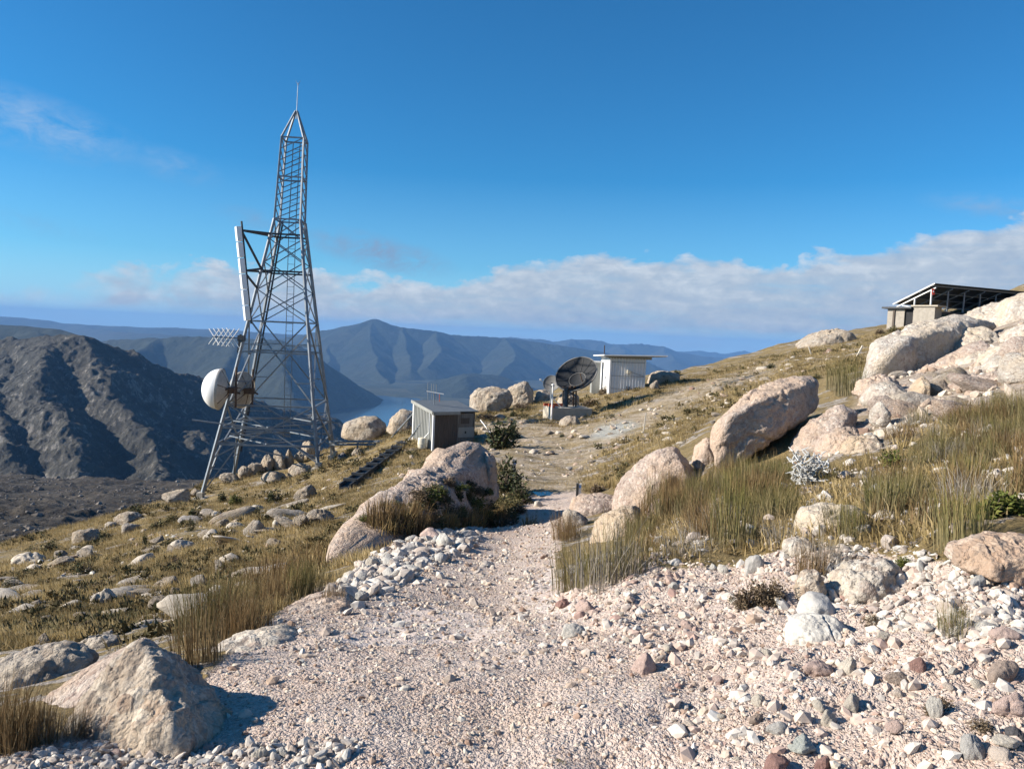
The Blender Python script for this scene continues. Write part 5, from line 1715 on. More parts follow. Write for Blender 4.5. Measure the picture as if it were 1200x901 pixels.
for i in range(8):
    m = pick == i
    V0, F0 = protos[i]
    k = m.sum()
    sc = rng.uniform(0.5, 1.15, k) * np.clip(0.75 + Y[m] / 60, 0.7, 1.4)
    W = V0[None] * sc[:, None, None] + np.stack([X[m], Y[m], Zg[m]], 1)[:, None]
    Vs.append(W.reshape(-1, 3))
    Fs.append((F0[None] + (np.arange(k) * len(V0))[:, None, None]).reshape(-1, 4) + base)
    base += k * len(V0)
t = NT('dry_grass')
g = t.n('ShaderNodeNewGeometry')
c = t.ramp(g.outputs['Random Per Island'], [(0.0, (0.20, 0.155, 0.06)), (0.3, (0.38, 0.28, 0.12)), (0.65, (0.52, 0.40, 0.20)), (1.0, (0.62, 0.49, 0.28))])
c = t.mix(t.ramp(t.noise(0.7, 5, 0.6), [(0.42, 0.8), (0.58, 0.0)]), c, (0.17, 0.125, 0.055))
MAT['drygrass'] = t.done(c, None, 0.9)
tr_ = t.n('ShaderNodeBsdfTranslucent')
t.l(c, tr_.inputs['Color'])
mx_ = t.n('ShaderNodeMixShader')
mx_.inputs[0].default_value = 0.35
t.l(t.p.outputs[0], mx_.inputs[1])
t.l(tr_.outputs[0], mx_.inputs[2])
t.l(mx_.outputs[0], t.out.inputs['Surface'])
tag(link('dry_grass', npmesh('dry_grass', np.concatenate(Vs), np.concatenate(Fs), [MAT['drygrass']])), kind='stuff')

# low heath that carpets the slopes
X, Y = sample_region(SLOPES, 5200, 0, 8, 75, 0.2)
nz = fbm2(X, Y, 2.2, 4, 87)
tr = polymask(X, Y, ground(X, Y), TRACK2, 1.3, 5)
ok = (nz > 0.06) & (rng.uniform(0, 1, len(X)) > tr)
X, Y = X[ok], Y[ok]
Zg = ground(X, Y)
Vs, Fs, base = [], [], 0
pick = rng.integers(0, 6, len(X))
for i in range(6):
    m = pick == i
    V0, F0 = leaf_blob(70, 0.5, 0.5, 0.55, 0.16, 700 + i, 5)
    k = m.sum()
    sc = rng.uniform(0.18, 0.55, k) * np.clip(0.6 + Y[m] / 50, 0.6, 1.3)
    W = V0[None] * sc[:, None, None] + np.stack([X[m], Y[m], Zg[m] - 0.02], 1)[:, None]
    Vs.append(W.reshape(-1, 3))
    Fs.append((F0[None] + (np.arange(k) * len(V0))[:, None, None]).reshape(-1, 3) + base)
    base += k * len(V0)
t = NT('heath_carpet')
g = t.n('ShaderNodeNewGeometry')
c = t.ramp(g.outputs['Random Per Island'], [(0.0, (0.07, 0.06, 0.026)), (0.5, (0.17, 0.13, 0.055)), (1.0, (0.30, 0.22, 0.11))])
c = t.mix(t.ramp(t.noise(0.8, 4, 0.6), [(0.4, 0.8), (0.6, 0.0)]), c, (0.05, 0.055, 0.022))
MAT['heath'] = t.done(c, None, 0.9)
tag(link('heath_undergrowth', npmesh('heath_undergrowth', np.concatenate(Vs), np.concatenate(Fs), [MAT['heath']], False)), kind='stuff')

# low shrubs, one by one
LB = bpy.data.objects['boulder.009'] if 'boulder.009' in bpy.data.objects else None
for o in COL.objects:
    if 'heath on its flank' in str(o.get('label', '')):
        LB = o
for px, py, w, h, m, lab in (
    (125, 634, 26, 12, 'leafdark', 'dark shrub in front of the low outcrop on the far slope edge'), (170, 638, 12, 14, 'leafdark', 'small dark round bush right of the tilted pale slab'),
    (100, 672, 34, 14, 'leafdark', 'wide dark shrub in the middle of the left slope'), (135, 660, 16, 10, 'leafolive', 'olive shrub right of the wide dark one'),
    (14, 692, 28, 14, 'leafdark', 'dark shrub on the dark topped outcrop at the left edge'), (186, 668, 18, 10, 'leafdark', 'dark tuft of heath above the stony rubble outcrop'),
    (224, 622, 12, 12, 'leafdark', 'dark bush left of the grey rock below the tower'), (229, 608, 20, 12, 'leafdark', 'dark round shrub behind the grey rock below the tower'),
    (262, 588, 16, 10, 'leafdark', 'dark bush right of the near left tower leg'), (278, 592, 20, 12, 'leafgreen', 'green shrub in tan grass below the tower'),
    (157, 604, 24, 10, 'leafdark', 'dark heath on the slope edge left of the wide outcrop'), (57, 646, 30, 12, 'leafdark', 'dark heath spilling over the left slope edge'),
    (40, 648, 22, 9, 'leafdark', 'low dark heath left of the spilling heath'), (197, 642, 14, 10, 'leafdark', 'dark tuft of heath right of the triangular rock'),
    (30, 678, 26, 10, 'leafdark', 'dark heath below the long low outcrop'), (45, 686, 20, 8, 'leafolive', 'olive heath patch near the left frame edge'),
    (185, 620, 26, 10, 'leafolive', 'olive heath on the slope below the wide outcrop'), (205, 612, 20, 9, 'leafolive', 'second olive heath patch below the wide outcrop'),
    (322, 590, 22, 14, 'leafdark', 'dark shrub left of the big pale rock below the tower'), (330, 606, 26, 10, 'leafbrown', 'brown heath beneath the big pale rock'),
    (300, 604, 20, 9, 'leafolive', 'olive heath in tan grass in front of the tower'), (260, 640, 26, 10, 'leafbrown', 'brown heath in the middle of the slope below the tower'),
    (210, 660, 24, 9, 'leafbrown', 'brown heath right of the low stony outcrop'), (120, 690, 28, 10, 'leafbrown', 'brown heath above the large square grey rock'),
    (75, 700, 26, 9, 'leafolive', 'olive heath left of the large square grey rock'), (150, 730, 40, 12, 'leafolive', 'olive heath below the tall tilted slab'),
    (100, 738, 40, 12, 'leafbrown', 'brown heath at the foot of the left slope'), (60, 745, 40, 10, 'leafolive', 'olive heath beside the lone round grey rock'),
    (20, 748, 30, 10, 'leafbrown', 'brown heath at the left frame edge'), (220, 708, 22, 10, 'leafolive', 'olive heath behind the squarish tan block'),
    # heath by the sheds
    (582, 526, 56, 42, 'leafdark', 'large dark shrub right of the small shed'), (602, 514, 26, 22, 'leafdark', 'dark shrub behind the large shrub by the small shed'),
    (592, 577, 46, 44, 'leafdark', 'dark bush behind the right end of the long sloping boulder'), (608, 586, 34, 30, 'leafdark', 'dark bush at the track pinch'),
    (601, 488, 10, 9, 'leafdark', 'small round dark bush on the stony rise'), (659, 512, 10, 6, 'leafdark', 'tiny dark bush below the pale flat boulder'),
    (575, 492, 40, 9, 'leafbrown', 'brown heath beneath the long pink boulder'), (612, 480, 30, 10, 'leafbrown', 'brown heath beneath the darker domed boulder'),
    (792, 440, 16, 8, 'leafdark', 'dark heath on top of the lumpy boulder by the white shed'), (707, 462, 18, 12, 'leafbrown', 'dry heath left of the white shed'),
    (690, 476, 22, 12, 'leafbrown', 'dry heath behind the concrete plinth'), (902, 432, 16, 8, 'leafdark', 'dark round heath on the right slope'),
    (1030, 392, 16, 9, 'leafbrown', 'round brown heath on the skyline left of the shelter'), (1050, 390, 18, 10, 'leafolive', 'olive heath below the block hut'),
    (975, 440, 20, 12, 'leafdark', 'dark heath left of the upright sedge bush'), (955, 445, 18, 9, 'leafolive', 'olive heath behind the leaning boulder'),
    (700, 577, 28, 14, 'leafbrown', 'brown heath behind the striped marker post'), (735, 562, 30, 14, 'leafolive', 'olive heath behind the sloping pink boulder'),
    # right bank
    (1165, 606, 74, 44, 'leafgreen', 'bright green bush at the right edge of the reed bed'), (1195, 600, 40, 34, 'leafgreen', 'green bush cut by the right frame edge'),
    (1062, 664, 36, 18, 'leafgreen', 'low green shrub in front of the reed bed'), (1090, 625, 30, 16, 'leafdark', 'dark shrub low in the right end of the reed bed'),
    (905, 560, 40, 26, 'leafdark', 'dark shrub under the large leaning boulder'), (1045, 545, 44, 24, 'leafgreen', 'green shrub in front of the pale flat topped rock'),
    (880, 710, 54, 46, 'leafbrown', 'dark brown dead shrub on the right bank edge'), (905, 706, 40, 36, 'leafbrown', 'dry twiggy shrub left of the grey banded stone'),
    (860, 706, 20, 18, 'leafdark', 'small mossy green cushion on the dead shrub'), (1098, 832, 56, 28, 'leafbrown', 'flat brown dead heath on the lower right bank'),
    (1150, 856, 44, 24, 'leafbrown', 'second dead heath right of the flat brown one'), (1020, 728, 36, 16, 'leafbrown', 'dry heath in the rubble right of the white block'),
    (1065, 720, 24, 12, 'leafbrown', 'small dry heath in the rubble below the crumbling outcrop'), (1190, 640, 26, 12, 'leafolive', 'olive shrub beside the orange brown boulder'),
    (948, 704, 20, 14, 'leafbrown', 'dry twigs between the tan stone and the dead shrub'), (1130, 720, 20, 22, 'leafbrown', 'thin dead heath on the rubble beside the lone sedge'),
    # tiny plants on the gravel
    (548, 778, 12, 6, 'leafolive', 'tiny plant on the gravel left of the track middle'), (735, 828, 14, 10, 'leafbrown', 'dry grass plant on the gravel beside the right bank'),
    (655, 893, 30, 14, 'leafolive', 'low green plant near the bottom edge of the track'), (648, 846, 22, 9, 'leafolive', 'thin green plant on the gravel above the bottom one'),
    (600, 893, 22, 10, 'leafolive', 'sparse plant at the bottom edge left of the green one'), (690, 818, 14, 7, 'leafbrown', 'sprig on the gravel in the track middle'),
    (375, 772, 12, 6, 'leafolive', 'moss patch on the rock at the left of the track'), (628, 702, 14, 7, 'leafbrown', 'sprig at the right track edge'),
):
    h = h * (1.5 if px < 330 and py < 760 else 1.0)
    bush(px, py, w, h, m, lab, None, 'low_shrub', 'shrub', 0.075 if py > 620 else 0.11, 2200 if w > 34 and py > 600 else 700)
for i in range(110):
    px, py = random.uniform(425, 618), random.uniform(556, 622)
    if py < 560 + (px < 520) * (520 - px) * 0.42 or py > 640 - (px - 425) * 0.13 or (px > 560 and py < 575):
        continue
    p = hit_on(LB, px, py)
    m = random.choice(['leafolive', 'leafbrown', 'leafolive', 'leafgreen', 'leafbrown', 'leafdark'])
    col = {'leafolive': 'olive', 'leafbrown': 'brown', 'leafdark': 'dark green', 'leafgreen': 'green'}[m]
    bush(px, py, random.uniform(16, 40), random.uniform(7, 17), m, '%s heath shrub on the flank of the long sloping boulder' % col, 'heath shrubs on the long boulder', 'low_shrub', 'shrub', 0.10, 700, pos=p)
for i in range(26):
    px = random.uniform(440, 625)
    py = 628 - (px - 440) * 0.11 + random.uniform(-16, 8)
    p = hit_on(LB, px, py)
    o = tuft(p[0], p[1], random.choice(['straw', 'straw', 'slope']), 'straw coloured grass tuft along the foot of the long sloping boulder', 'grass tufts below the long boulder', random.uniform(0.9, 1.5), 'grass tuft', 'grass_tuft')
    o.location.z = p[2] - 0.03

# bleached dead bush among the reeds
p = hit(946, 568)
root = empty('dead_bush', (p[0], p[1], p[2]))
tag(root, 'bleached white dead bush in the reeds below the large leaning boulder', 'dead bush')
sc = p[1] / F
b = MB()
r = random.Random(4)
for i in range(60):
    q = Vector((r.uniform(-18, 18) * sc, r.uniform(-10, 10) * sc, r.uniform(2, 30) * sc))
    for k in range(3):
        d = Vector((r.uniform(-1, 1), r.uniform(-1, 1), r.uniform(-0.4, 0.9))).normalized() * r.uniform(5, 11) * sc
        b.tube(q, q + d, 1.1 * sc, 0.5 * sc, 5)
        q = q + d
b.build('branch', MAT['deadwood'], root)
b = MB()
for i in range(6):
    a = i * 1.05
    b.tube((0, 0, -0.02), (math.cos(a) * 14 * sc, math.sin(a) * 9 * sc, 22 * sc), 2.2 * sc, 1.2 * sc, 6)
b.build('stem', MAT['deadwood'], root)
V, Fc = leaf_blob(260, 24 * sc, 14 * sc, 36 * sc, 2.2 * sc, 77, 9)
link('lichen', npmesh('lichen', V, Fc, [MAT['leafgrey']], False), root)
# ------------------------------------------------------------------ lattice tower
def tower():
    G, DS = MAT['galv'], MAT['darksteel']
    a = R(5.0)
    ex, ey = np.array([math.cos(a), math.sin(a), 0]), np.array([-math.sin(a), math.cos(a), 0])
    zpy = lambda py: at(340, py, 41)[2]
    zk, zt, za, zr = zpy(259), zpy(164), zpy(128), zpy(97)
    zb = zpy(563)
    cb = at(322, 563, 41.0)
    ct = at(347.5, 128, 41.0)
    cen = lambda z: cb + (ct - cb) * ((z - cb[2]) / (ct[2] - cb[2]))

    def half(z):
        if z >= zk:
            return 0.66 + (0.56 - 0.66) * (z - zk) / (zt - zk)
        return 0.66 + (2.85 - 0.66) * ((zk - z) / (zk - zb)) ** 1.08
    SG = {'A': (-1, -1), 'C': (1, -1), 'D': (1, 1), 'B': (-1, 1)}

    def cor(k, z):
        c = cen(z)
        h = half(z)
        p = c + ex * SG[k][0] * h + ey * SG[k][1] * h
        p[2] = z
        return Vector(p)
    root = empty('lattice_tower', (cb[0], cb[1], zb))
    tag(root, 'tall galvanised lattice radio tower with four splayed legs on the ridge', 'radio tower')
    off = Vector((cb[0], cb[1], zb))
    foot = {}
    for k in SG:
        z = zb
        for _ in range(8):
            p = cor(k, z)
            z = g1(p.x, p.y) - 0.15
        foot[k] = z
        b = MB()
        zs = [z, zpy(475), zk, zt]
        for z0, z1, w in zip(zs[:-1], zs[1:], (0.14, 0.125, 0.09)):
            b.bar(cor(k, z0) - off, cor(k, z1) - off, w)
        o = b.build('leg', G, root)
        f = MB()
        p = cor(k, z + 0.15) - off
        f.box(p, (0.6, 0.6, 0.28)).box(p + Vector((0, 0, 0.25)), (0.3, 0.3, 0.3))
        f.build('foot_block', MAT['concrete'], o, bevel=0.02)
    FACES = (('A', 'C'), ('B', 'A'), ('C', 'D'), ('D', 'B'))

    def beam(fa, z, w=0.075):
        MB().bar(cor(fa[0], z) - off, cor(fa[1], z) - off, w).build('cross_beam', G, root)
    # shaft: raking single bars
    n = 7
    for i in range(n):
        z0, z1 = zk + (zt - zk) * i / n, zk + (zt - zk) * (i + 1) / n
        for fi, fa in enumerate(FACES):
            p, q = (fa[0], fa[1]) if fi in (0, 1) else (fa[1], fa[0])
            MB().bar(cor(p, z0) - off, cor(q, z1) - off, 0.042).build('brace', G, root)
    for z in (zt, zk + (zt - zk) * 0.52, zk):
        for fa in FACES:
            beam(fa, z, 0.07)
    # upper flare
    lv = [zk, zpy(283), zpy(310), zpy(342), zpy(378)]
    for z1, z0 in zip(lv[:-1], lv[1:]):
        for fi, fa in enumerate(FACES):
            b = MB()
            b.bar(cor(fa[0], z0) - off, cor(fa[1], z1) - off, 0.055)
            b.bar(cor(fa[1], z0) - off + Vector(ey * 0.05), cor(fa[0], z1) - off + Vector(ey * 0.05), 0.048)
            b.build('brace', G, root)
    for z in (zpy(378), zpy(413), zpy(472)):
        for fa in FACES:
            beam(fa, z, 0.08)
    # big crosses with struts
    for zhi, zlo in ((zpy(378), zpy(472)), (zpy(472), zpy(530))):
        for fa in FACES:
            b = MB()
            lo0, lo1 = max(zlo, foot[fa[0]] + 0.3), max(zlo, foot[fa[1]] + 0.3)
            p0, p1, q0, q1 = cor(fa[0], lo0), cor(fa[1], zhi), cor(fa[1], lo1), cor(fa[0], zhi)
            sh = Vector((0.06, 0.06, 0))
            b.bar(p0 - off, p1 - off, 0.07)
            b.bar(q0 - off + sh, q1 - off + sh, 0.07)
            for t in (0.28, 0.72):
                z = zlo + (zhi - zlo) * t
                u = p0.lerp(p1, t)
                v = q0.lerp(q1, t)
                b.bar(u - off, cor(fa[0] if t < 0.5 else fa[1], u.z) - off, 0.05)
                b.bar(v - off, cor(fa[1] if t < 0.5 else fa[0], v.z) - off, 0.05)
            b.build('brace', G, root)
    # horizontal frames low down
    for py, w in ((497, 0.085), (515, 0.08)):
        z = zpy(py)
        for i, fa in enumerate(FACES):
            if z > foot[fa[0]] + 0.4 and z > foot[fa[1]] + 0.2:
                beam(fa, z, w)
        mids = [(cor(fa[0], z) + cor(fa[1], z)) / 2 - off for fa in FACES]
        for i, j in ((0, 1), (1, 3), (3, 2), (2, 0)):
            MB().bar(mids[i] + Vector((0, 0, 0.09)), mids[j] + Vector((0, 0, 0.09)), 0.06).build('plan_brace', G, root)
    # small lattice near the feet
    for k, nb in (('A', 'C'), ('A', 'B'), ('C', 'A'), ('C', 'D'), ('B', 'A'), ('D', 'C')):
        b = MB()
        zt_, zl = zpy(515), foot[k] + 0.5
        top = cor(k, zt_).lerp(cor(nb, zt_), 0.22)
        b.bar(cor(k, zl) - off, top - off, 0.06)
        b.bar(cor(k, (zt_ + zl) / 2) - off, cor(k, (zt_ + zl) / 2).lerp(cor(nb, (zt_ + zl) / 2), 0.16) - off, 0.05)
        b.build('knee_brace', G, root)
    for (pa, pb, w) in (((225, 492, 37.2), (302, 502, 38.2), 0.12), ((270, 508, 39), (330, 516, 39.5), 0.09), ((300, 500, 40), (340, 512, 41), 0.10), ((262, 517, 39.5), (294, 522, 40), 0.09), ((300, 527, 39), (338, 536, 39.6), 0.08), ((365, 489, 40), (396, 496, 41), 0.08)):
        MB().bar(Vector(at(*pa)) - off, Vector(at(*pb)) - off, w, 0.06).build('outrigger', G, root)
    # cap and rod
    ap = Vector(cen(za)) - off
    ap.z = za - zb
    for k in SG:
        MB().bar(cor(k, zt) - off, ap + (cor(k, zt) - off - ap) * 0.06, 0.085).build('cap_bar', G, root)
    rt = Vector(cen(zr)) - off
    rt.z = zr - zb
    b = MB().tube(ap - Vector((0, 0, 0.5)), rt, 0.022, 0.014, 6)
    for s in (-1, 1):
        b.tube(rt - Vector((0, 0, 0.12)), rt + Vector((0.12 * s, 0, 0.12)), 0.012, 0.008, 5)
    b.build('lightning_rod', G, root)
    # arms that hold the column of panels
    PT, PB = Vector(at(283, 263, 38.3)), Vector(at(294.5, 377, 38.3))
    onp = lambda py: PT.lerp(PB, (py - 263) / 114.0)
    for py, tgt, zz in ((270, 'A', 277), (270, 'B', 277), (317, 'A', 318), (317, 'B', 319)):
        MB().bar(onp(py) - off, cor(tgt, zpy(zz)) - off, 0.10).build('antenna_arm', DS, root)
    for py, zz in ((272, 320), (322, 341), (366, 366)):
        MB().bar(onp(py) - off, cor('A', zpy(zz)) - off, 0.085).build('antenna_arm', DS, root)
    for py in (277, 320):
        for fa in (FACES[0], FACES[3]):
            MB().bar(cor(fa[0], zpy(py)) - off, cor(fa[1], zpy(py)) - off, 0.085).build('cross_beam', DS, root)
    # feeder cables down the dark left leg
    for j in range(3):
        b = MB()
        sh = Vector((0.10 + 0.045 * j, 0.10 - 0.05 * j, 0))
        zs = [zpy(540), zpy(475), zpy(420), zpy(340), zk]
        for z0, z1 in zip(zs[:-1], zs[1:]):
            b.tube(cor('B', z0) - off + sh, cor('B', z1) - off + sh, 0.022, 0.022, 6)
        b.build('feeder_cable', MAT['darksteel'], root)
    # climbing ladder up the far face
    b = MB()
    for s in (-0.18, 0.18):
        for z0, z1 in zip((zpy(520), zpy(378), zk), (zpy(378), zk, zt)):
            p = (cor('D', z0) + cor('B', z0)) / 2 - off
            q = (cor('D', z1) + cor('B', z1)) / 2 - off
            b.bar(p + Vector(ex * s), q + Vector(ex * s), 0.035)
    z = zpy(520)
    while z < zt:
        p = (cor('D', z) + cor('B', z)) / 2 - off
        b.bar(p - Vector(ex * 0.17), p + Vector(ex * 0.18), 0.02)
        z += 0.4
    b.build('ladder', G, root)

    # the column of white panels
    pa = empty('panel_antenna', tuple(PB))
    tag(pa, 'slender column of six white panel antennas held out on arms from the tower', 'antenna')
    b = MB().tube(PT - PB + Vector((0, 0, 0.15)), Vector((0, 0, -0.1)), 0.05, 0.05, 8)
    b.build('pole', DS, pa)
    d = (PB - PT).normalized()
    q = (PT - PB).to_track_quat('Z', 'Y').to_matrix()
    L = (PB - PT).length
    for i in range(6):
        c = PT.lerp(PB, (i + 0.5) / 6.15 + 0.02) - PB + Vector((-0.17, -0.05, 0))
        o = MB().box(c, (0.27, 0.26, L / 6.15 * 0.93), q @ Matrix.Rotation(R(38), 3, 'Z')).build('panel', MAT['radome'], pa, bevel=0.03)
        MB().box(c + Vector((0.14, 0.03, 0)), (0.10, 0.08, 0.12), q).build('clamp', DS, o)

    # crossed-element array on the left leg
    c0 = cor('A', zpy(398))
    bo = Vector((-0.90, -0.44, 0.02)).normalized()
    ya = empty('crossed_antenna', tuple(c0))
    tag(ya, 'small antenna of crossed silver rods on the left tower leg above the drums', 'antenna')
    st = Vector((-0.25, -0.1, 0))
    MB().bar(st, st + bo * 1.25, 0.045).build('boom', DS, ya)
    b = MB().box(Vector((-0.12, -0.08, 0)), (0.34, 0.26, 0.28))
    b.bar(Vector((-0.18, -0.05, 0.2)), Vector((-0.30, -0.05, -0.75)), 0.09)
    b.build('bracket', DS, ya)
    sd = bo.cross(Vector((0, 0, 1))).normalized()
    for i in range(5):
        p = st + bo * (0.30 + 0.22 * i)
        e = 0.66 - 0.03 * i
        for s in (-1, 1):
            v = (Vector((0, 0, 1)) + (sd + bo * 0.75).normalized() * s * 0.95).normalized()
            MB().tube(p - v * e, p + v * e, 0.02, 0.02, 6).build('rod', MAT['whitepaint'], ya)

    def drum(name, label, c, rad, axis, radome, deep, dome):
        """microwave dish: axis points the way it looks"""
        c, axis = Vector(c), Vector(axis).normalized()
        root = empty(name, tuple(c))
        tag(root, label, 'dish antenna')
        m = axis.to_track_quat('Z', 'Y').to_matrix().to_4x4()
        MB().lathe([(rad, 0), (rad * 1.0, -0.06), (rad * 0.86, -deep * 0.35), (rad * 0.55, -deep * 0.75), (rad * 0.22, -deep), (0.001, -deep)], m, 48).build('reflector', MAT['dishback'] if radome else MAT['dishback2'], root, smooth_=True)
        if radome:
            MB().lathe([(rad * math.cos(t), dome * math.sin(t) + 0.02) for t in np.linspace(0, math.pi / 2 - 0.001, 14)], m, 48).build('radome', MAT['radome'], root, smooth_=True)
        else:
            MB().lathe([(rad * 0.98, 0.0), (rad * 0.5, -deep * 0.55), (0.001, -deep * 0.8)], m, 48).build('face', MAT['dishback2'], root, smooth_=True)
        b = MB().lathe([(rad * 1.015, -0.09), (rad * 1.03, -0.05), (rad * 1.03, 0.02), (rad * 1.01, 0.03)], m, 48)
        b.build('rim', MAT['dishback'] if radome else MAT['dishback2'], root, smooth_=True)
        b = MB()
        for i in range(6):
            t = i * math.pi / 3 + 0.3
            v = m @ Vector((math.cos(t) * rad * 0.95, math.sin(t) * rad * 0.95, -0.10))
            w = m @ Vector((math.cos(t) * rad * 0.25, math.sin(t) * rad * 0.25, -deep - 0.02))
            b.bar(v, w, 0.035)
        b.build('back_strut', MAT['rust'], root)
        b = MB().box(m @ Vector((0, 0, -deep - 0.14)), (0.42, 0.42, 0.30))
        b.tube(m @ Vector((0, 0, -deep - 0.35)) + Vector((0, 0, -0.85)), m @ Vector((0, 0, -deep - 0.35)) + Vector((0, 0, 1.15)), 0.055, 0.055, 8)
        for s in (-0.45, 0.45):
            b.bar(m @ Vector((s, 0.0, -deep * 0.5)), m @ Vector((s * 0.5, 0, -deep - 0.5)) + Vector((0, 0, 0.35 * s)), 0.07)
        b.build('mount', MAT['rust'], root)
        return root
    drum('drum_antenna', 'white domed drum antenna facing left from the tower', at(257.5, 456, 37.7), 0.99, (-1, -0.12, 0.05), True, 0.42, 0.80)
    drum('dish_antenna', 'weathered brown dish seen from behind between drum and tower', at(283, 457, 40.6), 0.95, (-0.92, 0.36, 0.02), False, 0.38, 0.5)

    # cable bridge from the tower to the slope
    p0, p1 = Vector(at(386, 518, 42)), Vector(at(452, 517.5, 41.0))
    br = empty('cable_bridge', tuple(p1))
    tag(br, 'pair of level grey beams carrying cables from tower to grass slope', 'cable bridge')
    for dz in (0, -0.16):
        for k in (0, 0.35):
            MB().bar(p0 - p1 + Vector((0, k, dz)), Vector((0, k, dz)), 0.07).build('beam', G, br)
    for t in (0.02, 0.5, 0.95):
        q = p0.lerp(p1, t)
        MB().bar(q - p1 + Vector((0, 0.17, 0)), Vector((q.x, q.y + 0.17, g1(q.x, q.y + 0.17) - 0.1)) - p1, 0.07).build('post', G, br)
    for t in np.linspace(0, 1, 8):
        q = p0.lerp(p1, t) - p1
        MB().bar(q + Vector((0, -0.02, 0.02)), q + Vector((0, 0.37, 0.02)), 0.04).build('rung', G, br)


def rod_between(name, label, cat, pa, pb, r, mat):
    a, b = Vector(pa), Vector(pb)
    lo = a if a.z < b.z else b
    o = MB().tube(a - lo, b - lo, r, r, 8).build(name, MAT[mat], None, tuple(lo))
    return tag(o, label, cat)


tower()
rod_between('strut_pole', 'pale slanting pole from cable bridge end up to the small shed', 'pole', at(455, 517, 41), at(485, 484, 37.5), 0.045, 'galv')
rod_between('strut_pole', 'thin pale pole slanting from the dark cable tray to the shed wall', 'pole', at(474, 522, 36.5), at(494, 495, 35.2), 0.04, 'galv')
rod_between('guy_wire', 'thin white guy wire slanting down right of the small shed', 'guy wire', at(563, 492, 34.4), at(580, 514, 33.5), 0.02, 'whitepaint')


# ------------------------------------------------------------------ dark stepped cable tray
def cable_tray():
    A, B = Vector(at(404, 572, 27.0)), Vector(at(476, 520, 36.0))
    root = empty('cable_tray', tuple(A))
    tag(root, 'dark steel cable tray on short posts running up the grass to the shed', 'cable tray')
    d = B - A
    sd = d.cross(Vector((0, 0, 1))).normalized()
    b = MB()
    b.bar(Vector((0, 0, 0)), d, 0.30, 0.08)
    for s in (-1, 1):
        b.bar(sd * 0.19 * s + Vector((0, 0, 0.04)), d + sd * 0.19 * s + Vector((0, 0, 0.04)), 0.05, 0.24)
    b.build('channel', MAT['darksteel'], root)
    for i in range(9):
        p = d * ((i + 0.6) / 9.5)
        MB().bar(p - sd * 0.24 + Vector((0, 0, 0.18)), p + sd * 0.24 + Vector((0, 0, 0.18)), 0.10, 0.10).build('clamp', MAT['darksteel'], root)
    for t in (0.02, 0.12, 0.5, 0.85):
        p = A + d * t
        MB().bar(d * t, Vector((p.x, p.y, min(g1(p.x, p.y), p.z - 0.3) - 0.15)) - A, 0.22, 0.10).build('post', MAT['darksteel'], root)


cable_tray()


def corrugated(w, h, n, depth, thick=0.02):
    """upright ribbed sheet in the local x-z plane, ribs towards -y"""
    xs, ys = [], []
    p = w / n
    for i in range(n):
        for f, dd in ((0.0, 0), (0.55, 0), (0.65, 1), (0.90, 1)):
            xs.append(i * p + f * p)
            ys.append(-depth * dd)
    xs.append(w)
    ys.append(0)
    V, Fs = [], []
    for x, y in zip(xs, ys):
        for yy in (y, y + thick):
            V += [(x, yy, 0), (x, yy, h)]
    for i in range(len(xs) - 1):
        a, b = 4 * i, 4 * i + 4
        Fs += [(a, b, b + 1, a + 1), (a + 2, a + 3, b + 3, b + 2), (a + 1, b + 1, b + 3, a + 3)]
    return V, Fs


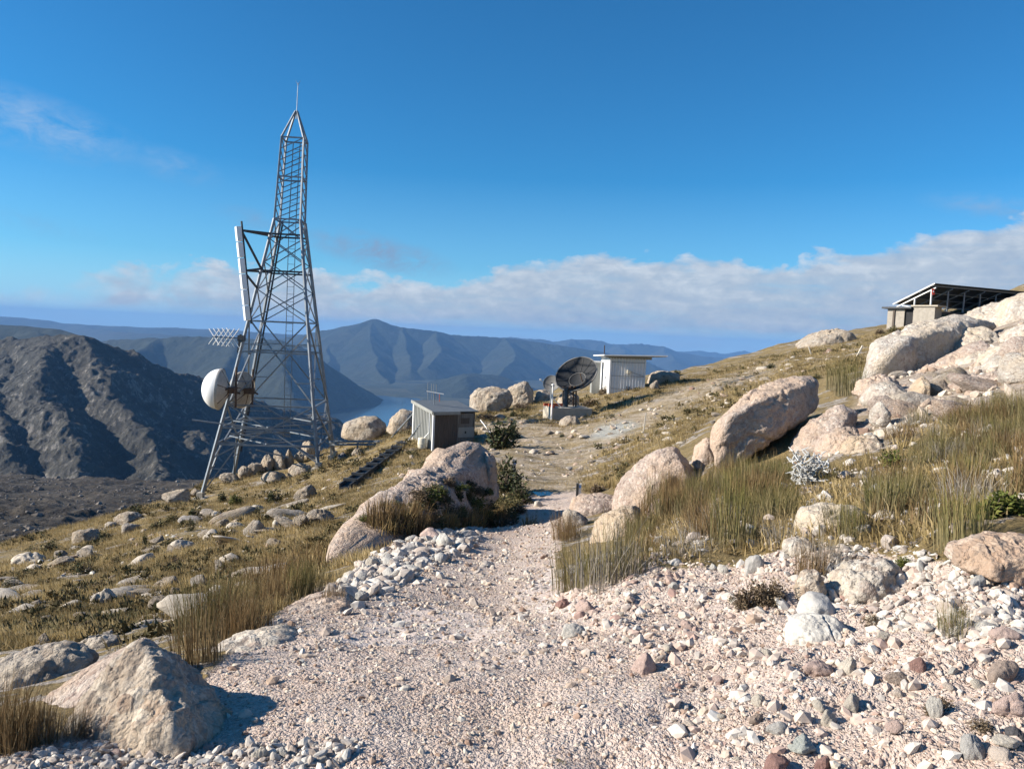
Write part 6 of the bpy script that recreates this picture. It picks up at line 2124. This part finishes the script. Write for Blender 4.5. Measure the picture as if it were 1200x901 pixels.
# ------------------------------------------------------------------ small grey shed
def small_shed():
    o = at(507, 529, 34.0)
    ph = R(30)
    root = empty('equipment_shed', (o[0], o[1], o[2]), ph)
    tag(root, 'small weathered grey shed with dark board front and sloping sheet roof', 'shed')
    W, L, H, HB = 2.12, 2.25, 1.72, 1.98
    SK = -0.6   # walls run into the slope
    V, Fs = corrugated(L, 1.0, 13, 0.035)
    # left wall: sheet whose head follows the roof
    VV = []
    for x, y, z in V:
        VV.append((y, L - x, SK + (z) * ((H + (HB - H) * (L - x) / L) - SK)))
    MB().add(VV, Fs).build('side_wall', MAT['greysheet'], root)
    for x, y in ((0.0, 0.0), (0.0, L)):
        MB().box((x - 0.01, y, (H + SK) / 2 + (0.12 if y else 0)), (0.09, 0.09, H - SK + (0.2 if y else 0))).build('corner_post', MAT['whitepaint'], root)
    b = MB()
    for i in range(9):
        b.box((0.10 + i * 0.125, 0.02, (H - 0.07 + SK) / 2), (0.118, 0.03, H - 0.07 - SK))
    d = b.build('door', MAT['darkwood'], root)
    MB().box((1.05, -0.005, 0.75), (0.03, 0.03, 0.16)).build('handle', MAT['darksteel'], d)
    b = MB()
    for i in range(7):
        b.box((1.24 + i * 0.125, 0.16, (H - 0.05 + SK) / 2), (0.12, 0.03, H - 0.05 - SK))
    b.build('front_wall', MAT['greywood'], root)
    MB().box((1.21, 0.09, (H - 0.06 + SK) / 2), (0.05, 0.14, H - 0.06 - SK)).build('jamb', MAT['greywood'], root)
    MB().box((1.64, 0.13, 0.80), (0.86, 0.03, 0.46)).build('panel', MAT['greysheet'], root)
    MB().box((1.64, 0.105, 0.80), (0.06, 0.03, 0.10)).build('latch', MAT['black'], root)
    MB().box((1.62, 0.135, 1.32), (0.42, 0.02, 0.26)).build('hatch', MAT['darkwood'], root)
    MB().box((W, L / 2 + 0.08, (H + SK) / 2 + 0.05), (0.04, L - 0.2, H - SK + 0.05)).build('end_wall', MAT['greywood'], root)
    MB().box((W / 2, L - 0.02, (HB + SK) / 2 - 0.04), (W - 0.1, 0.04, HB - SK - 0.1)).build('rear_wall', MAT['greywood'], root)
    # roof
    tl = math.atan2(HB - H, L)
    q = Matrix.Rotation(tl, 3, 'X')
    rf = MB().box((0.56, L / 2 + 0.0, (H + HB) / 2 + 0.04), (1.32, L + 0.24, 0.06), q).build('roof', MAT['roofsteel'], root)
    MB().box((1.70, L / 2 + 0.07, (H + HB) / 2 + 0.03), (1.05, L + 0.02, 0.045), q).build('roof_sheet', MAT['roofsteel'], root)
    MB().box((0.56, -0.14, H - 0.02), (1.34, 0.03, 0.12)).build('fascia', MAT['greysheet'], rf)
    MB().box((-0.12, L / 2, (H + HB) / 2 + 0.02), (0.03, L + 0.22, 0.14), q).build('barge_board', MAT['greysheet'], rf)
    # downpipe into the drum
    b = MB().tube((-0.07, 0.30, H - 0.02), (-0.07, 0.30, 0.80), 0.03, 0.03, 8)
    b.tube((-0.07, 0.30, 0.80), (-0.24, 0.42, 0.56), 0.03, 0.03, 8)
    b.build('downpipe', MAT['whitepaint'], root)
    rm = root.matrix_basis
    from_local = lambda x, y, z: Matrix.Translation(Vector((o[0], o[1], o[2]))) @ Matrix.Rotation(ph, 4, 'Z') @ Vector((x, y, z))
    c = from_local(-0.32, 0.45, 0.10)
    dr = empty('water_drum', tuple(c))
    tag(dr, 'cream plastic water drum on a dark shelf against the small shed', 'drum')
    I = Matrix.Identity(4)
    MB().lathe([(0.001, 0), (0.19, 0), (0.20, 0.02), (0.205, 0.17), (0.215, 0.18), (0.215, 0.22), (0.205, 0.23), (0.20, 0.42), (0.18, 0.46), (0.001, 0.46)], I, 24).build('barrel', MAT['plastic'], dr, smooth_=True)
    MB().lathe([(0.001, 0.475), (0.05, 0.475), (0.05, 0.455)], I, 12).build('cap', MAT['plastic'], dr)
    c2 = from_local(-0.38, 0.45, 0.0)
    sh = empty('shelf_stand', tuple(c2), ph)
    tag(sh, 'low dark shelf under the cream water drum', 'shelf')
    MB().box((0, 0, 0.07), (0.72, 0.5, 0.05)).build('shelf_board', MAT['darkwood'], sh)
    for s in (-1, 1):
        MB().box((0.28 * s, -0.18, -0.16), (0.07, 0.07, 0.40)).build('leg', MAT['darkwood'], sh)
    # aerial on the roof
    base = Vector(at(510, 471.5, 35.4))
    ae = empty('roof_aerial', tuple(base))
    tag(ae, 'aerial with four upright rods on a level boom above the small shed roof', 'aerial')
    px = lambda x, y: Vector(at(x, y, 35.4)) - base
    MB().tube(px(508.5, 474), px(508.5, 460), 0.022, 0.022, 8).build('mast', MAT['galv'], ae)
    MB().bar(px(500, 458.3), px(520, 461.8), 0.045).build('boom', MAT['whitepaint'], ae)
    for x, y in ((501.3, 458.6), (505.7, 459.4), (508.4, 459.9), (511.3, 460.4)):
        MB().tube(px(x, y + 10), px(x, y - 10) + Vector((0, 0, 0.0)), 0.014, 0.014, 6).build('rod', MAT['galv'], ae)
    MB().tube(px(515, 470.5), px(515, 461.5), 0.018, 0.018, 6).build('feed', MAT['redpaint'], ae)


small_shed()


# ------------------------------------------------------------------ white shed, dishes and plinth
def white_shed():
    o = at(714, 461.5, 48.0)
    ph = R(3.5)
    root = empty('white_shed', tuple(o), ph)
    tag(root, 'white ribbed metal shed with flat overhanging roof on the crest', 'shed')
    W, L, H = 2.2, 3.3, 2.25
    SK = -0.35
    V, Fs = corrugated(W, H - SK, 12, 0.06)
    MB().add([(x, y, z + SK) for x, y, z in V], Fs).build('front_wall', MAT['whitepaint'], root)
    MB().box((-0.012, L / 2, (H + SK) / 2), (0.05, L, H - SK)).build('side_wall', MAT['whitepaint'], root)
    MB().box((W, L / 2 + 0.03, (H + SK) / 2), (0.05, L - 0.02, H - SK)).build('end_wall', MAT['whitepaint'], root)
    MB().box((W / 2, L, (H + SK) / 2), (W - 0.1, 0.05, H - SK)).build('rear_wall', MAT['whitepaint'], root)
    MB().box((-0.02, -0.035, (H + SK) / 2), (0.10, 0.10, H - SK - 0.01)).build('corner_post', MAT['whitepaint'], root)
    q = Matrix.Rotation(R(-1.5), 3, 'Y') @ Matrix.Rotation(R(-2.0), 3, 'X')
    rf = MB().box((W / 2 + 0.33, L / 2 - 0.2, H + 0.14), (W + 1.75, L + 0.8, 0.07), q).build('roof', MAT['whitepaint'], root)
    MB().box((W / 2 + 0.1, -0.03, H + 0.04), (W + 0.5, 0.05, 0.15)).build('fascia', MAT['greysheet'], rf)
    MB().box((W / 2 + 0.33, L / 2 - 0.2, H + 0.085), (W + 1.6, L + 0.7, 0.04), q).build('soffit', MAT['greysheet'], rf)
    MB().box((-0.40, 0.25, H + 0.48), (0.05, 0.05, 0.55)).build('roof_pin', MAT['rust'], rf)
    MB().box((1.14, -0.10, 1.42), (0.24, 0.16, 0.22)).build('junction_box', MAT['plastic'], root, bevel=0.015)
    MB().tube((1.26, -0.06, 1.42), (2.1, -0.06, 1.18), 0.014, 0.014, 6).build('conduit', MAT['greysheet'], root)
    b = MB()
    for x in (1.05, 1.22):
        b.tube((x, -0.09, 0.18), (x, -0.09, 0.52), 0.03, 0.03, 8)
    b.box((1.13, -0.09, 0.30), (0.26, 0.05, 0.06))
    b.build('pipe', MAT['darksteel'], root)
    b = MB()
    for z in (0.35, 1.15, 2.0):
        b.box((W / 2, -0.07, z), (W - 0.12, 0.012, 0.03))
    b.build('screw_rail', MAT['greysheet'], root)
    d = MB().box((-0.045, 1.5, 0.92), (0.03, 0.85, 1.9)).build('door', MAT['whitepaint'], root, bevel=0.006)
    MB().box((-0.08, 1.18, 0.95), (0.05, 0.04, 0.14)).build('handle', MAT['darksteel'], d)
    MB().box((W / 2, L / 2, SK + 0.22), (W + 0.14, L + 0.12, 0.34)).build('footing', MAT['concrete'], root)
    # cabinet beside it
    c = at(697, 456, 50.5)
    cb = empty('grey_cabinet', tuple(c), ph)
    tag(cb, 'narrow grey cabinet with white cap left of the white shed', 'cabinet')
    MB().box((0, 0, 0.75), (0.55, 0.6, 2.0)).build('body', MAT['greysheet'], cb, bevel=0.01)
    MB().box((-0.0, 0, 1.80), (0.66, 0.72, 0.09)).build('lid', MAT['whitepaint'], cb)


white_shed()


def reflector(root, c, n, rad, depth, mat, rimmat, back=None):
    n = Vector(n).normalized()
    m = Matrix.Translation(Vector(c)) @ n.to_track_quat('Z', 'Y').to_matrix().to_4x4()
    prof = [(rad * t, -depth * (1 - t * t)) for t in np.linspace(0.001, 1, 12)]
    d = MB().lathe(prof + [(rad, -0.03)] + [(r * 1.0, h - 0.035) for r, h in prof[::-1]], m, 48).build('reflector', mat, root, smooth_=True)
    MB().lathe([(rad * 0.995, -0.05), (rad * 1.03, -0.04), (rad * 1.03, 0.02), (rad * 0.985, 0.015)], m, 48).build('rim', rimmat, d, smooth_=True)
    return m


def dishes():
    o = at(647, 491.5, 41.0)
    ph = R(14)
    pl = empty('concrete_plinth', tuple(o), ph)
    tag(pl, 'raw concrete plinth carrying the satellite dishes', 'plinth')
    MB().box((1.12, 0.9, 0.05), (2.25, 1.8, 1.15)).build('block', MAT['concrete'], pl, bevel=0.02)
    MB().box((0.35, 1.0, 0.70), (1.1, 0.10, 0.15)).build('beam', MAT['redpaint'], pl)
    MB().box((0.06, 0.45, 0.69), (0.10, 0.9, 0.13)).build('beam', MAT['redpaint'], pl)
    T = Matrix.Translation(Vector(o)) @ Matrix.Rotation(ph, 4, 'Z')
    top = 0.63
    # main dish and its trestle
    base = T @ Vector((1.25, 0.9, top))
    md = empty('satellite_dish', tuple(base), 0)
    tag(md, 'large dark satellite dish tilted skyward on a steel trestle', 'satellite dish')
    c = Vector(at(675, 438, 42.6)) - base
    m = reflector(md, c, (-0.41, -0.63, 0.65), 1.20, 0.36, MAT['mesh'], MAT['greydish'])
    b = MB()
    for i in range(12):
        t = i * math.pi / 6
        prof = [(1.20 * k, -0.36 * (1 - k * k)) for k in (0.05, 0.4, 0.7, 0.98)]
        pts = [m @ Vector((r * math.cos(t), r * math.sin(t), h + 0.012)) for r, h in prof]
        for u, v in zip(pts[:-1], pts[1:]):
            b.bar(u, v, 0.016)
    b.build('rib', MAT['darksteel'], md)
    hub = m @ Vector((0, 0, -0.42))
    P = lambda x, y, z: T @ Vector((x, y, z)) - base
    MB().bar(P(0.95, 0.75, top), P(0.98, 0.78, top + 1.02), 0.24, 0.16).build('post', MAT['darksteel'], md)
    for x, y in ((1.55, 0.75), (1.55, 1.2), (0.95, 1.2)):
        MB().bar(P(x, y, top), P(x * 0.98, y, top + 1.0), 0.07).build('leg', MAT['rust'], md)
    b = MB()
    b.bar(P(0.98, 0.75, top + 0.1), P(1.55, 0.75, top + 0.55), 0.04)
    b.bar(P(1.55, 0.76, top + 0.1), P(0.98, 0.76, top + 0.55), 0.04)
    b.bar(P(0.98, 0.75, top + 0.5), P(1.55, 0.75, top + 0.92), 0.04)
    b.bar(P(1.55, 0.76, top + 0.5), P(0.98, 0.76, top + 0.92), 0.04)
    b.bar(P(0.9, 0.75, top + 1.0), P(1.65, 0.75, top + 1.0), 0.09)
    b.bar(P(0.9, 1.2, top + 1.0), P(1.65, 1.2, top + 1.0), 0.09)
    b.bar(P(1.55, 0.7, top + 1.0), P(1.55, 1.25, top + 1.0), 0.09)
    b.bar(P(1.25, 1.0, top + 1.0), hub, 0.14)
    b.build('trestle_brace', MAT['rust'], md)
    # smaller dish in front
    base2 = T @ Vector((1.25, 0.55, top + 1.0))
    sd = empty('satellite_dish', tuple(base2))
    tag(sd, 'small black dish mounted low in front of the large dark dish', 'satellite dish')
    c2 = Vector(at(676.5, 444.5, 41.3)) - base2
    m2 = reflector(sd, c2, (-0.41, -0.60, 0.68), 0.46, 0.14, MAT['mesh'], MAT['greydish'])
    MB().bar(m2 @ Vector((0, 0, -0.2)), Vector((0.05, 0.1, 0.05)), 0.10).build('mount', MAT['rust'], sd)
    MB().tube(Vector(at(680, 438, 41.0)) - base2, Vector(at(684, 453, 41.2)) - base2, 0.03, 0.03, 6).build('feed_arm', MAT['rust'], sd)
    # grey dish on its own pole
    p = at(646, 449, 46.0)
    gz = g1(p[0], p[1])
    gd = empty('satellite_dish', (p[0], p[1], gz))
    tag(gd, 'small grey mesh dish on a pole left of the large dark one', 'satellite dish')
    m3 = reflector(gd, Vector((0, 0, p[2] - gz)), (-0.30, -0.85, 0.42), 0.50, 0.13, MAT['greydish'], MAT['galv'])
    MB().tube((0.05, 0.25, -0.1), (0.05, 0.25, p[2] - gz + 0.05), 0.06, 0.06, 8).build('pole', MAT['galv'], gd)
    MB().bar(m3 @ Vector((0, 0, -0.14)), Vector((0.05, 0.25, p[2] - gz)), 0.12).build('mount', MAT['darksteel'], gd)
    MB().tube(m3 @ Vector((-0.5, 0, 0)), m3 @ Vector((-0.62, 0.05, 0.34)), 0.02, 0.02, 6).build('feed_arm', MAT['whitepaint'], gd)
    MB().box(m3 @ Vector((-0.60, 0.05, 0.36)), (0.12, 0.10, 0.10)).build('feed', MAT['whitepaint'], gd)
    # white rail post
    b0 = T @ Vector((-0.06, -0.06, -0.1))
    rp = empty('rail_post', tuple(b0))
    tag(rp, 'white pipe post with slanting brace at the plinth corner', 'post')
    MB().tube((0, 0, -0.2), (0, 0, 1.95), 0.04, 0.04, 10).build('pipe', MAT['whitepaint'], rp)
    MB().lathe([(0.001, 2.02), (0.08, 2.0), (0.08, 1.93), (0.04, 1.9)], Matrix.Identity(4), 12).build('cap', MAT['whitepaint'], rp)
    MB().tube((0.03, 0.03, 1.25), (0.55, 0.25, 0.72), 0.025, 0.025, 8).build('brace', MAT['whitepaint'], rp)


dishes()


# ------------------------------------------------------------------ solar shelter and block hut
def solar_shelter():
    P1 = Vector(at(1096, 332.5, 70))
    d = Vector((0.92, 0.39, 0)).normalized()
    w = Vector((-0.39, 0.92, 0)).normalized()
    Wd, drop, L = 4.25, 1.75, 17.0
    root = empty('solar_shelter', (P1.x, P1.y, P1.z - 4))
    tag(root, 'steel framed shelter roofed with tilted solar panels on the right skyline', 'solar array')
    off = Vector((P1.x, P1.y, P1.z - 4))
    S = lambda l, k, z=0: P1 + d * l + w * (Wd * k) + Vector((0, 0, -drop * k + z)) - off
    nrow, ncol = 3, 10
    for i in range(ncol):
        for j in range(nrow):
            l0, l1 = L * i / ncol + 0.02, L * (i + 1) / ncol - 0.02
            k0, k1 = j / nrow + 0.004, (j + 1) / nrow - 0.004
            Q = [S(l0, k0), S(l1, k0), S(l1, k1), S(l0, k1)]
            up = Vector((0, 0, 0.05))
            b = MB().add(Q + [q + up for q in Q], [(0, 1, 2, 3), (7, 6, 5, 4), (0, 4, 5, 1), (1, 5, 6, 2), (2, 6, 7, 3), (3, 7, 4, 0)])
            o = b.build('solar_panel', MAT['solar'], root)
            Q2 = [S(l0 + .05, k0 + .012), S(l1 - .05, k0 + .012), S(l1 - .05, k1 - .012), S(l0 + .05, k1 - .012)]
            MB().add([q + up * 1.06 for q in Q2], [(0, 1, 2, 3)]).build('glass', MAT['cell'], o)
    for k in (0.06, 0.37, 0.65, 0.94):
        MB().bar(S(-0.05, k, -0.07), S(L, k, -0.07), 0.08).build('purlin', MAT['galv'], root)
    MB().bar(S(-0.08, -0.01, 0.0), S(-0.08, 1.01, 0.0), 0.07, 0.10).build('edge_rail', MAT['whitepaint'], root)
    ztop = P1.z - 3.0 - off.z     # level of the floor beam
    zb = -3.35
    for i in range(8):
        l = 0.25 + i * 2.15
        b = MB()
        b.bar(S(l, 0.02, -0.30), S(l, 0.98, -0.30), 0.10)
        b.build('rafter', MAT['galv'] if i else MAT['whitepaint'], root)
        for k in (0.12, 0.52, 0.93):
            t = S(l, k, -0.3)
            MB().bar(t, Vector((t.x, t.y, 1.0 + 0.55)), 0.10).build('post', MAT['galv'] if i else MAT['whitepaint'], root)
        if i == 0:
            a, c = S(l, 0.62, -1.35), S(l, 0.97, -0.4)
            MB().bar(Vector((S(l, 0.1).x, S(l, 0.1).y, 1.6)), S(l, 0.82, -0.45), 0.07).build('brace', MAT['whitepaint'], root)
    for k in (0.12, 0.93):
        a, c = S(0, k), S(L, k)
        a.z = c.z = 1.5
        MB().bar(a, c, 0.22).build('floor_beam', MAT['darksteel'], root)
        a2, c2 = a.copy(), c.copy()
        a2.z = c2.z = 1.95
        MB().bar(a2, c2, 0.06).build('rail', MAT['galv'], root)
    for i in (0, 2, 4, 6):
        for k in (0.12, 0.93):
            a = S(0.25 + i * 2.15 + 1.4, k)
            g = g1(a.x + off.x, a.y + off.y) - off.z
            MB().bar(Vector((a.x, a.y, 1.4)), Vector((a.x, a.y, min(g, 1.0) - 0.3)), 0.16).build('stilt', MAT['darksteel'], root)
    p = S(-0.02, 0.03, -0.66)
    MB().box(p, (0.22, 0.05, 0.55), Matrix.Rotation(R(-10), 3, 'Y')).build('sign', MAT['signred'], root)
    MB().box(p + Vector((0, -0.03, 0.02)), (0.10, 0.012, 0.16), Matrix.Rotation(R(-10), 3, 'Y')).build('sign_mark', MAT['whitepaint'], root)
    # block hut
    o = Vector(at(1094, 384, 66.5))
    ph = R(38)
    hut = empty('block_hut', tuple(o), ph)
    tag(hut, 'tan concrete block hut with flat roof slabs beneath the solar shelter', 'hut')
    # front pier: corner at the origin, lit face runs back to the left
    MB().box((0.65, 0.9, 0.7), (1.3, 1.8, 2.2)).build('wall', MAT['block'], hut)
    MB().box((0.65, 0.85, 1.86), (1.6, 2.25, 0.13)).build('roof', MAT['concrete'], hut)
    MB().box((0.75, 3.35, 0.6), (1.3, 1.5, 2.0)).build('wall', MAT['block'], hut)
    MB().box((0.75, 2.2, 0.7), (1.0, 0.8, 1.9)).build('doorway', MAT['black'], hut)
    MB().box((0.05, 3.5, 0.75), (0.12, 0.16, 1.6)).build('post', MAT['darkwood'], hut)
    MB().box((0.7, 3.2, 1.70), (1.9, 2.6, 0.16)).build('roof', MAT['darksteel'], hut)


solar_shelter()


# ------------------------------------------------------------------ stakes, markers, puddle
def stake(label, pa, pb, Y=None, r=0.03, name='stake', mat='stakewood'):
    p = hit(*pb)
    y = p[1]
    b = Vector(at(pb[0], pb[1], y)) - Vector((0, 0, 0.1))
    a = Vector(at(pa[0], pa[1], y))
    o = MB().bar(a - b, Vector((0, 0, 0)), r * 2, r * 1.4).build(name, MAT[mat], None, tuple(b))
    tag(o, label, 'stake')


stake('leaning white stake on the slope below the white shed', (757, 484), (754, 505))
stake('white stake leaning left on the skyline slope below the low whale backed boulder', (947.5, 406), (951.5, 416), r=0.05)
stake('white stake leaning right near the whale shaped slab', (1011, 405), (1003, 418), r=0.05)


def marker(label, px, ytop, ybot, w, mats):
    p = hit(px, ybot)
    m = p[1] / F
    h = (ybot - ytop) * m
    root = empty('marker_post', tuple(p))
    tag(root, label, 'marker post')
    W = w * m
    MB().box((-W * 0.27, 0, h / 2 - 0.05), (W * 0.46, 0.05, h + 0.1)).build('post', MAT[mats[0]], root)
    MB().box((W * 0.25, 0.01, h / 2 - 0.05), (W * 0.5, 0.04, h + 0.08)).build('plate', MAT[mats[1]], root)
    MB().box((W * 0.25, -0.016, h * 0.8), (W * 0.36, 0.008, h * 0.14)).build('reflector', MAT['blueband'], root)


marker('white and dark marker post beside the puddle on the track', 677.5, 566, 585, 6, ('darksteel', 'whitepaint'))
marker('thin grey marker post behind the dark bush', 602, 538, 558, 4, ('galv', 'greysheet'))

t = NT('puddle_water')
MAT['puddle'] = t.done((0.02, 0.022, 0.022), t.bump(t.noise(6, 3, 0.5), 0.004, 0.3), 0.04)
t.p.inputs['Specular IOR Level'].default_value = 0.6
c = hit(640, 579)
n = 60
ang = np.linspace(0, 2 * np.pi, n, endpoint=False)
rr = 1 + 0.25 * np.sin(2 * ang + 1) + 0.18 * np.sin(5 * ang) + 0.1 * np.sin(9 * ang + 2)
X = c[0] + 0.30 * rr * np.cos(ang)
Y = c[1] + 0.35 * rr * np.sin(ang)
zz = np.percentile(ground(X, Y), 60) + 0.01
V = [(c[0], c[1], zz)] + [(x, y, zz) for x, y in zip(X, Y)]
tag(link('puddle_water', npmesh('puddle_water', V, [(0, 1 + i, 1 + (i + 1) % n) for i in range(n)], [MAT['puddle']])), kind='structure')
